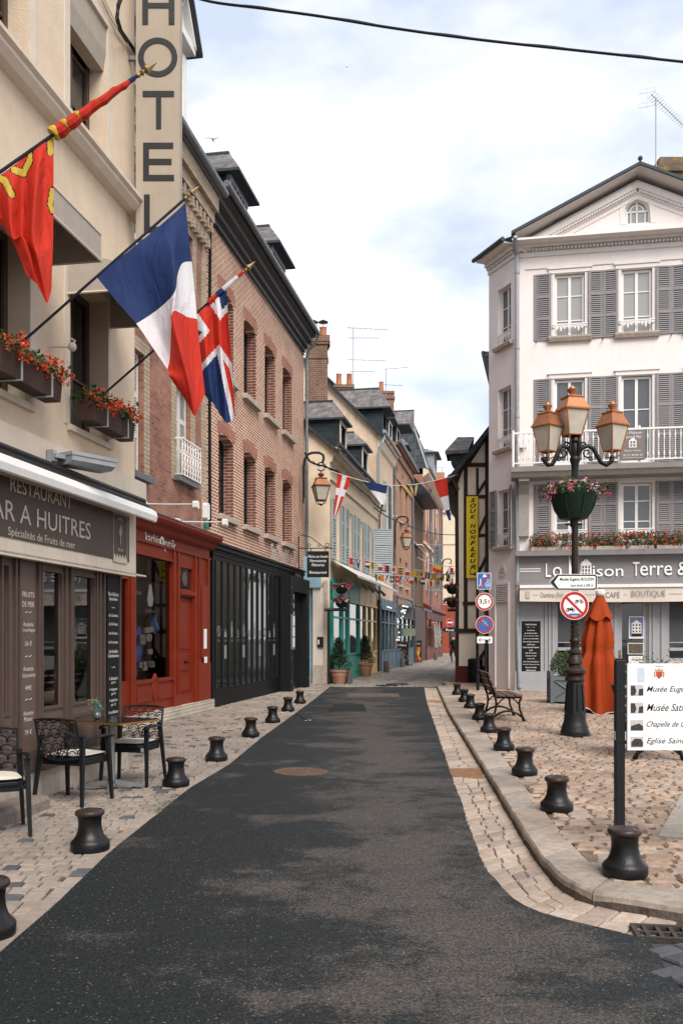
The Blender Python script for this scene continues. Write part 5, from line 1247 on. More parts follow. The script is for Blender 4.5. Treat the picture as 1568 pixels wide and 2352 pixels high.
# antennas
def antenna(name, label, base, h, elems, mt=ZINCL):
    t = thing(name, label, 'antenna', base); m = MB(); m.tube([(0,0,0),(0,0,h)], .022, 5); m.build('mast', mt, t)
    for (z, L, az, tilt, n_, el) in elems:
        m = MB(); d = Vector((math.cos(az)*math.cos(tilt), math.sin(az)*math.cos(tilt), math.sin(tilt))); p0 = Vector((0,0,z))-d*L*.15; p1 = p0+d*L; m.tube([p0,p1], .013, 4)
        s_ = d.cross(Vector((0,0,1))).normalized()
        for k in range(n_): c_ = p0.lerp(p1,(k+.5)/n_); e = el*(1-.35*k/n_); m.tube([c_-s_*e,c_+s_*e], .007, 3)
        m.build('boom', mt, t)
    return t
antenna('tv_antenna', 'rusty rooftop antenna with four booms beside the two tall clay pots', (rx(811)*46,46,13.8), 3.4, [(3.4,2.2,-.3,-.15,8,.28),(2.9,1.6,-.3,-.1,9,.16),(1.8,2.0,-.3,-.12,6,.3),(1.2,1.3,-.35,-.1,5,.2)])
antenna('tv_antenna', 'small antenna on a bent mast by the single clay pot', (rx(886)*52,52,15.0), 1.9, [(1.9,1.6,-.4,-.05,3,.2),(1.0,1.2,-.4,-.15,3,.2)])
antenna('tv_antenna', 'tiny distant antenna above the end of the lane', (rx(1015)*80,80,12), 4.5, [(4.5,2.4,2.6,.1,4,.4)])
m = MB(); m.box(0,.8,0,.8,0,3); tt = thing('chimney', 'little orange chimney pot peeping over the far gutter', 'chimney', (rx(1001)*85,85,14)); m.build('stack', TERRA, tt)

# ---- street lanterns ------------------------------------------------------
COP = mat('copper', (.46,.20,.095), .33, .25, 6, .05, 40, metal=.55); COPD = mat('copper_brown', (.22,.09,.045), .45, .25, 6, .05, metal=.4)
LG = mat('frosted_lantern_glass', (.46,.42,.35), .25, .15, 5, .05, 20, spec=.6)
def lantern(par, x, y, z, s=1.0, rot=.3, frame=COP, roof=COP, name='lantern', nar=1.0):
    """z = bottom of the glass body"""
    T = Matrix.Translation((x,y,z)) @ Matrix.Rotation(rot,4,'Z') @ Matrix.Diagonal((s*nar,s*nar,s,1))
    b0, b1, h = .115, .20, .37
    m = MB(T)
    for sx in (-1,1):
        for sy in (-1,1): m.tube([(sx*b0,sy*b0,0),(sx*b1,sy*b1,h)], .012, 5)
    for q, zz in ((b0,0),(b1,h)):
        for (ax,ay),(bx,by) in (((-1,-1),(1,-1)),((1,-1),(1,1)),((1,1),(-1,1)),((-1,1),(-1,-1))): m.tube([(ax*q,ay*q,zz),(bx*q,by*q,zz)], .013, 5)
    for sx in (-1,1):
        for sy in (-1,1): m.tube([(sx*b0,sy*b0,0),(sx*b0*.9,sy*b0*.9,-.07),(sx*.03,sy*.03,-.11)], .011, 5)
    m.lathe([(.02,-.14),(.045,-.12),(.03,-.1),(.05,-.09)], 8)
    o = m.build(name, frame, par)
    m = MB(T); i = .97
    m.add([(-b0*i,-b0*i,.01),(b0*i,-b0*i,.01),(b0*i,b0*i,.01),(-b0*i,b0*i,.01),(-b1*i,-b1*i,h-.01),(b1*i,-b1*i,h-.01),(b1*i,b1*i,h-.01),(-b1*i,b1*i,h-.01)], [(0,3,2,1),(4,5,6,7),(0,1,5,4),(1,2,6,5),(2,3,7,6),(3,0,4,7)])
    m.build('pane', LG, o)
    m = MB(T); r2 = math.sqrt(2)
    m.lathe([(.225*r2,h),(.228*r2,h+.02),(.21*r2,h+.03),(.13*r2,h+.19),(.145*r2,h+.20),(.145*r2,h+.215),(.09*r2,h+.235),(.05*r2,h+.24)], 4, rot=math.pi/4); m.build('lantern_roof', roof, o)
    m = MB(T); m.lathe([(.045,h+.235),(.05,h+.27),(.085,h+.31),(.09,h+.33),(.06,h+.345),(.055,h+.36),(.025,h+.375),(.012,h+.40)], 12); m.build('finial', roof, o, smooth=True, auto=40)
    return o
def wall_lantern(label, px, pyt, Y, s, pxw, frame=BLK, zdir=-1):
    """px = lantern axis, pyt = y of the finial top, pxw = wall fixing"""
    c = P(px, pyt, Y); t = thing('street_lantern', label, 'street lamp', (c.x,c.y,c.z), 0, group='wall lanterns along the lane')
    wx = rx(pxw)*Y-c.x
    m = MB(); pts = [(wx,0,-.75*s)]+[(wx+abs(wx)*.0+(-wx)*(.5-.5*math.cos(q)), 0, .1*s+.5*s*math.sin(q)-.0) for q in [i*math.pi/12 for i in range(0,9)]]
    pts = [(wx,0,-.7*s),(wx,0,-.2*s),(wx,0,.12*s),(wx*.93,0,.32*s),(wx*.78,0,.45*s),(wx*.5,0,.50*s),(wx*.1,0,.50*s),(wx*-.12,0,.44*s),(wx*-.16,0,.34*s),(wx*-.08,0,.24*s)]
    m.tube(pts, .035*s, 7); r_ = .11*s
    m.tube([(math.sin(q)*r_,0,.13*s+math.cos(q)*r_) for q in [i*.5-.9 for i in range(11)]], .018*s, 5); m.tube([(0,0,.03),(0,0,-.05)], .02*s, 5)
    m.box(wx-.04,wx+.02,-.06,.06,-.85*s,-.1*s); m.build('bracket', BLK, t)
    lantern(t, 0, 0, -.77*s, s, .25, frame, COPD)
    return t
wall_lantern('copper roofed lantern on a black bracket at the brick house corner', 737, 1083, 30.9, 1.27, 697)
wall_lantern('second wall lantern with brown roof, halfway down the lane', 932.5, 1214, 48, 1.25, 907)
wall_lantern('far wall lantern at the end of the lane, behind the bunting', 1033, 1303, 66, 1.2, 1016)

# bakery sign hanging beside the lantern
Yb = 30.4; t = thing('hanging_sign', 'black hanging sign with white bakery lettering on an iron scroll bracket', 'sign', P(704.7,1326,Yb))
m = MB(); w_ = (755.5-704.7)/FOC*Yb; h_ = 60/FOC*Yb; m.bev(0,w_,0,.04,0,h_,.01); pn = m.build('panel', BLKM, t)
m = MB()
for s_, z, ww in (('Pains au levain',.80,.90),('Viennoiseries',.635,.75),('Pâtisseries',.475,.58),('Restaurant',.19,.80)): m.text(s_, w_/2, -.004, h_*z, w_*ww, h_*.105, shear=.25)
m.build('lettering', WHT, pn)
m = MB(); zt_ = h_+.10; m.tube([(-.28,.02,zt_),(w_+.12,.02,zt_)], .018, 5); m.tube([(.13,.02,h_),(.13,.02,zt_)], .015, 4); m.tube([(w_-.12,.02,h_),(w_-.12,.02,zt_)], .015, 4); m.box(-.30,-.26,.0,.04,-.1,.75+h_*.7)
m.tube([(-.26,.02,h_+.55),(.1,.02,h_+.48),(w_*.75,.02,zt_+.05),(w_+.1,.02,zt_)], .013, 4)
for c_, r_ in ((.06,.07),(w_-.06,.09),(w_*.55,.06)): m.tube([(c_+math.cos(q)*r_*(1-q/11),.02,zt_+.09+math.sin(q)*r_*(1-q/11)) for q in [i*.55 for i in range(14)]], .011, 4)
m.build('bracket', BLK, t)

# ================================================================== RIGHT SIDE: half-timbered gable house
CR2 = mat('cream_infill', (.88,.78,.64), .9, .08, 2, .3, streak=.2); TB = mat('dark_beam', (.045,.032,.025), .8, .3, 9, .4, 40)
Yj = 31.8
def XJ(px): return rx(px)*Yj
def ZJ(py): return EYE-(py-HZ)/FOC*Yj
J = thing('half_timbered_house', 'half-timbered gable house with dark beams and cream infill', 'building', (XJ(1047),Yj,0)); x0 = XJ(1047)
def jx(px): return XJ(px)-x0
gz = ZJ(1088); sl_ = (ZJ(958)-ZJ(1077))/(XJ(1119)-XJ(1025)); Wj = 5.2
m = MB(); m.add([(0,0,0),(Wj,0,0),(Wj,0,gz),(Wj/2,0,gz+sl_*Wj/2),(0,0,gz),(0,9,0),(Wj,9,0),(Wj,9,gz),(Wj/2,9,gz+sl_*Wj/2),(0,9,gz)], [(0,1,2,3,4),(5,9,8,7,6),(0,4,9,5),(1,6,7,2)]); m.build('wall', CR2, J)
m = MB()
m.add([(-.62,-.55,gz-sl_*.62),(Wj/2,-.55,gz+sl_*Wj/2),(Wj/2,9,gz+sl_*Wj/2),(-.62,9,gz-sl_*.62)]+[(-.62,-.55,gz-sl_*.62+.22),(Wj/2,-.55,gz+sl_*Wj/2+.22),(Wj/2,9,gz+sl_*Wj/2+.22),(-.62,9,gz-sl_*.62+.22)], [(0,3,2,1),(4,5,6,7),(0,1,5,4),(1,2,6,5),(2,3,7,6),(3,0,4,7)])
m.add([(Wj+.62,-.55,gz-sl_*.62),(Wj/2,-.55,gz+sl_*Wj/2),(Wj/2,9,gz+sl_*Wj/2),(Wj+.62,9,gz-sl_*.62)]+[(Wj+.62,-.55,gz-sl_*.62+.22),(Wj/2,-.55,gz+sl_*Wj/2+.22),(Wj/2,9,gz+sl_*Wj/2+.22),(Wj+.62,9,gz-sl_*.62+.22)], [(0,1,2,3),(4,7,6,5),(0,4,5,1),(1,5,6,2),(2,6,7,3),(3,7,4,0)])
m.build('roof', SLATED, J)
m = MB()
def beam(pxa, pya, pxb, pyb, w=.2, y=-.03):
    a = Vector((jx(pxa), ZJ(pya))); b = Vector((jx(pxb), ZJ(pyb))); d = (b-a).normalized(); n_ = Vector((-d.y,d.x))*w*.25
    wv = random.uniform(-.015,.015); m.prism([(a.x+n_.x,a.y+n_.y),(a.x-n_.x,a.y-n_.y),((a.x+b.x)/2-n_.x+wv,(a.y+b.y)/2-n_.y),(b.x-n_.x,b.y-n_.y),(b.x+n_.x,b.y+n_.y),((a.x+b.x)/2+n_.x+wv,(a.y+b.y)/2+n_.y)], y, .0)
beam(1049,1566,1047.5,1075,.24,-.06)
beam(1069,1450,1069,1068,.26,-.045); beam(1095.5,1450,1095.5,1075,.17,-.04); beam(1117,1560,1117,1000,.22,-.045)
beam(1043,1068,1121,1068,.26,-.055); beam(1070,1141,1120,1141,.22,-.05); beam(1097,1230,1120,1230,.2,-.05); beam(1062,1386,1121,1386,.22,-.052); beam(1048,1449,1121,1449,.30,-.056)
beam(1073,1062,1113,1003,.42,-.035); beam(1096,1135,1118,1100,.2,-.035); beam(1098,1224,1118,1180,.2,-.035); beam(1098,1316,1118,1275,.2,-.035)
beam(1048,1110,1064,1070,.18,-.03); beam(1095.5,1540,1095.5,1452,.17,-.04); beam(1096,1520,1117,1490,.22,-.035)
beam(1028,1095,1048,1130,.2,-.5)
m.build('timber_frame', TB, J)
m = MB(); m.box(-.03,jx(1121)+.5,-.07,0,0,ZJ(1530)); m.build('plinth', mat('oxblood_plinth', (.10,.022,.02), .7, .2), J)
m = MB(); 
ux = -.05; m.box(jx(1034),jx(1056),.25,1.2,ZJ(1062),ZJ(1034)); m.build('dormer', SLATED, J)
m = MB(); m.add([(jx(1021),.1,ZJ(1034)),(jx(1075),.1,ZJ(1030)),(jx(1075),2,ZJ(1030)),(jx(1014),2,ZJ(1034)),(jx(1046),.8,ZJ(992)),(jx(1085),.8,ZJ(992)),(jx(1021),.1,ZJ(1042)),(jx(1075),.1,ZJ(1038))], [(0,1,5,4),(0,4,3),(6,7,1,0),(3,4,5,2)]); m.build('dormer_roof', SLATE, J)
for ch in J.children:
    if ch.name.startswith(('wall','roof','dormer')):
        for v in ch.data.vertices:
            if v.co.y > 0: v.co.x += v.co.y*.215
# yellow sign
t = thing('shop_sign', 'tall narrow yellow sign with black SOUK HONFLEUR lettering on the beams', 'sign', (XJ(1070),Yj-.06,ZJ(1328)))
w_ = XJ(1096.5)-XJ(1070); h_ = ZJ(1141)-ZJ(1328); m = MB(); m.box(0,w_,-.05,0,0,h_); pn = m.build('panel', mat('sign_yellow', (.95,.74,.05), .5, .08), t)
m = MB(); m.box(-.012,w_+.012,-.052,.0,-.012,.012-.013+.0); m.build('rim', BRASS, pn)
m = MB(); ltr = 'SOUK'; k = 0
for ch, py in zip('SOUK', (1150,1162.5,1175,1188)): m.text(ch, w_/2+.02, -.054, ZJ(py)-ZJ(1328), w_*.5, .15, shear=.3, bold=.03)
for ch, py in zip('HONFLEUR', (1209,1222,1235,1248.5,1262,1275.5,1289,1303)): m.text(ch, w_/2+.02, -.054, ZJ(py)-ZJ(1328), w_*.5, .15, shear=.3, bold=.03)
z_ = ZJ(1318)-ZJ(1328); m.box(w_*.3,w_*.37,-.056,-.053,z_,z_+.14); m.box(w_*.3,w_*.65,-.056,-.053,z_-.04,z_); m.prism([(w_*.65,z_-.10),(w_*.85,z_-.02),(w_*.65,z_+.06)], -.053, -.056)
m.build('lettering', BLKM, pn)

# ================================================================== RIGHT SIDE: white corner house
FK = Facade(1183, 26.7, d=(11584, -2100))
PINKW = mat('pink_white_render', (.79,.715,.69), .9, .07, 1.2, .25, 60, streak=.24, dirt=(.52,.44,.40)); TRIM = mat('house_trim', (.72,.68,.65), .8, .05, 3, .1)
SHG = mat('shutter_grey', (.235,.225,.23), .65, .10, 5, .05); SHGD = mat('shutter_gap', (.055,.06,.065), .8)
GREYP = mat('grey_blue_paint', (.33,.337,.35), .55, .08, 4, .1); GREYS = mat('sign_grey', (.20,.19,.195), .6, .06, 3, .05)
F = FK
K_ = fthing('corner_house', 'pinkish white corner house with grey shutters, pediment and a cafe below', 'building', F)
uKw = 2*F.u(1463); uP = uKw/2
def zk_(px, py, w=0): return F.z(px, py, w)
zE = zk_(1190, 572)               # top of the walls
oh = .55; zPk = F.z(1463, 366, .6) - .27
cols = [(F.u(1268),F.u(1348)), (F.u(1421),F.u(1503))]; cols.append((2*uP-cols[0][1], 2*uP-cols[0][0]))
r3 = (zk_(1300,773), zk_(1300,628)); r2 = (zk_(1300,1066), zk_(1300,870)); r1 = (zk_(1300,1246), zk_(1300,1113))
hK = [(a,b,z0,z1) for a,b in cols for z0,z1 in (r3,r2,r1)]
zs = zk_(1200,1281)
m = MB(); wall(m, 0, uKw, zs, zE, hK, .16); shell(m, 0, uKw, 0, zE, 0, 9, left=False)
wl_ = m.build('wall', PINKW, K_)
# chamfered corner and flank
FK2d = Vector((-841, 2100)).normalized(); O2 = F.O
cl = 1.48
c2 = Vector((O2.x+FK2d.x*cl, O2.y+FK2d.y*cl))
FCh = Facade(1122, c2.y, d=(-FK2d.x, -FK2d.y))      # origin at its far end, running towards the corner
FCh.O = Vector((c2.x, c2.y, 0))
Kc = thing('x', '', '', (FCh.O.x, FCh.O.y, 0), FCh.ang)   # temporary frame, folded back into the house below
def to_house(m_):     # chamfer coordinates -> house coordinates
    T = Matrix.Translation((-F.O.x,-F.O.y,0)); Ri = Matrix.Rotation(-F.ang,4,'Z'); A2 = Matrix.Translation((FCh.O.x,FCh.O.y,0)) @ Matrix.Rotation(FCh.ang,4,'Z')
    M_ = Ri @ T @ A2; m_.v = [tuple(M_ @ Vector(v)) for v in m_.v]; return m_
bpy.data.objects.remove(Kc)
TF = Matrix.Rotation(-F.ang,4,'Z') @ Matrix.Translation((-F.O.x,-F.O.y,0)) @ Matrix.Translation((FCh.O.x,FCh.O.y,0)) @ Matrix.Rotation(FCh.ang,4,'Z')
ca, cb = FCh.u(1143), FCh.u(1173)
hc = [(ca,cb,FCh.z(1143,799),FCh.z(1143,668)), (ca,cb,FCh.z(1143,1035),FCh.z(1143,897)), (ca,cb,FCh.z(1150,1256),FCh.z(1150,1127))]
m = MB(TF); wall(m, 0, cl, 0, zE, hc, .22); m.build('corner_wall', PINKW, K_)
# flank along the lane
m = MB(TF); e = Vector((math.cos(-FCh.ang)*.2*9+math.sin(FCh.ang)*-9*-1, 0))
TFi = TF.inverted()
pA = Vector((c2.x, c2.y, 0)); pB = Vector((c2.x+1.9, c2.y+9, 0)); L2H = Matrix.Rotation(-F.ang,4,'Z') @ Matrix.Translation((-F.O.x,-F.O.y,0))
m = MB(L2H); m.quad((pB.x,pB.y,0),(pA.x,pA.y,0),(pA.x,pA.y,zE),(pB.x,pB.y,zE)); m.build('flank_wall', PINKW, K_)
for i,(a,b,c,d) in enumerate(hc):
    par = K_
    mm = MB(TF)
    def win_T(a,b,c,d,y,rows):
        m = MB(TF); fw = .05; th=.05
        m.box(a,a+fw,y,y+th,c,d); m.box(b-fw,b,y,y+th,c,d); m.box(a+fw,b-fw,y,y+th,d-fw,d); m.box(a+fw,b-fw,y,y+th,c,c+fw); x=(a+b)/2; m.box(x-.03,x+.03,y-.004,y+th,c+fw,d-fw)
        for r in rows: z=c+(d-c)*r; m.box(a+fw,x-.03,y+.008,y+th,z-.014,z+.014); m.box(x+.03,b-fw,y+.008,y+th,z-.014,z+.014)
        o = m.build('window', TRIM, K_); g = MB(TF); g.box(a+.01,b-.01,y+.03,y+.04,c+.01,d-.01); g.build('pane', GLASSM, o); return o
    o = win_T(a,b,c,d,.14,(.33,.66))
    m = MB(TF); m.prismx([(.14,c-.12),(-.12,c-.12),(-.14,c-.03),(-.12,c-.002),(.14,c-.002)], a-.12, b+.14); m.build('sill', STONEW, o)
    if i < 3:
        m = MB(TF); z_ = c+.32 if i < 2 else c+.35
        m.box(a,b,-.02,.0,z_,z_+.03); m.box(a,b,-.015,-.005,z_-.05,z_-.035)
        for k in range(8): x = a+(b-a)*(k+.5)/8; m.prism([(x-.05,z_-.02),(x+.05,z_-.02),(x+.02,z_-.12),(x,z_-.2-.06*(k%2)),(x-.02,z_-.12)], -.014, -.004)
        m.build('lace_rail', TRIM, o)
a,b,c,d = hc[2]
for lo, hi, ro, hg in ((a-.40,a-.02,0,'r'),(b+.02,b+.34,-.45,'l')):
    s_ = louvre(K_, lo, hi, c-.02, d+.04, -.03, SHG, step=.06, rot=ro, hinge=hg, dark=SHGD)
    for v in s_.data.vertices: v.co = TF @ v.co
# corner eave, dentils
def dentil(m, a, b, z, h=.065, y=-.11, pitch=.10, w=.055, dy=.07):
    k = int((b-a)/pitch)
    for i in range(k): x = a+(i+.5)*(b-a)/k; m.box(x-w/2,x+w/2,y,y+dy,z,z+h)
m = MB(TF); m.box(-.05,cl+.05,-.42,0,zE+.12,zE+.16); m.box(0,cl,-.16,0,zE-.02,zE+.12); m.box(0,cl,-.05,0,zE-.22,zE-.12); m.build('corner_eave', TRIM, K_)
m = MB(TF); dentil(m, 0, cl, zE-.11); dn = m.build('dentils', TRIM, K_); dn['kind'] = 'stuff'
m = MB(TF); m.add([(-.1,-.44,zE+.2),(cl+.1,-.44,zE+.2),(cl+.9,1.6,zE+1.0),(-.1,1.6,zE+1.0)], [(0,1,2,3)]); m.build('corner_roof', SLATEC, K_)
m = MB(TF); m.tube([(-.12,-.48,zE+.2),(cl+.1,-.48,zE+.2)], .065, 8); m.build('corner_gutter', SLATEC, K_)
# main cornice and pediment
m = MB(); m.box(.02,uKw-.02,-.16,0,zE-.02,zE+.06); m.box(-.1,uKw+.1,-.50,0,zE+.06,zE+.12); m.box(0,uKw,-.045,0,zE-.26,zE-.14); m.box(.3,uKw-.3,-.03,0,zE-.62,zE-.56); m.build('cornice', TRIM, K_)
m = MB(); dentil(m, .05, uKw-.05, zE-.11); dn = m.build('dentils', TRIM, K_); dn['kind'] = 'stuff'
zb = zE+.12; m = MB(); pw = uP-.0
aw = (F.u(1437), F.u(1494)); az0 = zk_(1440,515); az1 = zk_(1440,484); rr = (aw[1]-aw[0])/2
# tympanum with the round-headed opening
n = 14; arc = [(uP+rr*math.cos(math.pi*i/n), az1+rr*math.sin(math.pi*i/n)) for i in range(n+1)]
out = [(uKw,zb),(uP,zPk)]
pts = [(uKw,zb),(uP,zPk)] + [(uP,az1+rr)] + arc[:n//2][::-1] + [(aw[1],az0),(uP,az0),(uP,zb)]
m.prism([(p[0],p[1]) for p in pts][::-1], 0, .2)
pts = [(0,zb),(uP,zPk),(uP,az1+rr)] + arc[n//2+1:] + [(aw[0],az0),(uP,az0),(uP,zb)]
m.prism(pts, 0, .2)
m.build('pediment_wall', PINKW, K_)
m = MB(); m.ring(uP, -.002, az1, rr+.001, rr+.16, 28, .012); m.v = [(x,y,max(z,az0) if False else z) for x,y,z in m.v]
m = MB(); k = 14
o_arc = [(uP+(rr+.15)*math.cos(math.pi*i/k), az1+(rr+.15)*math.sin(math.pi*i/k)) for i in range(k+1)]; i_arc = [(uP+rr*math.cos(math.pi*i/k), az1+rr*math.sin(math.pi*i/k)) for i in range(k+1)]
m.prism([(aw[1]+.15,az0)]+o_arc+[(aw[0]-.15,az0),(aw[0],az0)]+i_arc[::-1]+[(aw[1],az0)], -.015, 0); m.build('arch_surround', TRIM, K_)
m = MB(); m.prism([(aw[1],az0),(uP+rr,az1)]+arc[1:]+[(aw[0],az0)], .13, .135); fr = m.build('arched_window', GLASSG, K_)
m = MB(); m.box(uP-.02,uP+.02,.10,.129,az0,az1+rr-.05); m.box(aw[0],aw[1],.10,.128,az1-.02,az1+.02); 
def harc(m,cx,y,cz,r0,r1,n=14,th=.02):
    o_ = [(cx+r1*math.cos(math.pi*i/n), cz+r1*math.sin(math.pi*i/n)) for i in range(n+1)]; i_ = [(cx+r0*math.cos(math.pi*i/n), cz+r0*math.sin(math.pi*i/n)) for i in range(n+1)]
    for k in range(n): m.prism([o_[k],o_[k+1],i_[k+1],i_[k]], y-th, y)
harc(m,uP,.128,az1,rr-.06,rr); harc(m,uP,.127,az1,rr-.17,rr-.14); m.box(aw[0],aw[0]+.06,.09,.127,az0,az1); m.box(aw[1]-.06,aw[1],.09,.127,az0,az1); m.box(aw[0]+.06,aw[1]-.06,.09,.127,az0,az0+.06); m.box(aw[0]+.13,aw[0]+.16,.10,.126,az0,az1); m.box(aw[1]-.16,aw[1]-.13,.10,.126,az0,az1)
m.build('window_frame', WHT, fr)
# raking mouldings, soffits and roof
sl2 = (zPk-zb)/uP
def rake(m, off0, off1, y0, y1, s):
    """sloping band parallel to the gable edge; off = vertical distance below it"""
    e = uP-s*(uP+.0); 
    m.add([(e,y0,zb-off1),(uP,y0,zPk-off1),(uP,y0,zPk-off0),(e,y0,zb-off0),(e,y1,zb-off1),(uP,y1,zPk-off1),(uP,y1,zPk-off0),(e,y1,zb-off0)], [(0,1,2,3),(4,7,6,5),(0,4,5,1),(3,2,6,7),(0,3,7,4),(1,5,6,2)])
m = MB()
for s_ in (1,-1):
    rake(m, .12, .28, -.14, -.001, s_); rake(m, .37, .40, -.06, -.0012, s_); rake(m, .52, .55, -.03, -.0012, s_)
m.build('raking_cornice', TRIM, K_)
m = MB()
for s_ in (1,-1):
    k = 52
    for i in range(4,k):
        x = uP-s_*uP*(1-i/k)*1.0; z = zb+(zPk-zb)*(i/k); m.box(x-.028,x+.028,-.11,-.04,z-.36,z-.29)
dn = m.build('dentils', TRIM, K_); dn['kind'] = 'stuff'
m = MB()
for s_ in (1,-1):
    e = uP-s_*(uP+.0); ze_ = zPk-sl2*(uP+.0)
    for dz0, dz1, nm in ((.10,.14,0),):
        m.add([(e,-oh,ze_+dz0),(uP,-oh,zPk+dz0),(uP,9,zPk+dz0),(e,9,ze_+dz0),(e,-oh,ze_+dz1),(uP,-oh,zPk+dz1),(uP,9,zPk+dz1),(e,9,ze_+dz1)], [(0,1,2,3),(4,7,6,5),(0,4,5,1),(3,2,6,7),(0,3,7,4)])
m.build('soffit', mat('soffit_paint', (.50,.46,.43), .8, .05), K_)
m = MB()
for s_ in (1,-1):
    e = uP-s_*(uP+.12); ze_ = zPk-sl2*(uP+.12)
    m.add([(e,-oh-.05,ze_+.145),(uP,-oh-.05,zPk+.145),(uP,9,zPk+.145),(e,9,ze_+.145),(e,-oh-.05,ze_+.23),(uP,-oh-.05,zPk+.23),(uP,9,zPk+.23),(e,9,ze_+.23)], [(0,1,2,3),(4,7,6,5),(0,4,5,1),(3,2,6,7),(0,3,7,4)])
m.sphere((uP,-oh-.05,zPk+.30), .07, 8, 6)
m.build('roof', SLATEC, K_)
m = MB(); m.tube([(.0,-.60,zE+.12),(-.02,-.4,zE+.0),(.05,-.12,zE-.2),(.05,-.10,zE-.5),(.06,-.10,2.0),(.12,-.13,.15)], .06, 8)
for z in (12.2,10,8,5.5,2.8): m.lathe([(.075,0),(.075,.06)], 8, (.055,-.10,z))
m.build('downpipe', ZINCL, K_)
# windows of the front
for (a,b) in cols:
    for (z0,z1),kind in ((r3,3),(r2,2),(r1,1)):
        o = window(K_, a+.07, b-.07, z0, z1-.02, .09, WHT, GLASSG if kind == 3 else GLASSM, 2, (.27,.66) if kind==3 else ((.35,.7) if kind==1 else (.62,)), .065)
        m = MB(); m.box(a-.0,a+.065,-.01,.12,z0,z1); m.box(b-.065,b,-.01,.12,z0,z1); m.box(a-.10,b+.10,-.03,-.001,z1+.02,z1+.14); m.box(a-.14,b+.14,-.06,-.001,z1+.14,z1+.18); m.build('surround', TRIM, o)
        if kind != 2:
            z_ = z0+.34; m = MB(); m.box(a,b,-.045,-.025,z_,z_+.03); m.box(a,b,-.04,-.03,z_-.06,z_-.045)
            for k in range(10):
                x = a+(b-a)*(k+.5)/10; dp = (.02,.06,.13,.06,.02)[k%5]
                m.prism([(x-.055,z_-.02),(x+.055,z_-.02),(x+.03,z_-.08),(x+.012,z_-dp-.06),(x-.012,z_-dp-.06),(x-.03,z_-.08)], -.04, -.03)
            m.build('lace_rail', WHT, o)
        if kind == 3:
            m = MB(); m.prismx([(.05,z0-.15),(-.10,z0-.15),(-.15,z0-.05),(-.15,z0-.005),(.05,z0-.005)], a-.12, b+.12); m.build('sill', STONEW, o)
        sw = .50
        louvre(K_, a-sw-.03, a-.03, z0-.08, z1+.02, -.035, SHG, step=.055, dark=SHGD, rot=-R(6), hinge='r'); louvre(K_, b+.03, b+.03+sw*.98, z0-.08, z1+.02, -.035, SHG, step=.055, dark=SHGD, rot=R(6), hinge='l')
m = MB()
for (a,b) in cols:
    for z0,z1 in (r3,): 
        for x in (a-.45,b+.45): m.tube([(x,0,z0-.12),(x,-.12,z0-.13),(x-.05,-.14,z0-.17)], .012, 4)
m.build('shutter_catch', BLK, K_)
# balcony
bo = .78; bz0, bz1 = F.z(1185,1085,bo), F.z(1185,1072,bo); top = F.z(1185,993,bo)
bu0 = F.u(1176,bo)
BAL = mat('balcony_zinc', (.30,.28,.265), .6, .15, 4, .1)
m = MB(); m.prismx([(0,bz0-.12),(-bo+.12,bz0-.12),(-bo+.04,bz0),(-bo,bz0+.02),(-bo-.03,bz1),(0,bz1)], bu0-.03, uKw+.0); m.build('balcony_floor', BAL, K_)
m = MB(); m.box(bu0,uKw,-bo,-bo+.06,top-.05,top); m.box(bu0,uKw,-bo+.01,-bo+.04,bz1+.08,bz1+.12); m.box(bu0,bu0+.05,-bo+.06,0,top-.05,top); m.box(bu0,bu0+.04,-bo+.04,0,bz1+.08,bz1+.12)
m.build('balcony_rail', WHT, K_)
m = MB(); k = int((uKw-bu0)/.145)
for i in range(k+1):
    x = bu0+.03+(uKw-bu0-.06)*i/k; m.lathe([(.018,0),(.014,.05),(.028,.12),(.014,.2),(.012,.5),(.026,.62),(.014,.72),(.016,top-.05-bz1-.121)], 6, (x,-bo+.028,bz1+.12))
for i in range(1,6):
    y = -bo+i*.13; m.lathe([(.018,0),(.014,.05),(.028,.12),(.014,.2),(.012,.5),(.026,.62),(.014,.72),(.016,top-.05-bz1-.121)], 6, (bu0+.02,y,bz1+.12))
for x in (bu0+.03, (bu0+uKw)/2, uKw-.03): m.box(x-.03,x+.03,-bo-.005,-bo+.065,bz1,top+.06)
o = m.build('baluster', WHT, K_); o['kind'] = 'stuff'
for x in (F.u(1190), F.u(1190)+.0+uKw*.93):
    m = MB(); m.prismx([(0,bz0-.12),(-bo+.18,bz0-.12),(-bo+.18,bz0-.22),(-.38,bz0-.30),(-.22,bz0-.55),(-.18,bz0-.95),(-.16,bz0-1.75),(0,bz0-1.75)], x, x+.3); m.build('balcony_bracket', BAL, K_)
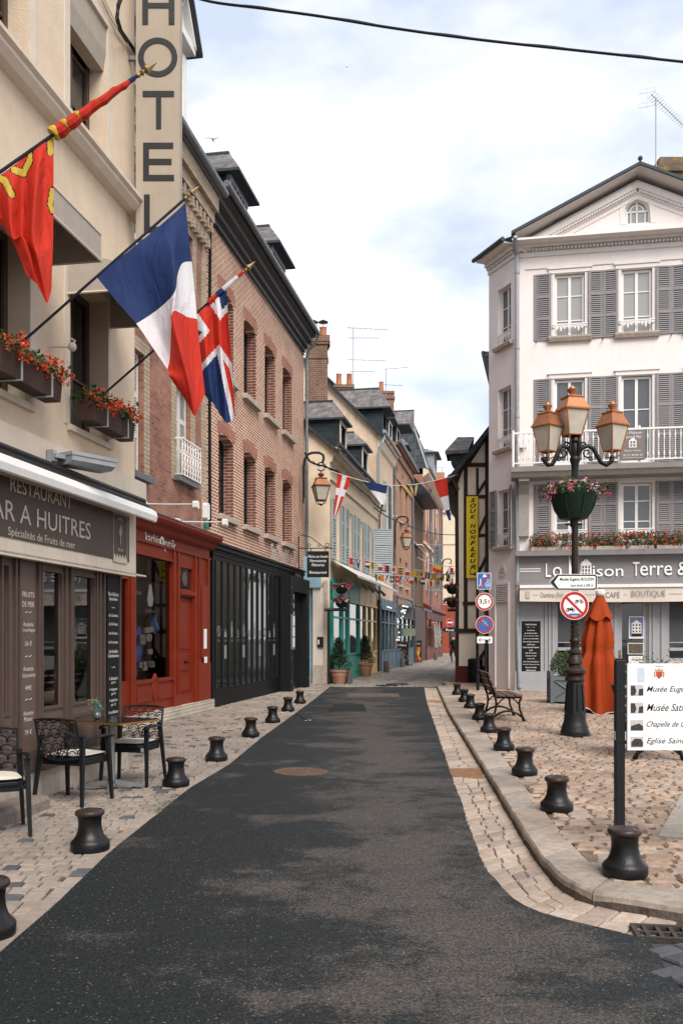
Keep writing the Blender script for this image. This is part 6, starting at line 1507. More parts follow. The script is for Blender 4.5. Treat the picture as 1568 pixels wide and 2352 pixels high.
# little hotel board on the balcony
t = thing('hotel_board', 'taupe board on the white balcony reading La Maison Terre & Mer', 'sign', F.world(F.u(1425,bo),bo+.03,F.z(1425,1057,bo)), F.ang)
w_ = F.u(1479,bo)-F.u(1425,bo); h_ = (1057-989)/FOC*25.5; m = MB(); m.box(0,w_,-.03,0,0,h_); m.box(-.012,-.001,-.033,0,-.012,h_+.012); m.box(w_+.001,w_+.012,-.033,0,-.012,h_+.012); pn = m.build('panel', mat('board_taupe', (.19,.16,.15), .6, .06), t)
m = MB()
for s_, z, ww, hh in (('La Maison',.90,.76,.09),('Terre & Mer',.76,.76,.09),("Maison d'hôtes",.30,.70,.06),('02 31 98 83 33',.15,.8,.06),('info@maison',.06,.85,.035)): m.text(s_, w_/2, -.034, h_*z, w_*ww, h_*hh)
x = w_/2; z = h_*.40; m.box(x-.10,x-.07,-.036,-.031,z,z+.18); m.box(x+.07,x+.10,-.036,-.031,z,z+.18); m.box(x-.07,x+.07,-.036,-.031,z,z+.025); m.box(x-.012,x+.012,-.036,-.031,z+.025,z+.18); m.box(x-.07,x+.07,-.036,-.0311,z+.09,z+.11); m.prism([(x-.11,z+.18),(x+.11,z+.18),(x,z+.28)], -.031, -.036)
m.build('lettering', WHT, pn)
# meter box
m = MB(); m.bev(F.u(1192),F.u(1209),-.12,0,F.z(1192,1030),F.z(1192,1003),.02); m.build('meter_box', TRIM, K_)
# flower ledge, fascia and lettering
zl0, zl1 = F.z(1190,1279,.1), F.z(1190,1267,.1)
m = MB(); m.box(F.u(1183),uKw,-.34,-.001,zl0,zl1); m.box(F.u(1183)-.0,uKw,-.38,-.3405,zl0,zl0+.05); m.build('flower_ledge', GREYS, K_)
fw = .14; zf0, zf1 = F.z(1190,1341,fw), F.z(1190,1281,fw)
m = MB(); m.box(F.u(1184,fw),uKw,-fw,0,zf0,zl0-.002); m.box(F.u(1184,fw),uKw,-fw-.05,-fw-.001,zf0-.05,zf0+.04); fs = m.build('sign_fascia', GREYS, K_)
fl_ = mat('letter_face', (.80,.80,.79), .45, .03)
def sl(s, p0, p1, pyb, pyt, bold=0):
    u0, u1 = F.u(p0,fw+.05), F.u(p1,fw+.05); z0 = F.z(p0,pyb,fw+.05); z1 = F.z(p0,pyt,fw+.05)
    for dy in (0,.012,.024,.036): m.text(s, (u0+u1)/2, -fw-.005-dy, (z0+z1)/2, u1-u0, z1-z0, bold=bold)
m = MB(); sl('L', 1253, 1265, 1325, 1294); sl('o', 1269, 1290, 1325, 1302)
sl('ison', 1361, 1431, 1324, 1300); sl('T', 1453, 1468, 1323, 1291); sl('erre', 1470, 1543, 1322, 1299); sl('&', 1556, 1580, 1321, 1291)
for s_ in (1193,): 
    for py in (1307,1312.5): u0, u1 = F.u(1193,fw), F.u(1241,fw); z = F.z(1193,py,fw); m.box(u0,u1,-fw-.008,-fw-.001,z-.012,z+.012)
uM = F.u(1306,fw+.05); zM = F.z(1306,1325,fw+.05); m.prism([(uM,zM),(uM+.10,zM),(uM+.04,zM+.5),(uM,zM+.66)], -fw-.04, -fw-.001); m.prism([(uM+.36,zM),(uM+.30,zM),(uM+.36,zM+.5)], -fw-.04, -fw-.001)
uH = F.u(1333,fw+.05); wH = F.u(1358,fw+.05)-uH; zH = F.z(1333,1325,fw+.05)
m.box(uH,uH+.04,-fw-.04,-fw-.001,zH,zH+.32); m.box(uH+wH-.04,uH+wH,-fw-.04,-fw-.001,zH,zH+.32); m.box(uH+.04,uH+wH-.04,-fw-.04,-fw-.0011,zH,zH+.03)
for x in (.36,.64): m.box(uH+wH*x-.012,uH+wH*x+.012,-fw-.04,-fw-.0011,zH+.03,zH+.32)
for z in (.12,.22,.31): m.box(uH+.04,uH+wH-.04,-fw-.038,-fw-.0012,zH+z,zH+z+.02)
m.prism([(uH-.02,zH+.34),(uH+wH+.02,zH+.34),(uH+wH*.62,zH+.50),(uH+wH*.38,zH+.50)], -fw-.04, -fw-.001)
m.build('shop_name', fl_, fs)
# window boxes on the ledge
GER = mat('geranium_red', (.55,.045,.015), .6, .25, 9, 0); GER2 = mat('geranium_light', (.62,.12,.04), .6, .25, 9, 0)
def flowerbox(name, label, cat, loc, rot, L, hgt, dep, mt, nl=380, nf=60, spread=.16, up=.2, group=None, droop=.1, slope=0):
    t = thing(name, label, cat, loc, rot, group=group)
    m = MB(); m.prismx([(-dep/2+.02,0),(dep/2-.02,0),(dep/2,hgt),(-dep/2,hgt)], 0, L); m.build('box', mt, t)
    m = MB()
    def pt(): return (random.uniform(-.04,L+.04), random.gauss(0,dep*.45), hgt+random.betavariate(1.3,2)*up*1.5-droop*.5*random.random())
    leaves(m, nl, pt, (.018,.04), 3)
    for _ in range(8): x = random.uniform(0,L); m.cur = 0; m.tube([(x,0,hgt),(x+random.gauss(0,.05),random.gauss(-.02,.05),hgt+up*random.uniform(.5,1.4))], .003, 3)
    m.build('foliage', [LEAFA,LEAFB,LEAFC], t)
    m = MB()
    for _ in range(nf):
        c = Vector((random.uniform(-.06,L+.08), random.gauss(-dep*.35,dep*.4), hgt+random.uniform(-droop*.6,up*1.35))); m.cur = random.randrange(2)
        leaves(m, 12, lambda c=c: (c.x+random.gauss(0,.02), c.y+random.gauss(0,.02), c.z+random.gauss(0,.016)), (.012,.025), 2)
    m.build('flowers', [GER,GER2], t)['kind'] = 'stuff'
    return t
tray = mat('planter_cream', (.50,.46,.40), .7, .1)
lab = ['geraniums in a pale trough on the cafe ledge, leftmost trough','geraniums in a pale trough on the cafe ledge, just left of the lamp post','geraniums in a pale trough on the cafe ledge, just right of the lamp post','geraniums in a pale trough on the cafe ledge, below the right window','geraniums in a pale trough on the cafe ledge, cut by the frame edge']
for k,(p0,p1) in enumerate(((1219,1278),(1290,1360),(1368,1434),(1440,1500),(1507,1566))):
    u0, u1 = F.u(p0,.2), F.u(p1,.2); flowerbox('flower_box', 'red '+lab[k], 'flower box', F.world(u0,.2,zl1), F.ang, u1-u0, .1, .22, tray, 750, 60, up=.30, group='troughs of geraniums on the cafe ledge')
# ground floor
zg = .06
hS = [(F.u(1275),F.u(1375),.95,2.72),(F.u(1418),F.u(1486),.12,2.78),(F.u(1531),uKw-.25,.95,2.72)]
m = MB(); wall(m, 0, uKw, 0, zf0, hS, .12, -.02); m.build('shopfront', GREYP, K_)
m = MB(); m.box(-.02,F.u(1275)-.10,-.10,-.021,zg-.05,.62); m.box(F.u(1375)+.1,F.u(1418)-.12,-.08,-.021,zg-.05,.6)
for x in (F.u(1253),F.u(1262),F.u(1275)-.06,F.u(1375)+.04,F.u(1384),F.u(1405),F.u(1412),F.u(1492),F.u(1500),F.u(1520)): m.box(x-.03,x+.03,-.06,-.021,.62,2.85)
m.box(F.u(1262),F.u(1384),-.05,-.0205,2.75,2.85); m.box(F.u(1275),F.u(1375),-.05,-.021,.90,.95); m.build('pilaster', GREYP, K_)
for a,b,c,d in (hS[0],hS[2]):
    o = window(K_, a, b, c, d, .03, GREYP, GLASS, 1, (), .07)
    m = MB(); m.box(a+.07,b-.07,.058,.062,c+.55,d-.08); m.build('blind', mat('blind_grey', (.075,.075,.08), .7, .05), o)
    m = MB(); m.box(a+.07,b-.07,.02,.05,c+.5,c+.53); m.box(a+.07,b-.07,.0,.05,c+.28,c+.37); m.build('window_bar', WHT if False else GREYP, o)
a,b,c,d = hS[1]; o = window(K_, a, b, c, d, .02, GREYP, GLASS, 1, (), .12, name='door')
m = MB(); m.tube([(a+.06,-.02,1.1),(a+.06,-.05,1.1),(a+.12,-.05,1.1)], .012, 5); m.box(a+.04,a+.09,-.012,.0,1.0,1.25); m.build('handle', BRASS, o)
# posters on the door
def fr_(px,py): return F.uz(px,py,.0)
m = MB(); u0,z0 = fr_(1443.5,1467); u1,z1 = F.u(1479), F.z(1443.5,1416); m.box(u0,u1,.005,.012,z0,z1); po = m.build('poster', WHT, o)
m = MB(); m.box(u0+.03,u1-.03,.002,.0045,z0+.06,z1-.03); m.build('poster_sky', mat('poster_blue', (.12,.20,.36), .5), po)
m = MB(); x0,x1 = u0+.08,u1-.08; m.box(x0,x1,-.001,.0015,z0+.15,z1-.22); m.prism([(x0-.02,z1-.22),(x1+.02,z1-.22),((x0+x1)/2,z1-.10)], -.001, .0015); m.build('poster_house', PINKW, po)
m = MB()
for i in range(3):
    for j in range(3): x = x0+(x1-x0)*(i+.5)/3; z = z0+.18+j*.09; m.box(x-.02,x+.02,-.004,-.0015,z,z+.05)
m.box(x0,x1,-.004,-.0015,z0+.06,z0+.14); m.build('poster_windows', BLK, po)
m = MB(); u0,z0 = fr_(1441,1503); u1,z1 = F.u(1478), F.z(1441,1477); m.box(u0,u1,.005,.012,z0,z1); po = m.build('photo_print', WHT, o)
m = MB(); m.box(u0+.02,u1-.02,.002,.0045,z0+.02,z1-.02); m.build('photo_scene', mat('photo_garden', (.12,.10,.07), .6, .8, 22), po)
m = MB(); u0,z0 = fr_(1443,1528); u1,z1 = F.u(1477), F.z(1443,1507); m.box(u0,u1,.005,.012,z0,z1); po = m.build('wine_card', WHT, o)
m = MB(); m.text('CARTE DES VINS', (u0+u1)/2, .003, z0+(z1-z0)*.78, (u1-u0)*.6, .025); m.text('FRANCE', (u0+u1)/2, .003, z0+(z1-z0)*.58, (u1-u0)*.58, .05, bold=.03); m.build('card_text', BLK, po)
# chalk board
m = MB(); u0,z0 = F.uz(1197,1562,.06); u1,z1 = F.u(1241,.06), F.z(1197,1427,.06); m.box(u0,u1,-.07,-.021,z0,z1); m.box(u0-.04,u0-.001,-.09,-.021,z0-.04,z1+.04); m.box(u1+.001,u1+.04,-.09,-.021,z0-.04,z1+.04); m.box(u0,u1,-.09,-.021,z1+.001,z1+.04); m.box(u0,u1,-.09,-.021,z0-.04,z0-.001)
cb = m.build('menu_frame', GREYP, K_); m = MB(); m.box(u0+.005,u1-.005,-.074,-.0705,z0+.005,z1-.005); cb2 = m.build('menu_board', BLKM, cb)
m = MB(); lines = [('Café Boutique',.6,.045),('~ . ~',.4,.02),('A savourer',.42,.028),('en terrasse au soleil...',.68,.028),('Enjoy our drinks in the sunlight',.78,.022),('Jus de fruits Alain Milliat',.82,.028),("Bière de l'Odon Normande",.82,.026),('Leffe Pression',.42,.026),('Cidre Daufresne Permier',.84,.028),('Sodas',.2,.026),('Café, Thé, Infusion',.6,.028),('Calvados du Pays',.55,.028),("d'Auge AOC",.4,.026),('Vin au Verre selon Sélection',.8,.024),('Kir, Apéritif, Champagne à la Coupe',.86,.024),('Pause Gourmande',.58,.028),('Café Gourmand',.5,.028),('Assiette Fromages',.62,.028),('AOP Normande',.4,.022)]
for i,(s_,ww,hh) in enumerate(lines): m.text(s_, (u0+u1)/2, -.0755, z1-.10-(z1-z0-.22)*i/(len(lines)-1), (u1-u0)*ww, hh*1.35, shear=.15, bold=.012)
m.build('chalk_lettering', WHT, cb2)
# cafe awning
aw_ = .55; u0 = F.u(1193,aw_); za1 = F.z(1193,1349,aw_); za0 = F.z(1193,1379,aw_)
m = MB(); m.box(u0,uKw-.1,-aw_-.02,-.15,za1+.0,za1+.05); m.box(u0,uKw-.1,-aw_-.04,-aw_-.021,za1-.03,za1+.06); m.build('awning_case', WHT, K_)
VAL = mat('valance_cream', (.60,.53,.47), .8, .05, 3, .1)
m = MB(); n = 40
for k in range(n):
    x0_ = u0+(uKw-.1-u0)*k/n; x1_ = u0+(uKw-.1-u0)*(k+1)/n; f0 = .02*math.sin(k*.55); f1 = .02*math.sin((k+1)*.55); s0 = .04*math.sin(k/n*math.pi); s1 = .04*math.sin((k+1)/n*math.pi)
    m.add([(x0_,-aw_-f0,za0-s0-.03),(x1_,-aw_-f1,za0-s1-.03),(x1_,-aw_,za1-.031),(x0_,-aw_,za1-.031)], [(0,1,2,3)])
va = m.build('valance', VAL, K_)
m = MB(); zt_ = (za0+za1)/2-.035
def vt(s, p0, p1, h): a_, b_ = F.u(p0,aw_+.03), F.u(p1,aw_+.03); m.text(s, (a_+b_)/2, -aw_-.026, zt_, b_-a_, h)
vt("Chambres d'hôtes", 1240, 1300, .15); vt('CAFÉ', 1390, 1423, .20); vt('-', 1433, 1440, .012); vt('BOUTIQUE', 1450, 1528, .20)
for p0,p1 in ((1222,1236),(1340,1382),(1535,1566)): a_, b_ = F.u(p0,aw_), F.u(p1,aw_); m.box(a_,b_,-aw_-.028,-aw_-.026,zt_-.005,zt_+.005)
m.build('valance_lettering', mat('lettering_taupe', (.22,.19,.17), .7), va)
m = MB(); m.box(F.u(1207,aw_),F.u(1216,aw_),-aw_-.028,-aw_-.024,zt_-.1,zt_+.1); m.build('valance_emblem', mat('emblem_taupe', (.42,.37,.34), .7), va)
# vent with niche and round plaque on the corner
m = MB(TF); a,b = FCh.u(1141), FCh.u(1167); c, d = FCh.z(1150,1383), FCh.z(1150,1344)
m.box(a-.08,b+.06,-.05,0,d,d+.06); k = 9
for i in range(k): z = c+(d-c)*i/k; m.prismx([(-.05,z),(-.005,z+(d-c)/k*.75),(-.005,z+(d-c)/k*.9),(-.05,z+.02)], a, b)
m.box(a-.04,a-.001,-.04,0,c-.05,d); m.box(b+.001,b+.04,-.04,0,c-.05,d); v_ = m.build('vent', TRIM, K_)
m = MB(TF); m.box(a,b,-.006,-.002,c,d); m.build('vent_back', SHGD, v_)
m = MB(TF); m.box(a-.10,a-.04,-.05,0,.1,d+.06); m.box(b+.041,b+.08,-.05,0,.1,d+.06); m.build('niche_frame', PINKW, K_)
m = MB(TF); m.disc(FCh.u(1154), -.001, FCh.z(1154,1312), .17, 20, .03); pq = m.build('wall_plaque', mat('plaque_cream', (.62,.55,.48), .7), K_)
m = MB(TF); m.text('RUE DE', FCh.u(1154), -.034, FCh.z(1154,1308), .2, .05); m.text('HOMME DE BOIS', FCh.u(1154), -.034, FCh.z(1154,1315), .26, .05); m.build('plaque_text', GREYS, pq)
# big chimney and antenna
LICH = brick('lichen_brick', (.10,.065,.05), (.17,.11,.075), (.16,.14,.11), .22, .08, .012, var=.4, stain=((.33,.22,.05),3.0,.6))
t = thing('chimney', 'wide brick chimney with yellow lichen above the pediment at right', 'chimney', (rx(1512)*30, 30, 13.95))
m = MB(); m.box(0,2.4,0,.9,0,2.6); m.box(-.04,2.44,-.04,.94,2.6,2.72); m.box(-.0,2.4,.0,.9,2.72,2.95); m.bev(-.08,2.5,-.1,1,2.95,3.15,.03); m.bev(-.02,2.4,-.05,.95,3.15,3.42,.06); m.build('stack', LICH, t)
b_ = P(1506,375,29); antenna('tv_antenna', 'tall thin antenna mast beside the lichen covered chimney at right', (b_.x,b_.y,b_.z-.3), 2.4, [(2.35,1.5,.30,-.58,17,.22)])
an = [o for o in bpy.data.objects if o.name.startswith('tv_antenna')][-1]
m = MB()
for z in (2.05,2.5):
    a_ = Vector((-.55,0,z)); b2 = Vector((.0,.1,z+.16)); m.tube([a_,b2,b2+Vector((0,0,.13)),a_+Vector((0,0,.13)),a_], .006, 3)
m.tube([(-.27,.05,2.1),(-.27,.05,2.8)], .008, 3); m.build('reflector', ZINCL, an)
# neighbour's eave behind the corner
nb_ = thing('rear_house', 'narrow strip of a tall pale house rising behind the corner house', 'building', (5.12,31.2,0)); Yn = 31.2
m = MB(); m.box(.0,5,.2,8,6,11.2); m.build('wall', PINKW, nb_)
m = MB(); m.box(-.28,5,-.1,8,11.2,11.35); m.tube([(-.3,-.1,11.3),(-.3,8,11.3)], .08, 6); m.tube([(-.3,-.05,11.25),(-.1,.1,10.9),(-.05,.15,10.5),(-.05,.15,7)], .05, 6); m.build('eave', ZINC, nb_)
for ch_ in nb_.children:
    for v in ch_.data.vertices: v.co.x += max(0,v.co.y)*.23

# ================================================================== STREET FURNITURE
IRONB = mat('bollard_iron', (.005,.005,.0055), .40, .6, 7, .10, 45, spec=.35)
CAPB = mat('bollard_cap', (.045,.032,.028), .33, .3, 9, .2, 60, metal=.3)
def bollard(label, c):
    t = thing('bollard', label, 'bollard', c, random.random()*3, group='squat cast iron bollards along the street')
    return t
b0 = thing('bollard', '', 'bollard', (0,0,0), 0, group='squat cast iron bollards along the street')
m = MB(); m.lathe([(.140,0),(.145,.012),(.145,.062),(.140,.072),(.122,.088),(.104,.112),(.092,.145),(.086,.18),(.085,.21),(.089,.245),(.094,.258),(.098,.262)], 28); m.build('shaft', IRONB, b0, smooth=True, auto=50)
m = MB(); m.lathe([(.098,.2621),(.107,.268),(.110,.280),(.106,.294),(.096,.303),(.086,.305),(.083,.301),(.070,.306),(.04,.314),(.012,.317)], 28); m.build('cap', CAPB, b0, smooth=True, auto=50)
LB = [((-28,2149),'nearest left bollard, cut by the left frame edge'),((207,1953),'black bollard beside the leftmost cafe chair, second on the left side'),((404,1806),'black bollard just right of the far cafe chair, third on the left'),((497,1747),'fourth black bollard along the left pavement, before the red shop'),((575,1692),'fifth black bollard along the left pavement, by the dark shopfront'),((626,1660),'sixth black bollard along the left pavement'),((661,1634),'seventh black bollard along the left pavement, near the white paint'),((689,1616),'last black bollard on the left, before the black entrance')]
RB = [((1435,2010),'large near bollard at the kerb corner in front of the info sign'),((1278,1862),'black bollard left of the lamp post foot, second on the right side'),((1204,1780),'third black bollard along the right kerb'),((1157,1723),'fourth black bollard along the right kerb'),((1123,1682),'fifth black bollard on the right, just in front of the bench'),((1101,1653),'sixth black bollard on the right, beside the near bench leg'),((1080,1627),'seventh black bollard on the right, left of the bench back'),((1066,1612),'eighth black bollard along the right kerb'),((1050,1596),'farthest black bollard along the right kerb')]
first = True
for lst, z in ((LB,0),(RB,PZ)):
    for (px,py),l in lst:
        c = G(px,py,z)
        if first: b0.location = c; b0['label'] = l; first = False; bb = b0
        else: bb = copy_thing(b0, c, 0, l)
        bb.rotation_euler = (R(random.uniform(-1.3,1.3)), R(random.uniform(-1.3,1.3)), random.random()*6)

# ---- cafe chairs and tables --------------------------------------------
PLK = mat('chair_black', (.007,.008,.009), .42, .15, 8, .03, spec=.3); CUSH = mat('cushion_cream', (.55,.50,.42), .85, .08, 7, .35, 45)
def make_chair():
    """origin on the ground under the seat, facing +y"""
    t = thing('cafe_chair', '', 'chair', (0,0,0), 0, group='black openwork cafe chairs')
    sw, sd, sh = .235, .22, .445
    m = MB(); m.prismz([(-sw,-sd),(sw,-sd),(sw*.98,sd*.8),(sw*.7,sd),(-sw*.7,sd),(-sw*.98,sd*.8)], sh-.03, sh); m.box(-sw,sw,-sd,-sd+.02,sh-.07,sh-.03); m.box(-sw,-sw+.02,-sd+.02,sd*.8,sh-.07,sh-.03); m.box(sw-.02,sw,-sd+.02,sd*.8,sh-.07,sh-.03); m.box(-sw*.8,sw*.8,sd*.82,sd*.9,sh-.08,sh-.03); m.build('seat', PLK, t, bevel=.004)
    def leg(x0,y0,z0,x1,y1,w0=.022,w1=.014):
        m = MB(); m.add([(x0-w0,y0-w0,z0),(x0+w0,y0-w0,z0),(x0+w0,y0+w0,z0),(x0-w0,y0+w0,z0),(x1-w1,y1-w1,0),(x1+w1,y1-w1,0),(x1+w1,y1+w1,0),(x1-w1,y1+w1,0)], [(0,1,2,3),(4,7,6,5),(0,4,5,1),(1,5,6,2),(2,6,7,3),(3,7,4,0)])
        return m.build('leg', PLK, t)
    leg(-sw+.0,-sd,.66,-sw-.045,-sd-.07); leg(sw,-sd,.66,sw+.045,-sd-.07); leg(-sw-.01,sd*.75,.62,-sw-.03,sd*.95); leg(sw+.01,sd*.75,.62,sw+.03,sd*.95)
    for s_ in (-1,1):
        m = MB(); pts = [(s_*(sw+.0),-sd-.01,.60),(s_*(sw+.02),-sd+.08,.625),(s_*(sw+.03),0,.645),(s_*(sw+.03),sd*.6,.648),(s_*(sw+.02),sd*.95,.635),(s_*(sw+.015),sd*1.15,.615)]
        m.tube(pts, [.016,.02,.024,.026,.024,.014], 8)
        m.v = [(x,y,.63+(z-.63)*.65) for x,y,z in m.v]; m.build('armrest', PLK, t)
    # openwork back: fans of arcs on a raked, slightly curved panel
    def bp(u, v):   # u in -1..1, v in 0..1
        return Vector((u*(.235-.0*v), -sd-.015-.09*v-.035*(1-u*u), .46+v*.37 - .015*u*u*v))
    m = MB(); m.tube([bp(-1,0),bp(-1,.5),bp(-1,1),bp(-.5,1),bp(0,1),bp(.5,1),bp(1,1),bp(1,.5),bp(1,0)], .012, 6); m.tube([bp(-1,0),bp(-.6,-.06),bp(0,-.09),bp(.6,-.06),bp(1,0)], .012, 6)
    m.build('back_frame', PLK, t)
    m = MB()
    def arc(cu, cv, r, a0, a1, n=7):
        pts = []
        for i in range(n+1):
            q = a0+(a1-a0)*i/n; u = cu+r*math.cos(q); v = cv+r*math.sin(q)*.62
            if abs(u) <= 1 and -.08 <= v <= 1: pts.append(bp(u,v))
            else:
                if len(pts) > 1: m.tube(pts, .0062, 4)
                pts = []
        if len(pts) > 1: m.tube(pts, .0062, 4)
    for row in range(6):
        cv = -.12+row*.2; r = .26; off = .26 if row%2 else 0
        for k in range(-4,5): arc(k*.44+off*.85, cv, r, .0, math.pi)
        for k in range(-4,5): arc(k*.44+off*.85, cv, r*.55, .2, math.pi-.2, 4)
    for q in range(9):
        a = math.pi*q/8; pts = [bp(.16*math.cos(a), -.05+.10*math.sin(a)), bp(.55*math.cos(a)*.9, -.05+.34*math.sin(a))]
        m.tube(pts, .006, 4)
    m.build('back_lattice', PLK, t)
    # cushion
    m = MB(); n = 10; vs = []; fs = []
    for side in (1,-1):
        for i in range(n+1):
            for j in range(n+1):
                u = i/n*2-1; v = j/n*2-1; hgt = (max(0,(1-u**4)*(1-v**4)))**.5
                vs.append((u*.215*(1-.04*v*v), v*.205*(1-.04*u*u), sh+.022+side*.022*hgt+.004*math.sin(u*5+v*3)*hgt))
    N_ = (n+1)**2
    for i in range(n):
        for j in range(n):
            a = i*(n+1)+j; fs.append((a,a+n+1,a+n+2,a+1)); fs.append((N_+a,N_+a+1,N_+a+n+2,N_+a+n+1))
    m.add(vs, fs); m.build('cushion', CUSH, t, smooth=True)
    return t
ch = make_chair()
def place(o, c, ang, label): o.location = c; o.rotation_euler = (0,0,ang); o['label'] = label
place(ch, (-2.60,8.98,0), R(-21), 'black openwork cafe chair seen from behind, left of the table')
copy_thing(ch, (-2.30,10.02,0), R(169), 'black openwork cafe chair facing the camera, behind the right end of the table')
copy_thing(ch, (-2.84,7.44,0), R(207), 'black openwork cafe chair cut by the left frame edge')
TT = mat('table_top', (.012,.014,.017), .12, .1, 4, 0, spec=.6); GOLD = mat('table_brass', (.45,.25,.07), .3, .15, 8, 0, metal=.8); ALU = mat('cast_aluminium', (.22,.23,.24), .45, .15, 6, .1, metal=.5)
def table(label, c, ang, L=.80, D_=.60):
    t = thing('cafe_table', label, 'table', c, ang); b = .05
    def rr_(x,y,z0,z1,m): m.prismz([(-x+b,-y),(x-b,-y),(x-b*.3,-y+b*.3),(x,-y+b),(x,y-b),(x-b*.3,y-b*.3),(x-b,y),(-x+b,y),(-x+b*.3,y-b*.3),(-x,y-b),(-x,-y+b),(-x+b*.3,-y+b*.3)], z0, z1)
    m = MB(); rr_(L/2,D_/2,.712,.733,m); m.build('edge_band', GOLD, t); m = MB(); rr_(L/2-.006,D_/2-.006,.7335,.738,m); m.build('tabletop', TT, t)
    m = MB(); m.lathe([(.05,.03),(.038,.08),(.036,.68),(.09,.70),(.09,.711)], 16); m.build('column', ALU, t, smooth=True, auto=40)
    for q in range(4):
        a = q*math.pi/2+.6; d = Vector((math.cos(a),math.sin(a),0)); n_ = Vector((-d.y,d.x,0)); m = MB()
        p0, p1 = d*.04, d*.34
        m.add([(*(p0+n_*.028)[:2],.05),(*(p0-n_*.028)[:2],.05),(*(p1-n_*.02)[:2],.02),(*(p1+n_*.02)[:2],.02),(*(p0+n_*.028)[:2],.10),(*(p0-n_*.028)[:2],.10),(*(p1-n_*.02)[:2],.045),(*(p1+n_*.02)[:2],.045)], [(0,3,2,1),(4,5,6,7),(0,1,5,4),(1,2,6,5),(2,3,7,6),(3,0,4,7)])
        m.lathe([(.02,0),(.02,.03)], 8, (p1.x*.95,p1.y*.95,0)); m.build('foot', ALU, t)
    return t
tc_ = Vector((-2.43,9.66,0)); table('square black cafe table with brass edge and a small plant', tc_, R(-25))
table('black cafe table with brass edge, only its corner at the left frame edge', Vector((-3.32,7.62,0)), R(-25), .6, .5)
# vase with eucalyptus
v_ = P(215,1637,9.65); t = thing('plant_vase', 'tiny glass vase with pale eucalyptus leaves on the cafe table', 'vase', (v_.x+.03, 9.68, .738))
m = MB(); m.lathe([(.02,0),(.04,.015),(.043,.045),(.028,.07),(.022,.08)], 12); m.build('vase', glassy('vase_glass', (.08,.085,.09), .1), t, smooth=True)
m = MB(); EUC = mat('eucalyptus', (.13,.20,.16), .6, .2)
for k in range(22):
    a = random.random()*6.3; r = random.random()*.07; h = .09+random.random()*.12; c = Vector((r*math.cos(a), r*math.sin(a), h)); m.tube([(0,0,.05),c], .002, 3)
    u_ = Vector((random.gauss(0,1),random.gauss(0,.5),random.gauss(0,1))).normalized(); w__ = u_.cross(Vector((.3,1,.2))).normalized()
    m.add([c+(u_*math.cos(q)+w__*math.sin(q))*.022 for q in [i*1.05 for i in range(6)]], [tuple(range(6))])
m.build('sprigs', EUC, t)
# entrance step of the restaurant
c = G(117,1857); m = MB(); a_ = FA.ang
t = FA.world(FA.u(-400), 0, 0); O_ = Vector((c.x,c.y,0))
st_ = MB(Matrix.Translation((c.x,c.y,0)) @ Matrix.Rotation(FA.ang,4,'Z')); st_.prismx([(0,0),(0,.09),(.015,.115),(.04,.125),(.27,.125),(.27,0)], -2.2, -.03); st_.prismx([(.01,0),(.01,.085),(.03,.11),(.05,.118),(.27,.118),(.27,0)], -.03, 0)
tag(st_.build('door_step', mat('granite_step', (.20,.165,.14), .9, .3, 12, .5, 50)), 'worn granite door step in front of the restaurant at far left', 'step')

# ---- window flower boxes on the hotel -------------------------------------
WB = mat('box_brown', (.055,.03,.022), .7, .3, 5, .3, 30)
F = FA
for k, lab in ((0,'red geraniums in a dark brown window box under the second hotel window'),(1,'red geraniums in a dark brown window box, cut by the left frame edge')):
    a, b = u_w2[0]-pitch*k, u_w2[1]-pitch*k
    t = flowerbox('flower_box', lab, 'flower box', F.world(a-.02,.19,3.86), F.ang, b-a+.12, .21, .20, WB, 800, 70, up=.11, droop=.08, group='geranium boxes on the hotel windows')
    m = MB()
    for x in (.25,.80): m.box(x,x+.018,-.135,-.125,-.02,.20); m.box(x,x+.018,-.125,.10,-.018,-.008)
    m.build('box_bracket', ZINCL, t)

# ---- flags ---------------------------------------------------------------
NAVY = mat('flag_navy', (.018,.038,.13), .75, .08, 3, .1, 30); FWH = mat('flag_white', (.72,.71,.74), .75, .04, 3, .1, 30); FRED = mat('flag_red', (.56,.035,.018), .7, .08, 3, .1, 30); FYEL = mat('flag_yellow', (.60,.42,.06), .7, .1, 3, .1)
for fm in (NAVY, FWH, FRED, FYEL):     # thin cloth: creased, and some light comes through
    t_ = fm.node_tree; bs_ = t_.nodes['Principled BSDF']; tl = t_.nodes.new('ShaderNodeBsdfTranslucent'); mxs = t_.nodes.new('ShaderNodeMixShader'); mxs.inputs[0].default_value = .30
    t_.links.new(bs_.inputs['Base Color'].links[0].from_socket, tl.inputs['Color']); t_.links.new(bs_.outputs[0], mxs.inputs[1]); t_.links.new(tl.outputs[0], mxs.inputs[2]); t_.links.new(mxs.outputs[0], t_.nodes['Material Output'].inputs['Surface'])
    cn = t_.nodes.new('ShaderNodeTexNoise'); cn.inputs['Scale'].default_value = 5; cn.inputs['Detail'].default_value = 5; cn.inputs['Distortion'].default_value = 1.2; tcn = t_.nodes.new('ShaderNodeTexCoord'); mpn = t_.nodes.new('ShaderNodeMapping'); mpn.inputs['Scale'].default_value = (1.6,1.6,.5)
    t_.links.new(tcn.outputs['Object'], mpn.inputs[0]); t_.links.new(mpn.outputs[0], cn.inputs['Vector']); bpn = t_.nodes.new('ShaderNodeBump'); bpn.inputs['Strength'].default_value = .6; bpn.inputs['Distance'].default_value = .05
    t_.links.new(cn.outputs['Fac'], bpn.inputs['Height']); t_.links.new(bpn.outputs[0], bs_.inputs['Normal']); t_.links.new(bpn.outputs[0], tl.inputs['Normal'])
POLE = mat('pole_navy', (.012,.016,.03), .4, .1)
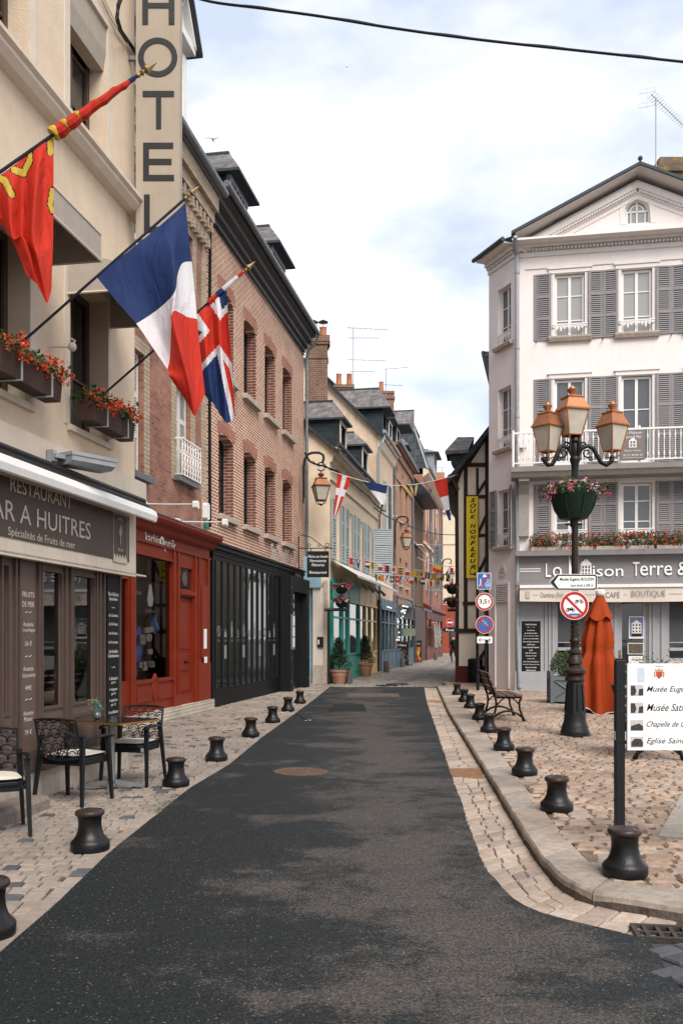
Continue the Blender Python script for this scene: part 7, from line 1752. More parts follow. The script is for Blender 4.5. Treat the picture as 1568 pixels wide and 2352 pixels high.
def flagpole(name, label, pb, pt, group='flags on angled poles over the hotel windows'):
    t = thing(name, label, 'flag', pb, 0, group=group); d = (pt-pb); L = d.length; d.normalize()
    o_ = Vector((0,0,0)); m = MB(); m.tube([o_-d*.02, d*(L-.12)], .013, 8); m.build('pole', POLE, t)
    m = MB(); m.tube([o_-d*.16, d*.06], .02, 8); m.build('socket', ZINCL, t)
    m = MB(Matrix.Translation(d*(L-.13)) @ d.to_track_quat('Z','Y').to_matrix().to_4x4()); m.lathe([(.016,0),(.018,.02),(.012,.03),(.024,.045),(.012,.06),(.012,.07),(.034,.085),(.018,.13),(.002,.19)], 10); m.build('finial', BRASS, t, smooth=True, auto=40)
    return t
def catmull(p, t):
    n = len(p)-1; f = t*n; i = min(int(f), n-1); f -= i; a = p[max(i-1,0)]; b = p[i]; c = p[i+1]; d = p[min(i+2,n)]
    return .5*((2*b)+(c-a)*f+(2*a-5*b+4*c-d)*f*f+(3*b-3*c+d-a)*f*f*f)
def cloth(par, grid, nu, nv, col, mats, thick=.0):
    """grid rows (v) of world points; col(u,v,px) -> material index"""
    O = Vector(par.location); vs = []
    for j in range(nv+1):
        v = j/nv; rowp = [catmull([grid[r][k] for r in range(len(grid))], v) for k in range(len(grid[0]))]
        for i in range(nu+1): vs.append(catmull(rowp, i/nu))
    m = MB(); fs = []; mi = []
    for j in range(nv):
        for i in range(nu):
            a = j*(nu+1)+i; fs.append((a,a+1,a+nu+2,a+nu+1)); c = (vs[a]+vs[a+nu+2])/2
            mi.append(col((i+.5)/nu, (j+.5)/nv, (CX+c.x/c.y*FOC, HZ-(c.z-EYE)/c.y*FOC)))
    m.add([tuple(v-O) for v in vs], fs); m.mi = mi
    return m.build('cloth', mats, par, smooth=True)
# French flag
wb = FA.world(FA.u(38),.10,0); Yb_ = wb.y
pb = P(38,797,Yb_); pt = P(447,436,8.75)
t = flagpole('french_flag', 'blue white and red French flag hanging from its pole', pb, pt)
def YP(px): # depth on the pole at a pixel column
    lo, hi = 0., 1.
    for _ in range(30):
        q = (lo+hi)/2; c = pb.lerp(pt, q)
        if CX+c.x/c.y*FOC < px: lo = q
        else: hi = q
    return pb.lerp(pt, lo).y
def g(row): return [P(x,y,Y_) for x,y,Y_ in row]
y0_ = YP(222); y1_ = YP(425)
grid = [g([(222,636,y0_),(275,592,y0_+.02),(320,556,y0_+.04),(356,527,YP(356)),(392,496,YP(392)),(410,480,YP(410)),(426,465,y1_)]),
        g([(268,692,y0_-.02),(318,640,y0_+.03),(360,600,y0_-.02),(392,574,y0_-.06),(402,562,y0_+.02),(414,548,y0_+.10),(433,540,y1_+.02)]),
        g([(313,743,y0_-.04),(346,722,y0_+.05),(378,697,y0_-.03),(402,668,y0_-.12),(408,630,y0_+.05),(419,604,y0_+.14),(440,600,y1_+.05)]),
        g([(350,797,y0_-.05),(366,775,y0_+.05),(382,748,y0_-.03),(399,700,y0_-.13),(414,690,y0_+.05),(426,680,y0_+.15),(448,680,y1_+.06)]),
        g([(387,852,y0_-.05),(392,830,y0_+.04),(394,790,y0_-.04),(398,735,y0_-.14),(418,740,y0_+.05),(432,752,y0_+.15),(455,758,y1_+.06)]),
        g([(388,862,y0_-.05),(405,866,y0_-.08),(422,866,y0_-.10),(430,856,y0_-.12),(436,850,y0_+.05),(446,838,y0_+.14),(463,835,y1_+.06)]),
        g([(408,893,y0_-.0),(425,918,y0_+.02),(438,942,y0_+.04),(447,955,y0_+.05),(455,940,y0_+.08),(463,922,y0_+.12),(471,903,y1_+.06)])]
cloth(t, grid, 42, 54, lambda u,v,p: 0 if v < .335 else (1 if v < .655-.05*(u>.45) else 2), [NAVY,FWH,FRED])
# British flag
wb = FA.world(FA.u(228),.10,0); pb = P(228,914,wb.y); pt = P(577,608,10.2)
t = flagpole('union_flag', 'British union flag half furled on its pole behind the French one', pb, pt)
yb0, yb1 = YP(455), YP(520)
grid = [g([(452,714,yb0),(466,702,yb0),(482,689,YP(482)),(497,677,YP(497)),(511,666,YP(511)),(520,662,yb1)]),
        g([(455,770,yb0+.02),(470,762,yb0-.05),(487,752,yb0+.05),(503,742,yb0-.05),(516,734,yb0+.06),(524,728,yb1)]),
        g([(462,840,yb0+.03),(477,836,yb0-.06),(493,830,yb0+.05),(508,824,yb0-.05),(521,820,yb0+.07),(531,815,yb1)]),
        g([(466,895,yb0+.03),(484,898,yb0-.05),(500,900,yb0+.04),(515,900,yb0-.05),(527,893,yb0+.06),(536,885,yb1)]),
        g([(471,908,yb0+.03),(488,925,yb0-.03),(505,952,yb0+.03),(520,971,yb0-.03),(532,966,yb0+.04),(540,955,yb1)])]
def uj(u, v, p):
    zx, zy = p[0]/.36, (p[1]-564.5)/.36; dx, dy = zx-1400, zy-550
    a = (.75*dx+.67*dy)/.976/17; b = (.56*dy-.83*dx)/.976/16
    if abs(b) < 3 or abs(a) < 3: return 2
    if abs(b) < 5 or abs(a) < 5: return 1
    d1 = abs(b-a/2)/1.118; d2 = abs(b+a/2)/1.118; d = min(d1,d2)
    if d < 1: return 2
    if d < 3: return 1
    return 0
cloth(t, grid, 60, 90, uj, [NAVY,FWH,FRED])
m = MB(); O = Vector(t.location); d_ = (pt-pb)
def onp(px): 
    lo, hi = 0., 1.
    for _ in range(30):
        q = (lo+hi)/2; c = pb.lerp(pt, q)
        if CX+c.x/c.y*FOC < px: lo = q
        else: hi = q
    return pb.lerp(pt, lo)-O
for k,(p0,p1,r) in enumerate(((478,498,.028),(498,512,.032),(512,534,.028),(534,546,.022),(546,562,.018))): m.cur = (2,0,1,1,2)[k]; m.tube([onp(p0),onp((p0+p1)/2),onp(p1)], [r,r*1.1,r*.9], 8)
m.build('furled_cloth', [NAVY,FWH,FRED], t)
# Normandy flag
pb = P(-300,604,6.5); pt = P(346,152,6.9)
t = flagpole('red_flag', 'red flag with yellow heraldic shapes, furled around its upper pole', pb, pt)
O = Vector(t.location); y0_ = YP(0); y1_ = YP(122)
grid = [g([(-60,446,YP(-60)),(-20,416,YP(-20)),(20,388,YP(20)),(60,356,YP(60)),(90,332,YP(90)),(110,314,YP(110)),(123,318,y1_+.02)]),
        g([(-40,520,y0_),(-8,470,y0_+.05),(20,452,y0_-.05),(55,430,y0_+.06),(82,420,y0_-.06),(100,425,y0_+.06),(123,430,y1_)]),
        g([(0,500,y0_),(12,530,y0_+.04),(30,545,y0_-.07),(52,545,y0_+.06),(75,540,y0_-.08),(98,540,y0_+.05),(122,545,y1_)]),
        g([(28,552,y0_),(40,558,y0_-.04),(55,548,y0_-.08),(70,572,y0_+.03),(88,598,y0_-.08),(105,590,y0_+.02),(120,610,y1_)]),
        g([(62,632,y0_),(72,640,y0_),(84,652,y0_-.02),(95,672,y0_),(107,695,y0_),(112,688,y0_+.01),(118,664,y1_)])]
def nf(u, v, p):
    x, y = p[0]/.36, p[1]/.36      # big yellow blotches with a dark outline
    def seg(ax,ay,bx,by,r):
        t_ = max(0,min(1,((x-ax)*(bx-ax)+(y-ay)*(by-ay))/((bx-ax)**2+(by-ay)**2))); return math.hypot(x-ax-(bx-ax)*t_, y-ay-(by-ay)*t_)-r
    d = min(seg(-60,1110,30,1150,22), seg(30,1150,75,1240,20), seg(90,1080,150,1105,20), seg(150,1105,190,1020,18), seg(190,1020,190,960,14), seg(320,890,322,970,18), seg(335,1210,320,1300,16), seg(320,1300,335,1350,12))
    return 1 if d < 0 else (2 if d < 7 else 0)
cloth(t, grid, 90, 110, nf, [FRED,FYEL,BLKM])
m = MB()
seq = [(122,.064,1),(131,.060,0),(148,.058,1),(154,.052,0),(178,.050,1),(182,.046,0),(205,.042,0),(228,.038,0),(252,.034,0),(275,.028,0),(296,.020,0)]
for k in range(len(seq)-1):
    p0,r0,c0 = seq[k]; p1,r1,_ = seq[k+1]; m.cur = c0; wob = Vector((0,0,.006*(-1)**k)); m.tube([onp(p0),onp((p0+p1)/2)+wob,onp(p1)], [r0*.85,r0*.9,r1*.85], 9)
m.cur = 2; m.tube([onp(296),onp(308)], .018, 8); m.build('furled_cloth', [FRED,FYEL,NAVY], t)

# ---- three-armed lamp post -------------------------------------------------
YL = 3234/225.0; c = Vector((rx(1320)*YL, YL, PZ)); sc = YL/FOC
def ZL(py): return EYE-(py-HZ)*sc-PZ
t = thing('lamp_post', 'ornate black cast iron lamp post with three copper topped lanterns', 'street lamp', c); 
def prof(l): return [(r*sc, ZL(y)) for r,y in l]
m = MB(); m.lathe([(33*sc,0),(33*sc,.06)]+prof([(33,1679),(30,1674),(30,1668),(27,1662),(25,1655),(24,1640)]), 24); m.build('foot', BLK, t, smooth=True, auto=35)
m = MB(); m.lathe(prof([(24,1640),(21.5,1600),(19,1568),(19,1566)]), 8, rot=math.pi/8)
for q in range(8):
    a = q*math.pi/4; r0, r1 = 23.0*sc, 18.6*sc
    ca_, sa_ = math.cos(a), math.sin(a); m.tube([(ca_*r0,sa_*r0,ZL(1632)),(ca_*r1,sa_*r1,ZL(1572))], .012, 4)
m.build('base', BLK, t)
BRZ = mat('bronze_brown', (.035,.025,.021), .4, .35, 9, .3, 50, metal=.3)
m = MB(); m.lathe(prof([(19,1566),(23,1562),(22,1556),(19,1553),(21,1549),(25.5,1545),(25.5,1540),(21,1535),(15,1530),(14,1526),(19,1524),(18,1517),(14,1509),(12,1504),(15.5,1500),(15,1495),(10,1490),(9.5,1478),(12,1474),(12,1470),(9.5,1466)]), 20); m.build('collar', BRZ, t, smooth=True, auto=35)
m = MB(); m.lathe(prof([(9.5,1466),(9,1430),(8.2,1400),(7.6,1196),(7.6,1110)]), 14)
for k in range(70):      # winding relief on the lower shaft
    a = k*.55; z = ZL(1466)+(ZL(1400)-ZL(1466))*k/70; m.sphere((math.cos(a)*9*sc, math.sin(a)*9*sc, z), .014, 5, 4)
m.build('shaft', BRZ, t, smooth=True, auto=35)
m = MB(); m.lathe(prof([(7,1110),(8,1080),(9,1066),(12,1058),(12,1052),(9,1048),(11,1040),(12,1030),(9,1018),(13,1014),(12,1008),(8,1002),(6,998)]), 16)
for k in range(4):
    a = k*math.pi/2+.5; m.tube([(math.cos(a)*8*sc,math.sin(a)*8*sc,ZL(1050)),(math.cos(a)*16*sc,math.sin(a)*16*sc,ZL(1035)),(math.cos(a)*11*sc,math.sin(a)*11*sc,ZL(1010)),(math.cos(a)*17*sc,math.sin(a)*17*sc,ZL(1000))], [.02,.03,.02,.012], 6)
m.build('capital', BLK, t, smooth=True, auto=40)
for s_, lx in ((-1,1257),(1,1406)):
    m = MB(); dx = (lx-1320)*sc; q = abs(dx)
    def A(px, py): return (s_*abs(px)*sc, 0, ZL(py))
    m.tube([A(6,1040),A(18,1028),A(30,1024),A(38,1034),A(44,1052),A(52,1066),A(62,1068),A(70,1058),A(72,1050) if s_<0 else A(80,1052)] if s_ < 0 else [A(6,1040),A(18,1028),A(30,1024),A(42,1030),A(50,1045),A(60,1062),A(72,1068),A(83,1060),A(86,1050)], [.03,.032,.032,.034,.036,.036,.036,.038,.045], 8)
    for cx_, cz_, r_, a0 in ((28,1040,11,1.2),(20,1022,7,3.5),(36,1052,6,.5)):
        m.tube([(s_*(cx_+r_*(1-k/16)*math.cos(a0+k*.5))*sc, 0, ZL(cz_+r_*(1-k/16)*math.sin(a0+k*.5))) for k in range(14)], .014, 5)
    m.build('arm', BLK, t, smooth=True)
ls = 1.03
lantern(t, (1257-1320)*sc, 0, ZL(1037), ls, R(40), nar=.80); lantern(t, (1406-1320)*sc, 0, ZL(1035), ls, R(28), nar=.82); lantern(t, (1313.5-1320)*sc, 0, ZL(1000), ls, R(15), nar=.92)
# big flower bowl on the post
GRNP = mat('green_planter', (.010,.028,.018), .45, .15, 4, .05); PNK = mat('petal_pink', (.55,.16,.22), .6, .2, 9, 0); PNKL = mat('petal_pale', (.72,.45,.50), .6, .15, 9, 0); WHTP = mat('petal_white', (.78,.76,.74), .6, .1, 9, 0); MAG = mat('petal_magenta', (.50,.04,.12), .6, .2, 9, 0)
def bowl(name, label, c, R_, H_, nf, nl, group=None, ring=True, mats=(PNK,PNKL,WHTP,MAG), sc_=1.0):
    t = thing(name, label, 'flower basket', c, 0, group=group); m = MB()
    m.lathe([(R_*.30,-.02),(R_*.55,0),(R_*.80,H_*.35),(R_*.95,H_*.75),(R_*1.0,H_*.9),(R_*1.02,H_),(R_*.95,H_),(R_*.9,H_*.9)], 20)
    for q in range(8): a = q*math.pi/4+.2; m.tube([(math.cos(a)*R_*.56,math.sin(a)*R_*.56,.01),(math.cos(a)*R_*.82,math.sin(a)*R_*.82,H_*.36),(math.cos(a)*R_*.97,math.sin(a)*R_*.97,H_*.78)], .012*sc_, 4)
    m.build('bowl', GRNP, t, smooth=True, auto=40)
    m = MB()
    def pt():
        a = random.random()*6.283; r = R_*math.sqrt(random.uniform(.1,2.0)); return (r*math.cos(a), r*math.sin(a), H_+R_*.35*random.betavariate(1.5,2)-max(0,r-R_)*random.random()*1.1)
    leaves(m, nl, pt, (.018*sc_,.036*sc_), 3)
    for _ in range(26):
        a = random.random()*6.283; r = R_*random.random()*.7; p0 = Vector((r*math.cos(a)*.4,r*math.sin(a)*.4,H_)); m.tube([p0,p0+Vector((r*math.cos(a)*.5,r*math.sin(a)*.5,R_*.55)),p0+Vector((r*math.cos(a),r*math.sin(a),R_*random.uniform(.5,.8)))], .003*sc_, 3)
    m.build('foliage', [LEAFA,LEAFB,LEAFC], t)
    m = MB()
    for _ in range(nf):
        a = random.random()*6.283; r = R_*random.uniform(.5,1.5); c_ = Vector((r*math.cos(a), r*math.sin(a), H_+R_*.36*random.random()-max(0,r-R_)*.9)); 
        k = 0 if math.cos(a) < -.2 else (3 if math.cos(a) > .6 else random.choice((1,2,0)))
        if random.random() < .25: k = random.randrange(4)
        for j in range(7):
            m.cur = k; leaves(m, 1, lambda: (c_.x+random.gauss(0,.02*sc_), c_.y+random.gauss(0,.02*sc_), c_.z+random.gauss(0,.016*sc_)), (.012*sc_,.023*sc_))
    m.build('flowers', list(mats), t)['kind'] = 'stuff'
    return t
bt = bowl('flower_basket', 'large dark green bowl of pink flowers round the lamp post shaft', (c.x-.02,c.y,PZ+ZL(1192)), 56*sc, (1192-1128)*sc, 170, 900)
m = MB(); m.lathe([(.06,-.12),(.06,0),(.15,.01)], 12); m.box(-.13,.13,-.03,.03,-.10,-.07); m.build('clamp', BLK, bt)
# direction arrow and prohibition disc on the post
def panel(name, label, c, build, cat='sign', group=None):
    t = thing(name, label, cat, c, 0, group=group); build(t); return t
SW = mat('sign_white', (.78,.78,.77), .45, .04, 3, 0); SR = mat('sign_red', (.42,.022,.018), .42, .06, 3, 0); SBL = mat('sign_blue', (.03,.13,.40), .42, .08, 3, 0); SBK = mat('sign_black', (.012,.012,.013), .45, .05, 3, 0); SGR = mat('sign_back', (.2,.2,.21), .5)
cy = YL-.12; s2 = cy/FOC; org = P(1260,1356,cy)
def arrow(t):
    w, h = 110*s2, 37*s2; m = MB()
    def shp(i, x1=w): return [(0+i*1.3,h/2),(.13*w*.9+i*.3,h-i),(x1-i,h-i),(x1-i,i),(.13*w*.9+i*.3,i)]
    pr = lambda i: [(i*1.4,h/2),(.12+i*.4,h-i),(w-.03-i,h-i),(w-i,h-.03-i*.3),(w-i,.03+i*.3),(w-.03-i,i),(.12+i*.4,i)]
    m.prism(pr(0)[::-1], -.03, 0); bd = m.build('board', SW, t)
    m = MB(); o_, i_ = pr(.008), pr(.028); n = len(o_)
    for k in range(n): j = (k+1)%n; m.prism([o_[k],o_[j],i_[j],i_[k]], -.033, -.0301)
    m.prism([(.012,h/2),(.125,h-.012),(.155,h-.012),(.075,h/2),(.155,.012),(.125,.012)], -.0335, -.0331); m.build('border', SBK, bd)
    m = MB(); m.text('Musée Eugène BOUDIN', w*.575, -.0345, h*.66, w*.72, h*.25, shear=.25, bold=.012); m.text('tout droit à 200 m', w*.68, -.0345, h*.31, w*.47, h*.18, shear=.25, bold=.008); m.build('lettering', SBK, bd)
panel('arrow_sign', 'white arrow sign reading Musée Eugène BOUDIN on the lamp post', org, arrow)
def moped(m, cx, y, cz, s, big=False):
    m.ring(cx-s*.55,y,cz,s*.20,s*.30,16,.003); m.ring(cx+s*.55,y,cz,s*.20,s*.30,16,.003)
    def T_(a,b,r): m.tube([(cx+s*a[0],y-.002,cz+s*a[1]),(cx+s*b[0],y-.002,cz+s*b[1])], r*s, 4)
    T_((-.55,0),(-.15,.1),.07); T_((-.15,.1),(.2,.05),.10 if big else .05); T_((.2,.05),(.55,0),.04); T_((.55,0),(.35,.5),.05); T_((.35,.5),(.15,.6),.04); T_((-.6,.38),(-.1,.34),.08); T_((-.1,.34),(.38,.32),.06 if big else .03)
    if big: T_((-.1,.2),(.3,.25),.13)
def disc_sign(name, label, c, R_, kind, group=None):
    def b(t):
        m = MB(); m.disc(0,0,0,R_,40,.02); pl = m.build('plate', SW, t)
        m = MB(); m.ring(0,-.0205,0,R_*.76,R_*.955,44,.003); m.build('red_rim', SR, pl)
        if kind == 'parking':
            m = MB(); m.disc(0,-.0205,0,R_*.76,40,.002); m.build('blue_field', SBL, pl)
            m = MB(); 
            for x,z,w_,h_,q in ((-.15,.42,.22,.18,.0),(.12,.2,.2,.3,.4),(-.02,.12,.16,.16,-.3),(.3,-.05,.22,.16,-.5)): 
                ca_, sa_ = math.cos(q), math.sin(q); m.prism([(R_*(x+ca_*a*w_/2-sa_*b_*h_/2), R_*(z+sa_*a*w_/2+ca_*b_*h_/2)) for a,b_ in ((-1,-1),(1,-1),(1,1),(-1,1))], -.0265, -.024)
            m.build('sticker', mat('sticker_pale', (.25,.33,.42), .6, .3, 30), pl)
        if kind in ('parking','moto'):
            m = MB(); w_ = R_*.085; r = R_*.80; a = math.cos(.785)*r; q_ = w_*.707; m.prism([(-a-q_,a-q_),(a-q_,-a-q_),(a+q_,-a+q_),(-a+q_,a+q_)], -.0245, -.0225); m.build('red_bar', SR, pl)
        if kind == 'weight':
            m = MB(); m.text('3,5', -R_*.16, -.022, -R_*.02, R_*.86, R_*.58, bold=.02); m.text('t', R_*.50, -.022, -.0, R_*.18, R_*.46, bold=.02); m.build('number', SBK, pl)
        if kind == 'moto':
            m = MB(); moped(m, R_*.32,-.021,R_*.24,R_*.36); moped(m,-R_*.28,-.021,-R_*.34,R_*.38,True); m.build('moped', SBK, pl)
            m = MB(); m.box(-R_*.38,R_*.38,-.027,-.025,-R_*.68,-R_*.55); m.build('sticker', SBL, pl)
        if kind == 'entry':
            m = MB(); m.disc(0,-.0205,0,R_*.94,36,.002); m.build('red_field', SR, pl); m = MB(); m.box(-R_*.7,R_*.7,-.026,-.023,-R_*.16,R_*.16); m.build('white_bar', SW, pl)
    return panel(name, label, c, b, group=group)
cy = YL-.12; disc_sign('round_sign', 'large round red rimmed sign banning mopeds on the lamp post', P(1318,1391,cy), 33*cy/FOC, 'moto')

# ---- sign post with four plates ---------------------------------------------
Yp = 27.0
pc = P(1114.5,1465,Yp); t = thing('sign_post', 'slim dark post carrying four traffic plates by the corner house', 'post', (pc.x,Yp,PZ))
m = MB(); m.tube([(0,0,0),(0,0,3.75)], .035, 8); m.build('post', BLK, t)
cy = Yp-.06; s3 = cy/FOC
def sq(t):
    w, h = 32*s3, 38*s3; m = MB(); m.bev(-w/2,w/2,-.02,0,-h/2,h/2,.03); pl = m.build('plate', SW, t)
    m = MB(); m.bev(-w/2+.015,w/2-.015,-.0225,-.0205,-h/2+.015,h/2-.015,.025); m.build('blue_field', SBL, pl)
    m = MB(); m.prism([(-w*.42,-h*.44),(-w*.32,-h*.46),(w*.44,h*.40),(w*.34,h*.44)], -.031, -.0285); m.build('red_bar', SR, pl)
    m = MB(); y = -.0255
    m.sphere((-w*.26,y,h*.10), .022, 8, 5); m.tube([(-w*.26,y,h*.05),(-w*.26,y,-h*.13)], .02, 5); m.tube([(-w*.26,y,-h*.13),(-w*.36,y,-h*.32)], .012, 4); m.tube([(-w*.26,y,-h*.13),(-w*.16,y,-h*.33)], .012, 4)
    m.box(-w*.10,w*.18,y,y+.002,h*.24,h*.32); m.box(-w*.05,w*.12,y,y+.002,h*.32,h*.40); m.ring(w*.25,y+.002,-h*.22,.062,.075,20,.002); m.text('20', w*.25, y, -h*.22, .07, .05, bold=.03)
    m.ring(w*.28,y+.002,h*.05,.03,.04,14,.002); m.build('pictogram', SW, pl)
panel('square_sign', 'blue square end of shared zone sign with a 20, top of the post', P(1111,1335,cy), sq)
disc_sign('round_sign', 'round white 3,5 t weight limit sign with red rim', P(1112,1382,cy), 20.5*s3, 'weight')
disc_sign('round_sign', 'round blue no parking sign with stickers and red rim', P(1112,1435,cy), 20.5*s3, 'parking')
def pl_(t):
    w, h = 35*s3, 15.5*s3; m = MB(); m.bev(-w/2,w/2,-.02,0,-h/2,h/2,.02); p_ = m.build('plate', SW, t)
    m = MB(); m.box(-w*.34,w*.34,-.023,-.0205,-.009,.009)
    for s_ in (-1,1): m.tube([(s_*w*.27,-.022,.05),(s_*w*.38,-.022,0),(s_*w*.27,-.022,-.05)], .009, 4)
    m.disc(w*.13,-.0205,-h*.25,.055,16,.004); m.build('double_arrow', SBK, p_)
panel('arrow_plate', 'small white plate with a double arrow under the no parking sign', P(1112.5,1470,cy), pl_)

# ---- bin and post -------------------------------------------------------------
c = G(1091,1567,PZ); t = thing('litter_bin', 'round black litter bin in front of the timbered house', 'bin', c); s_ = c.y/FOC
m = MB(); m.lathe([(15*s_,0),(15.5*s_,.03),(15.5*s_,46*s_)], 20)
for q in range(20): a = q*math.pi/10; m.tube([(math.cos(a)*15.8*s_,math.sin(a)*15.8*s_,.05),(math.cos(a)*15.8*s_,math.sin(a)*15.8*s_,45*s_)], .01, 4)
m.build('body', BLK, t); m = MB(); m.lathe([(17*s_,46*s_),(17.5*s_,49*s_),(16*s_,53*s_),(9*s_,55*s_)], 20); m.build('lid', BLK, t, smooth=True, auto=40)
c = G(1097,1586,PZ); t = thing('post', 'plain black steel post beside the litter bin', 'post', c); s_ = c.y/FOC
m = MB(); m.lathe([(.048,0),(.048,72*s_),(.06,72.5*s_),(.06,75*s_),(.02,76*s_)], 14); m.build('shaft', BLK, t, smooth=True, auto=40)

# ---- benches ---------------------------------------------------------------------
OAK = mat('bench_slat', (.125,.078,.055), .6, .35, 9, .3, 30)
def bench(label, c, ang, L=1.45):
    """faces +x, runs along y"""
    t = thing('park_bench', label, 'bench', c, ang, group='iron benches with wooden slats on the square')
    for i in range(3): x = .02+i*.155; m = MB(); m.box(x,x+.125,0,L,.455,.485); m.build('seat_slat', OAK, t, bevel=.006)
    for i,(x,z) in enumerate(((-.07,.56),(-.13,.70),(-.18,.84))): m = MB(); m.add([(x+.035,0,z-.05),(x+.065,0,z-.045),(x+.02,0,z+.06),(x-.01,0,z+.055),(x+.035,L,z-.05),(x+.065,L,z-.045),(x+.02,L,z+.06),(x-.01,L,z+.055)], [(0,1,2,3),(4,7,6,5),(0,4,5,1),(1,5,6,2),(2,6,7,3),(3,7,4,0)]); m.build('back_slat', OAK, t)
    for y in (.12, L-.12):
        m = MB()
        def tb(p, r): m.tube([(a,y,b) for a,b in p], r, 6)
        tb([(-.10,.0),(-.06,.08),(-.02,.22),(-.01,.34),(-.03,.45)], [.035,.026,.022,.022,.026])
        tb([(.50,.0),(.47,.08),(.42,.22),(.41,.34),(.45,.44)], [.035,.026,.022,.022,.026])
        tb([(-.03,.44),(.2,.435),(.46,.44)], .022); tb([(-.03,.44),(-.08,.58),(-.15,.76),(-.20,.90)], [.026,.022,.02,.018])
        tb([(-.07,.07),(.03,.14),(.12,.175),(.20,.185),(.28,.175),(.37,.14),(.47,.07)], .022)
        tb([(.42,.3),(.34,.38),(.28,.43)], .014); tb([(0,.3),(.08,.38),(.14,.43)], .014)
        m.build('end_frame', BLK, t, smooth=True)
    return t
c = G(1138,1648,PZ); bench('dark slatted bench with black iron frame left of the lamp post', (2.86,16.75,PZ), R(-2))
c = G(1458,1748,PZ); bench('iron framed bench behind the white info sign, mostly hidden', (c.x+.12,c.y,PZ), R(-6), 1.2)

# ---- planter with box shrub ----------------------------------------------------------
c = G(1264,1617,PZ); s_ = c.y/FOC; t = thing('planter_box', 'grey wooden planter with crossed sides and a round green shrub', 'planter', c, R(-6))
w_ = 75*s_; h_ = 62*s_; m = MB(); m.box(.03,w_-.03,.03,w_-.03,.04,h_); 
for x in (0,w_-.07):
    for y in (0,w_-.07): m.box(x,x+.07,y,y+.07,0,h_+.12)
m.box(.07,w_-.07,.0,.03,.05,.12); m.box(.07,w_-.07,.0,.03,h_-.08,h_); m.box(0,.03,.07,w_-.07,.05,.12); m.box(0,.03,.07,w_-.07,h_-.08,h_)
for a,b in (((.07,.12),(w_-.07,h_-.08)),((.07,h_-.08),(w_-.07,.12))):
    m.tube([(a[0],.022,a[1]),(b[0],.022,b[1])], .022, 4)
m.build('box', mat('planter_grey', (.13,.145,.155), .6, .15, 5, .1), t)
m = MB()
def pt():
    d = Vector((random.gauss(0,1),random.gauss(0,1),random.gauss(0,1))).normalized()*(random.random()**.3); return (w_*.5+d.x*.36, w_*.5+d.y*.36, h_+.28+d.z*.33+.05*math.sin(d.x*9))
leaves(m, 4200, pt, (.012,.026), 3); m.build('foliage', [LEAFB,LEAFB,LEAFC], t)
m = MB(); m.tube([(w_/2,w_/2,h_-.1),(w_/2,w_/2,h_+.3)], .02, 6); m.build('stem', OAK, t)
# shrub behind the sign
c = P(1492,1520,18); t = thing('shrub', 'low green shrub showing above the info sign, by the cane chairs', 'shrub', (c.x,18,PZ)); m = MB(); m.box(-.35,.35,-.2,.2,0,.75); m.build('box', GREYP, t)
m = MB(); leaves(m, 1500, lambda: (random.gauss(0,.22), random.gauss(0,.12), .78+abs(random.gauss(0,.14))), (.015,.03), 3); m.build('foliage', [LEAFA,LEAFB,LEAFC], t)
# cane chairs peeping over the sign
CANE = mat('cane', (.50,.36,.19), .6, .2, 9, .1)
for k,(px,py,lab) in enumerate(((1520,1526,'pale cane cafe chair back peeping over the sign, left one'),(1548,1520,'pale cane cafe chair back peeping over the sign, cut by the frame'))):
    Yc = 13.6+k*.4; c = P(px,py,Yc); t = thing('cane_chair', lab, 'chair', (c.x,Yc,PZ), R(20*k), group='cane chairs behind the info sign'); H_ = c.z-PZ
    m = MB(); m.tube([(-.23,.03,.42),(-.22,0,H_-.16),(-.15,-.02,H_-.04),(0,-.03,H_),(.15,-.02,H_-.04),(.22,0,H_-.16),(.23,.03,.42)], .014, 6)
    for j in range(4): z = H_-.08-j*.07; m.tube([(-.20,-.01,z),(0,-.03,z+.02),(.20,-.01,z)], .006, 4)
    m.build('backrest', CANE, t); m = MB(); m.box(-.21,.21,.0,.42,.42,.45); m.build('seat', CANE, t)
    for x in (-.2,.2):
        for y in (.03,.38): m = MB(); m.tube([(x,y,0),(x,y,.42)], .014, 5); m.build('leg', CANE, t)
# ---- closed orange parasol ----------------------------------------------------------
YU = 3234/172.0; s_ = YU/FOC; cb_ = G(1362,1637,PZ); t = thing('closed_parasol', 'closed orange parasol on a dark foot beside the lamp post', 'parasol', (cb_.x,cb_.y,PZ)); ORG = mat('orange_canvas', (.28,.036,.004), .8, .1, 3, .25, 60)
def ZU(py): return EYE-(py-HZ)*s_-PZ
tipx = (1378-1362)*s_; n = 64; rows = 26; vs = []; fs = []
for j in range(rows+1):
    v = j/rows; z = ZU(1366)+(ZU(1627)-ZU(1366))*v
    Rr = (5+39*min(1,v*1.0)**.62+8*max(0,v-.55))*s_*1.06
    if v < .06: Rr = (6+v*90)*s_
    for i in range(n):
        a = 2*math.pi*i/n; fold = 1+(.16+.10*v)*math.sin(a*7+1.3*math.sin(v*3))+.05*math.sin(a*13+v*5)
        pinch = 1-.16*math.exp(-((v-.50)/.05)**2)
        zz = z + (.10*math.sin(a*3.5+.6) - .16*math.cos(a+.7))*max(0,v-.85)*6*.6
        cx_ = tipx*(1-v)+ (2*s_)*v
        vs.append((cx_+Rr*fold*pinch*math.cos(a)*1.08, Rr*fold*pinch*math.sin(a)*.9, zz))
for j in range(rows):
    for i in range(n): fs.append((j*n+i, j*n+(i+1)%n, (j+1)*n+(i+1)%n, (j+1)*n+i))
fs = [tuple(reversed(f)) for f in fs]
m = MB(); m.add(vs, fs); m.build('canopy', ORG, t, smooth=True)
m = MB(); top = []; 
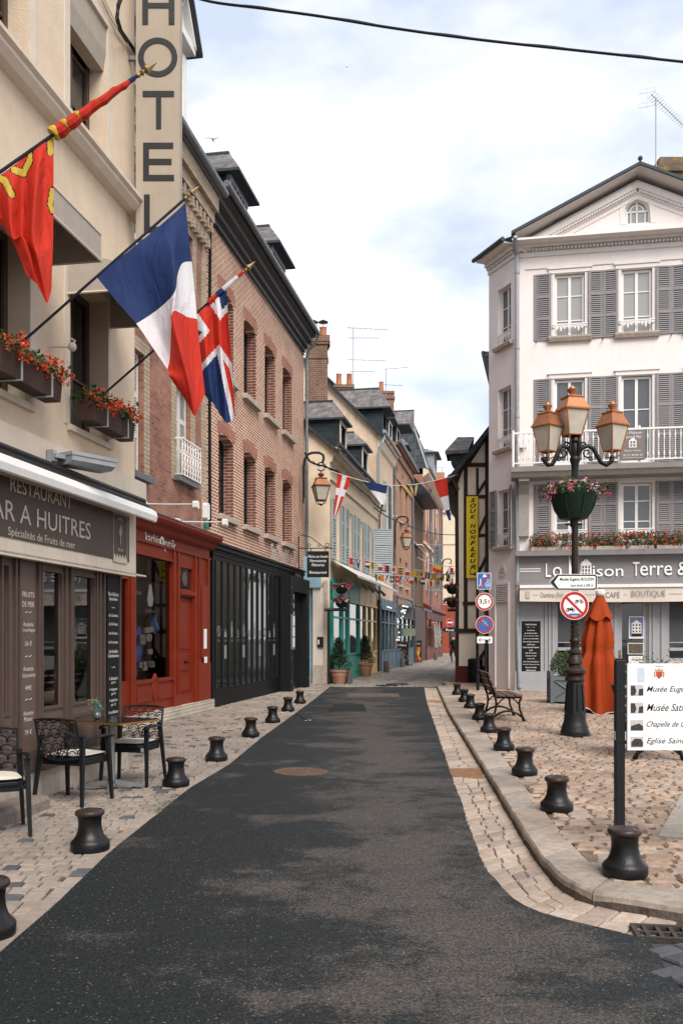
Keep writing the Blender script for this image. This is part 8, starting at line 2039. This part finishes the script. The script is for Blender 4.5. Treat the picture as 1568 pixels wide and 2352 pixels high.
for j in range(8):
    v = j/7; z = ZU(1370)+(ZU(1416)-ZU(1370))*v
    for i in range(n):
        a = 2*math.pi*i/n; Rr = (9+v*21)*s_; f_ = 1+.10*math.sin(a*5+.5)*v; top.append((tipx*(1-v*.2)+Rr*f_*math.cos(a), Rr*f_*math.sin(a)*.9, z-(.10*abs(math.sin(a*2.5))*v*v)))
m.add(top, [(j*n+i, (j+1)*n+i, (j+1)*n+(i+1)%n, j*n+(i+1)%n) for j in range(7) for i in range(n)]); m.build('top_cape', ORG, t, smooth=True)
m = MB(); m.lathe([(9*s_,0),(11*s_,.04),(11*s_,.09),(8*s_,.12)], 12, (tipx,0,ZU(1368))); m.build('crown_cap', TRIM, t)
m = MB(); m.tube([vs[rows*n+i] for i in list(range(n))+[0]], .009, 4); m.build('white_hem', SW, t)
m = MB(); m.tube([(0,0,.0),(0,0,ZU(1450))], .03, 8); m.box(-.12,.12,-.12,.12,0,.10); m.box(-.06,.06,-.06,.06,.1,.42); m.build('pole', BLK, t)
# ---- info sign -------------------------------------------------------------------------
ps = G(1422,1960,PZ); Ys = ps.y; s_ = Ys/FOC
t = thing('info_sign', 'white museum direction board in italic lettering between black posts', 'sign', (ps.x,Ys,PZ)); 
def ZS(py): return EYE-(py-HZ)*s_-PZ
m = MB(); m.box(-.032,.032,-.03,.03,0,ZS(1516)); m.box(-.025,.025,-.023,.023,ZS(1516),ZS(1516)+.012); m.build('post', BLK, t, bevel=.004)
W2 = 1.05; x0 = (1436-1422)*s_; m = MB(); m.box(x0+W2+.01,x0+W2+.074,-.03,.03,0,ZS(1516)); m.build('post', BLK, t, bevel=.004)
m = MB(); m.box(x0,x0+W2,-.045,-.02,ZS(1722),ZS(1524)); m.box(-.0321,x0-.001,-.02,.02,ZS(1700),ZS(1680)); pn = m.build('panel', SW, t)
z0 = ZS(1722)
for k,(s1,py) in enumerate((('Musée Eugène Boudin',1584),('Musée Satie',1624),('Chapelle de Grace',1664),('Eglise Sainte Catherine',1702))):
    hh = .052; w_ = {0:.50,1:.29,2:.36,3:.56}[k]
    m = MB(); m.text(s1, x0+.125+w_/2+.01, -.0462, ZS(py), w_, hh, shear=.35, bold=.004); m.build('lettering', SBK, pn)
    m = MB(); zz = ZS(py); m.box(x0+.022,x0+.112,-.0475,-.0455,zz-.040,zz+.035); pb_ = m.build('small_photo', mat('photo_sky', (.50,.46,.45), .6, .12, 30, 0), pn)
    m = MB(); gz_ = zz-.040; L0 = x0+.022
    if k == 3: m.prism([(L0+.005,gz_+.005),(L0+.085,gz_+.005),(L0+.088,gz_+.03),(L0+.075,gz_+.058),(L0+.03,gz_+.062),(L0+.004,gz_+.035)], -.0495, -.048)
    elif k == 2: m.prism([(L0+.002,gz_+.002),(L0+.088,gz_+.002),(L0+.088,gz_+.03),(L0+.06,gz_+.05),(L0+.03,gz_+.042),(L0+.002,gz_+.03)], -.0495, -.048)
    else: m.prism([(L0+.001,gz_+.002),(L0+.03,gz_+.002),(L0+.04,gz_+.03),(L0+.028,gz_+.07),(L0+.001,gz_+.068)], -.0495, -.048); m.prism([(L0+.055,gz_+.002),(L0+.089,gz_+.002),(L0+.089,gz_+.05),(L0+.06,gz_+.045)], -.0495, -.048)
    m.build('photo_shape', mat('photo_dark', (.05,.045,.045), .6, .6, 60, 0), pb_)
m = MB(); cx_ = x0+.225; cz_ = ZS(1548); m.prism([(cx_-.022,cz_+.018),(cx_-.022,cz_-.012),(cx_,cz_-.034),(cx_+.022,cz_-.012),(cx_+.022,cz_+.018)], -.0475, -.0455); cr_ = m.build('crest', mat('crest_red', (.42,.07,.03), .6), pn)
m = MB(); m.prism([(cx_-.026,cz_+.022),(cx_+.026,cz_+.022),(cx_+.030,cz_+.040),(cx_+.012,cz_+.030),(cx_,cz_+.044),(cx_-.012,cz_+.030),(cx_-.030,cz_+.040)], -.0475, -.0455)
for s_q in (-1,1): m.tube([(cx_+s_q*.03,-.047,cz_-.02),(cx_+s_q*.034,-.047,cz_+.005),(cx_+s_q*.028,-.047,cz_+.018)], .004, 4)
m.build('crown', mat('crest_gold', (.50,.32,.10), .6), cr_)
m = MB(); m.text('HONFLEUR', cx_, -.0462, cz_+.054, .055, .008); m.build('town_name', SBK, pn)
m = MB(); m.bev(x0+.072,x0+.122,-.0475,-.0455,ZS(1565),ZS(1534),.006); m.build('faded_sticker', mat('sticker_faded', (.50,.57,.66), .6, .1, 20), pn)

# ---- posts with stacked flower baskets -----------------------------------------------------
def basket_post(label, px, py, pxb, ybar, ybk, s1):
    Y_ = 3360/(py-HZ)*(1.0 if True else 1); c = P(px,py,Y_); t = thing('basket_post', label, 'post', (c.x,Y_,0)); s_ = Y_/FOC; dx = (pxb-px)*s_
    zb = EYE-(ybar-HZ)*s_; m = MB(); m.box(-.05,.05,-.05,.05,0,zb); m.build('post', BLK, t)
    sg = 1 if dx > 0 else -1
    m = MB(); m.tube([(-sg*.15,0,zb+.04),(dx+sg*.18,0,zb+.04)], .055, 8); m.build('arm', BLK, t)
    m = MB(); m.tube([(dx,0,zb+.05),(dx,0,EYE-(ybk[0]-35-HZ)*s_)], .025, 6); m.build('rod', BLK, t)
    return t, Vector((c.x+dx,Y_,0)), s_
for lab, px, py, pxb, ybar, yb_, n_ in (('left basket post, black with a short arm in front of the teal shop',754.5,1573,784,1403,(1364,1396),'left'),('right basket post, black with a short arm before the timbered house',1053,1570,1039,1404,(1365,1396),'right')):
    t, bc, s_ = basket_post(lab, px, py, pxb, ybar, yb_, 1)
    for k, yb2 in enumerate(yb_):
        bowl('flower_basket', '%s green bowl of pink flowers on the %s basket post' % (('upper','lower')[k], n_), (bc.x,bc.y,EYE-(yb2-HZ)*s_+.02), 14.5*s_, 16*s_, 60, 420, group='small flower bowls on the basket posts', mats=(MAG,PNK,PNKL,MAG), sc_=1.5)
# ---- potted conifers ---------------------------------------------------------------------
def potted(label, c, pr_, ph, tw, th):
    t = thing('potted_tree', label, 'potted tree', c, 0, group='terracotta pots with small evergreens'); m = MB()
    m.lathe([(pr_*.68,0),(pr_*.72,.02),(pr_*.88,ph*.6),(pr_*.90,ph*.62),(pr_*.88,ph*.64),(pr_*.95,ph*.86),(pr_*1.04,ph*.88),(pr_*1.06,ph*.98),(pr_*.98,ph),(pr_*.92,ph*.92)], 24)
    m.build('pot', mat('pot_terracotta', (.36,.19,.12), .85, .2, 5, .3, 30), t, smooth=True, auto=35)
    m = MB(); m.tube([(0,0,ph*.8),(.02,0,ph+.3),(0,0,ph+th*.6)], [.03,.022,.01], 6)
    lobes = []
    for k in range(16):
        v = (k+.5)/16; a = k*2.4; r = tw*(1-v*.85)*.62; p = Vector((math.cos(a)*r, math.sin(a)*r, ph+.12+v*(th-.25))); lobes.append((p, tw*(.50-.28*v)*random.uniform(.8,1.25))); m.tube([(0,0,p.z-.1),p], .008, 4)
    m.build('branches', TIM, t)
    m = MB()
    def pt():
        p, r = random.choice(lobes); d = Vector((random.gauss(0,1),random.gauss(0,1),random.gauss(0,.9))).normalized()*r*random.random()**.4; q = p+d; return (q.x,q.y,max(q.z,ph+.02))
    leaves(m, 4200, pt, (.016,.034), 3); m.build('foliage', [mat('conifer_dark', (.010,.022,.014), .6, .4, 9, 0), LEAFA, LEAFA], t)
    return t
c = G(778,1571); s_ = c.y/FOC; potted('larger evergreen in a terracotta pot before the teal shop', c, 19.5*s_, 32*s_, .40, 80*s_)
c = G(838,1554); s_ = c.y/FOC; potted('evergreen in a terracotta pot before the yellow shop', c, 18*s_, 30*s_, .42, 68*s_)
# ---- low grey stone bollards of the lane ------------------------------------------------------
GRB = mat('grey_bollard', (.085,.083,.08), .7, .2, 6, .2)
gb = None
for px, py, h, lab in ((801,1570,32,'low grey bollard just right of the large potted evergreen'),(887,1545,26,'low grey bollard at the blue door past the yellow shop'),(924,1533,22,'low grey bollard in front of the lane menu boards'),(1000,1516,17,'low grey bollard before the dark red shop')):
    c = G(px,py); s_ = c.y/FOC
    t = thing('stone_bollard', lab, 'bollard', c, 0, group='low grey bollards in the lane'); m = MB(); m.lathe([(.13,0),(.13,h*s_*.93),(.11,h*s_),(.03,h*s_+.02)], 14); m.build('shaft', GRB, t, smooth=True, auto=35)
# ---- menu boards in the lane ----------------------------------------------------------------------
def aboard(label, px0, px1, py0, py1, art):
    c = G((px0+px1)/2, py1); s_ = c.y/FOC; w_ = (px1-px0)*s_; h_ = (py1-py0)*s_
    t = thing('menu_board', label, 'menu board', c, 0); m = MB(); m.box(-w_/2,w_/2,-.03,.03,.05,h_); m.box(-w_/2,-w_/2+.04,.03,.4,0,.06); m.box(w_/2-.04,w_/2,.03,.4,0,.06); m.build('frame', mat('board_wood', (.05,.022,.016), .6, .2), t)
    m = MB(); m.box(-w_/2+.05,w_/2-.05,-.036,-.031,.12,h_-.06); pn = m.build('panel', SBK, t)
    m = MB(); m.text('Menu', 0, -.038, h_*.86, w_*.6, .12, shear=.3); m.build('lettering', SW, pn)
    m = MB()
    if art:
        for k in range(26): m.cur = k%3; x = random.uniform(-w_*.33,w_*.33); z = random.uniform(.2,h_*.66); m.disc(x,-.037-.0005*k,z,random.uniform(.08,.17),8,.002,sx=.6)
        m.build('fruit_picture', [mat('fruit_orange', (.5,.14,.02), .5), mat('fruit_yellow', (.5,.36,.03), .5), mat('fruit_red', (.38,.03,.02), .5)], pn)
    else:
        for k in range(9): m.ring(random.uniform(-.2,.2),-.037-.001*k,random.uniform(.3,h_*.62),.07+.01*k,.10+.01*k,18,.002)
        m.build('glass_picture', mat('picture_grey', (.17,.13,.13), .5, .3, 12), pn)
aboard('dark menu board with a grey drink picture in the lane', 912, 938, 1474, 1531, False); aboard('dark menu board with orange fruit picture in the lane', 947, 968, 1471, 1522, True)
c = G(937,1529); s_ = c.y/FOC; t = thing('display_stand', 'slim stand with a rounded green topped sign between menu boards', 'stand', c); m = MB(); m.tube([(0,0,0),(0,0,75*s_)], .03, 5); m.tube([(-.25,0,.03),(.25,0,.03)], .03, 4); m.build('stand', BLK, t); m = MB(); m.bev(-.42,.42,-.05,-.03,68*s_,86*s_,.08); m.build('panel', mat('stand_sign', (.20,.24,.17), .6, .5, 14), t)
# ---- vertical restaurant sign and far traffic sign --------------------------------------------------
Yr = 62; p_ = P(995.6,1352,Yr); t = thing('vertical_sign', 'vertical grey sign lettered RESTAURANT projecting over the lane', 'sign', p_); s_ = Yr/FOC; w_ = 17.5*s_; h_ = 97*s_
m = MB(); m.box(0,w_,0,.08,0,h_); pn = m.build('panel', mat('sign_slate', (.13,.145,.15), .6, .1), t)
m = MB(); m.tube([(-.5,.04,h_+.12),(w_+.1,.04,h_+.12)], .025, 4); m.tube([(-.5,.04,-.12),(w_+.1,.04,-.12)], .025, 4); m.box(.1,.14,.02,.06,h_,h_+.12); m.box(.1,.14,.02,.06,-.12,0); m.build('bracket', ZINCL, t)
m = MB()
for i,chh in enumerate('RESTAURANT'): m.text(chh, w_/2, -.006, h_*(.95-.1*i), w_*.42, .19)
m.build('lettering', mat('letter_dark', (.03,.03,.035), .6), pn)
Yn = 80; disc_sign('round_sign', 'small distant red no entry sign at the end of the lane', P(1033,1430,Yn), 9*Yn/FOC, 'entry')
p_ = P(1033,1447,Yn); t = thing('arrow_plate', 'tiny dark arrow plate below the distant no entry sign', 'sign', p_); m = MB(); m.prism([(-.7,0),(-.5,.2),(.6,.2),(.6,-.2),(-.5,-.2)], -.02, 0); m.build('plate', SBK, t); m = MB(); m.text('Rue', 0, -.022, 0, .7, .2); m.build('lettering', SW, t)
t = thing('sign_post', 'thin dark post under the distant no entry sign', 'post', (P(1033,1465,Yn+.1).x,Yn+.1,0)); MB().tube([(0,0,0),(0,0,3.3)], .05, 6).build('post', BLK, t)

# ---- bunting -------------------------------------------------------------------------------------------
STR = mat('string_white', (.55,.53,.5), .7, .1)
def line3(pts, n=8):
    out = []
    for k in range(n*(len(pts)-1)+1): out.append(catmull(pts, k/(n*(len(pts)-1))))
    return out
def sig_flag(par_label, p0, p1, dn, cells, mats, shape='rect', idx=0, big=False):
    """little signal flag: p0,p1 top corners, dn = fall vector"""
    o = thing_mesh = None; O = p0; m = MB(); nu, nv = 12, 12
    ex = p1-p0; nrm = ex.cross(dn).normalized()
    def pos(u,v):
        w = 1.0
        if shape == 'pennant': w = 1-.82*v
        if shape == 'tri': w = 1-v
        uu = .5+(u-.5)*w if shape != 'tri' else u*w+.0
        return ex*uu+dn*v+nrm*(.05*ex.length*math.sin(u*5+v*3+idx))
    b = 0
    vs = [pos(i/nu,j/nv) for j in range(nv+1) for i in range(nu+1)]; fs = []; mi = []
    for j in range(nv):
        for i in range(nu):
            a = j*(nu+1)+i; f = cells((i+.5)/nu,(j+.5)/nv)
            if f is None: continue
            fs.append((a,a+1,a+nu+2,a+nu+1)); mi.append(f)
    m.add(vs, fs); m.mi = mi; o = m.build('signal_flag', mats, None, smooth=True); o.location = O
    return tag(o, par_label, 'flag', 'signal flags on the strings across the lane')
def string(label, pts, r=.012):
    O = pts[0]; m = MB(); m.tube([p-O for p in line3(pts)], r, 5); o = m.build('bunting_string', STR); o.location = O; tag(o, label, 'string'); return o
Y1 = 30.2
S1_ = [P(697,1060,31.2), P(775,1087,Y1), P(831,1104,Y1), P(876,1113,Y1), P(923,1115,Y1), P(969,1110,Y1), P(1026,1097,Y1+.4), P(1052,1090,31.6)]
string('thin white string of four large flags from lantern to timbered house', S1_, .014)
def dv(a, b, Y): return P(b[0],b[1],Y)-P(a[0],a[1],Y)
sig_flag('long red pennant with a white cross beside the copper lantern', P(775,1087,Y1), P(808,1096,Y1), dv((791,1091),(768,1185),Y1), lambda u,v: 1 if (.36 < u < .64 or .36 < v < .46) else 0, [FRED,FWH], 'pennant')
sig_flag('crumpled blue and white flag over the shutters', P(831,1103,Y1), P(889,1115,Y1), dv((860,1110),(880,1160),Y1), lambda u,v: 0 if v < .45 else 1, [NAVY,FWH], 'pennant', 2)
sig_flag('yellow and blue striped swallowtail flag in mid string', P(923,1115,Y1), P(968,1110,Y1), dv((945,1113),(951,1140),Y1), lambda u,v: None if (v > .55 and abs(u-.5) < (v-.55)*.5) else int(u*6)%2, [FYEL,NAVY], 'pennant', 4)
sig_flag('long red white and blue pennant hanging nearest the timbered house', P(996,1105,Y1+.2), P(1026,1097,Y1+.3), dv((1011,1101),(1033,1196),Y1), lambda u,v: 0 if v < .38 else (1 if v < .72 else 2), [FRED,FWH,NAVY], 'pennant', 1)
def at_(px,py,Y): return P(px,py,Y)
def sx_(x): return 677.4+.248*x
def sy_(y): return 1129+.248*y
def run_string(label, ends, Y, flags, fall, wpx, tag_):
    pts = [P(sx_(x),sy_(y),Y+dy) for x,y,dy in ends]; string(label, pts, .016)
    for i,(x,y,kind,nm) in enumerate(flags):
        a = P(sx_(x-wpx/2),sy_(y),Y); b = P(sx_(x+wpx/2),sy_(y+2),Y); d_ = Vector((random.uniform(-.04,.04),0,-1))*fall; 
        if kind[1] in ('pennant','tri'): d_ *= 1.35
        sig_flag('%s, %s' % (nm, tag_), a, b, d_, kind[0], kind[2], kind[1], i)
blk_y = (lambda u,v: 0 if u < .33 or u > .66 else 1, 'rect', [FYEL,SBK])
red_blk = (lambda u,v: 0 if u < .5 else 1, 'rect', [FRED,NAVY]); dia = (lambda u,v: 0 if abs(u-.5)+abs(v-.5) < .42 else 1, 'rect', [FRED,FWH]); ystr = (lambda u,v: int(v*6)%2, 'rect', [FYEL,SBK]); wr = (lambda u,v: 0 if v < .6 and .2<u<.7 else (1 if v < .75 else 0), 'rect', [FWH,FRED]); wr = (lambda u,v: 0 if v < .5 else 1, 'rect', [FWH,FRED]); yw = (lambda u,v: 0, 'rect', [FYEL]); ydot = (lambda u,v: 1 if math.hypot(u-.5,v-.5) < .22 else 0, 'rect', [FYEL,SBK]); wbl = (lambda u,v: 0 if (.3<u<.6) else 1, 'rect', [FWH,NAVY])
rdot = (lambda u,v: 0 if math.hypot(u-.5,v-.5) < .33 else 1, 'rect', [FRED,FWH]); bw = (lambda u,v: 0 if u > .5-.3*v else 1, 'rect', [NAVY,FWH]); orr = (lambda u,v: None if (u > .8-.4*abs(v-.5) and abs(v-.5)<.2) else 0, 'rect', [FRED]); bpen = (lambda u,v: 1 if math.hypot(u-.5,(v-.25)) < .2 else 0, 'pennant', [NAVY,FWH]); rwb = (lambda u,v: 0 if v<.33 else (1 if v<.66 else 2), 'rect', [FRED,FWH,NAVY])
f2 = [(390,590,rdot,'white flag with a red dot'),(455,607,bw,'navy and white flag over the awning'),(520,612,orr,'plain red swallowtail flag'),(585,625,bpen,'navy pennant with a white disc'),(670,640,rwb,'small red white and navy flag'),(717,655,blk_y,'yellow flag with a black bar'),(790,665,wr,'white and red flag by the angled shutter'),(850,682,red_blk,'red and navy flag'),(914,692,dia,'white flag with a red diamond'),(977,700,ystr,'yellow flag with black stripes'),(1040,714,wr,'white flag with a red lower half'),(1103,726,yw,'plain yellow flag'),(1168,735,ydot,'yellow flag with a black dot'),(1225,745,wbl,'navy flag with a white bar'),(1285,755,yw,'yellow flag near the restaurant sign')]
run_string('upper string of small signal flags across the lane', [(320,575,0),(600,628,0),(850,682,0),(1100,724,0),(1350,765,0),(1500,760,1)], 36, f2, .27, 40, 'on the upper string')
ordiag = (lambda u,v: int((u+v)*4)%2, 'rect', [FRED,FYEL]); vpen = (lambda u,v: 0 if u<.5 else 1, 'pennant', [SBK,FYEL]); wcr = (lambda u,v: 1 if (.4<u<.6 or .4<v<.6) else 0, 'rect', [NAVY,FWH]); wx = (lambda u,v: 1 if abs(u-v)<.14 or abs(u+v-1)<.14 else 0, 'rect', [FWH,FRED]); rbox = (lambda u,v: 1 if .3<u<.7 and .3<v<.7 else 0, 'rect', [FRED,FWH]); checky = (lambda u,v: (int(u*2)+int(v*2))%2, 'rect', [FYEL,SBK]); ypn = (lambda u,v: 0 if v<.45 else 1, 'pennant', [FYEL,FRED])
f3 = [(758,765,vpen,'black and yellow pennant'),(803,768,ordiag,'diagonal red and yellow flag'),(848,770,(lambda u,v: 0 if u<.5 else 1,'tri',[FWH,NAVY]),'white and navy triangular flag'),(896,782,wcr,'navy flag with a white cross'),(945,780,rbox,'red flag with a white centre'),(990,786,(lambda u,v: 0 if u<.5 else 1,'tri',[NAVY,FWH]),'navy and white triangular flag'),(1038,788,wx,'white flag with a red saltire'),(1080,792,wr,'white and red flag at mid lane'),(1128,794,vpen,'yellow and black pennant'),(1185,798,(lambda u,v: 0 if v<.33 else (1 if v<.66 else 2),'rect',[FRED,FWH,NAVY]),'red white navy flag'),(1262,800,ypn,'long yellow and red pennant'),(1322,800,ordiag,'red and yellow flag over the restaurant sign'),(1362,762,checky,'yellow and black checked flag'),(1415,772,checky,'yellow and black quartered flag by the right post')]
run_string('lower string of small signal flags across the lane', [(740,762,0),(900,778,0),(1100,790,0),(1300,798,0),(1400,768,0),(1490,735,1)], 38, f3, .28, 36, 'on the lower string')
Y3 = 44; pts = [P(sx_(1130),sy_(610),Y3), P(sx_(1250),sy_(665),Y3), P(sx_(1360),sy_(692),Y3), P(sx_(1480),sy_(692),Y3)]; string('short third string of flags near the end of the lane', pts, .016)
for (x0_,y0_,x1_,y1_,xb,yb2,k,nm) in ((1200,638,1225,645,1210,760,(lambda u,v: 0 if u<.5 else 1,'pennant',[FWH,FRED]),'long red and white pennant'),(1275,672,1358,690,1315,750,(lambda u,v: 1 if v > .4+.2*u else 0,'rect',[FYEL,FRED]),'broad red and yellow flag'),(1415,705,1465,708,1440,765,(lambda u,v: 0 if u<.4 else 1,'rect',[FWH,FRED]),'white and red flag by the far lantern')):
    a, b = P(sx_(x0_),sy_(y0_),Y3), P(sx_(x1_),sy_(y1_),Y3); sig_flag(nm+' on the short string', a, b, dv((sx_((x0_+x1_)/2),sy_((y0_+y1_)/2)),(sx_(xb),sy_(yb2)),Y3), k[0], k[2], k[1])

# ---- overhead cable -----------------------------------------------------------------------------------
pts = [P(x,y,Y_) for x,y,Y_ in ((400,-25,9.5),(480,2,9.3),(600,18,9.1),(740,37,9),(880,60,9),(1020,80,9),(1160,97,9),(1300,112,9),(1440,127,9),(1568,141,9.1),(1750,160,9.3))]; O = pts[0]
m = MB(); m.tube([p-O for p in line3(pts,5)], .0135, 8); m.tube([p-O+Vector((0,.02,.018+.008*math.sin(i*.8))) for i,p in enumerate(line3(pts,5))], .008, 6); o = m.build('overhead_cable', BLKM); o.location = O; tag(o, 'thick twisted black cable sagging across the top of the picture', 'cable')
pts = [P(sx_(730),sy_(150),40), P(sx_(860),sy_(235),42), P(sx_(1000),sy_(300),46), P(sx_(1180),sy_(362),50), P(sx_(1330),sy_(395),54), P(sx_(1485),sy_(402),56)]; O = pts[0]
m = MB(); m.tube([p-O for p in line3(pts,5)], .025, 5); o = m.build('overhead_cable', BLKM); o.location = O; tag(o, 'thin black cable crossing the lane above the second lantern', 'cable')
pts = [P(700,1040,31.0),P(715,1062,31.4),P(740,1070,31.6),P(770,1082,31.6),P(800,1102,32.5),P(845,1140,38),P(868,1165,41),P(885,1175,43)]; O = pts[0]
m = MB(); m.tube([p-O for p in line3(pts,5)], .03, 5); m.tube([p-O+Vector((0,-.05,.06*math.sin(i*1.3))) for i,p in enumerate(line3(pts,5))], .015, 5); o = m.build('wall_cable', BLKM); o.location = O; tag(o, 'tangled black cables under the cream house eave', 'cable')
# ---- gulls ---------------------------------------------------------------------------------------------
def gull(label, c, s, mt):
    t = thing('seagull', label, 'bird', c, 0); m = MB(); m.lathe([(.002,-.5*s),(.06*s,-.3*s),(.10*s,0),(.08*s,.2*s),(.045*s,.32*s),(.05*s,.38*s),(.01*s,.46*s)], 8); m.v = [(y,z,x) for x,y,z in m.v]
    for q in (-1,1): m.add([(0,-.1*s,.02*s),(0,.12*s,.02*s),(q*.45*s,.10*s,.22*s),(q*.45*s,-.04*s,.20*s),(q*.95*s,-.12*s,.02*s)], [(0,1,2,3),(3,2,4)])
    m.build('body', mt, t); return t
gull('white gull gliding just above the hotel roofline', P(489,320,40), .45, WHT); gull('tiny dark gull high in the middle of the sky', P(796,153,60), .18, ZINC)

# ---- people --------------------------------------------------------------------------------------------
SKIN = mat('skin', (.55,.32,.23), .6, .1); TEE = mat('pale_shirt', (.70,.58,.49), .8, .1); DARKC = mat('dark_coat', (.015,.016,.02), .8, .15); HAIR = mat('brown_hair', (.07,.035,.02), .7, .2)
def skin_body(name, par, joints, edges, radii, matf, root=0):
    me = bpy.data.meshes.new(name); me.from_pydata([tuple(j) for j in joints], edges, []); o = bpy.data.objects.new(name, me); COL.objects.link(o)
    md = o.modifiers.new('s', 'SKIN'); md.use_smooth_shade = True
    for i, sv in enumerate(me.skin_vertices[0].data): sv.radius = (radii[i], radii[i]*.9); sv.use_root = (i == root)
    o.modifiers.new('d', 'SUBSURF').levels = 2; o.modifiers['d'].render_levels = 2
    bpy.context.view_layer.update(); dg = bpy.context.evaluated_depsgraph_get(); m2 = bpy.data.meshes.new_from_object(o.evaluated_get(dg))
    bpy.data.objects.remove(o); ms = []
    for k in matf[0]: m2.materials.append(k)
    for p in m2.polygons: p.material_index = matf[1](p.center); p.use_smooth = True
    o = bpy.data.objects.new(name, m2); COL.objects.link(o); o.parent = par; return o
# walker at the end of the lane
c = G(1041,1522); t = thing('person', 'person in dark coat with a backpack walking away, half hidden', 'person', c, R(20))
J_ = [(0,0,.95),(0,0,1.12),(0,0,1.38),(0,.02,1.50),(0,.03,1.64),(-.18,0,1.40),(-.22,.05,1.14),(-.2,.18,.95),(.18,0,1.40),(.23,-.04,1.14),(.22,.06,.92),(-.09,0,.88),(-.1,.12,.50),(-.1,.02,.08),(-.1,.14,.04),(.09,0,.88),(.1,-.06,.50),(.1,-.28,.14),(.1,-.20,.05)]
E_s = [(0,1),(1,2),(2,3),(3,4),(2,5),(5,6),(6,7),(2,8),(8,9),(9,10),(0,11),(11,12),(12,13),(13,14),(0,15),(15,16),(16,17),(17,18)]
Rr = [.15,.14,.15,.06,.10,.07,.05,.035,.07,.05,.035,.10,.07,.045,.04,.10,.07,.045,.04]
skin_body('body', t, J_, E_s, Rr, ([DARKC,SKIN,HAIR], lambda p: 2 if p.z > 1.62 else (1 if p.z > 1.5 else 0)))
m = MB(); m.bev(-.16,.16,-.30,-.12,1.0,1.42,.05); m.build('backpack', BLKM, t)
# diner seen through the restaurant window
F = FA; u_ = F.u(178,-.45); pw = F.world(u_,-.48,0); t = thing('person', 'diner in a pale top seated behind the restaurant window', 'person', (pw.x,pw.y,.32), F.ang+R(90))
J_ = [(0,0,.50),(0,.02,.70),(0,.05,.95),(0,.10,1.06),(0,.13,1.20),(-.17,.06,.96),(-.23,.10,.70),(-.16,.32,.64),(.17,.06,.96),(.23,.10,.70),(.12,.33,.64),(-.10,.02,.47),(-.11,.42,.47),(-.11,.44,.06),(-.11,.54,.03),(.10,.02,.47),(.11,.42,.47),(.11,.44,.06),(.11,.54,.03)]
Rr = [.14,.13,.14,.055,.10,.07,.05,.035,.07,.05,.035,.09,.07,.045,.035,.09,.07,.045,.035]
skin_body('body', t, J_, E_s, Rr, ([TEE,SKIN,HAIR,DARKC], lambda p: 2 if p.z > 1.20 else (1 if p.z > 1.03 else (3 if p.z < .52 else (1 if (abs(p.x) > .15 and p.z < .80) or p.y > .2 else 0)))))
m = MB(); m.lathe([(.02,1.30),(.09,1.27),(.115,1.2),(.115,1.10),(.09,1.0)], 12, (0,.09,0)); m.build('hair', HAIR, t)
c2_ = F.world(u_+.0,-.62,0); t = thing('dining_chair', 'wooden chair under the diner inside the restaurant', 'chair', (pw.x,pw.y,.32), F.ang+R(90)); m = MB(); m.box(-.2,.2,-.2,.2,.33,.37); m.build('seat', OAK, t)
for x in (-.18,.18):
    for y in (-.18,.18): m = MB(); m.tube([(x,y,0),(x,y,.33)], .018, 4); m.build('leg', OAK, t)
m = MB(); m.box(-.2,.2,-.22,-.19,.37,.85); m.build('backrest', OAK, t)
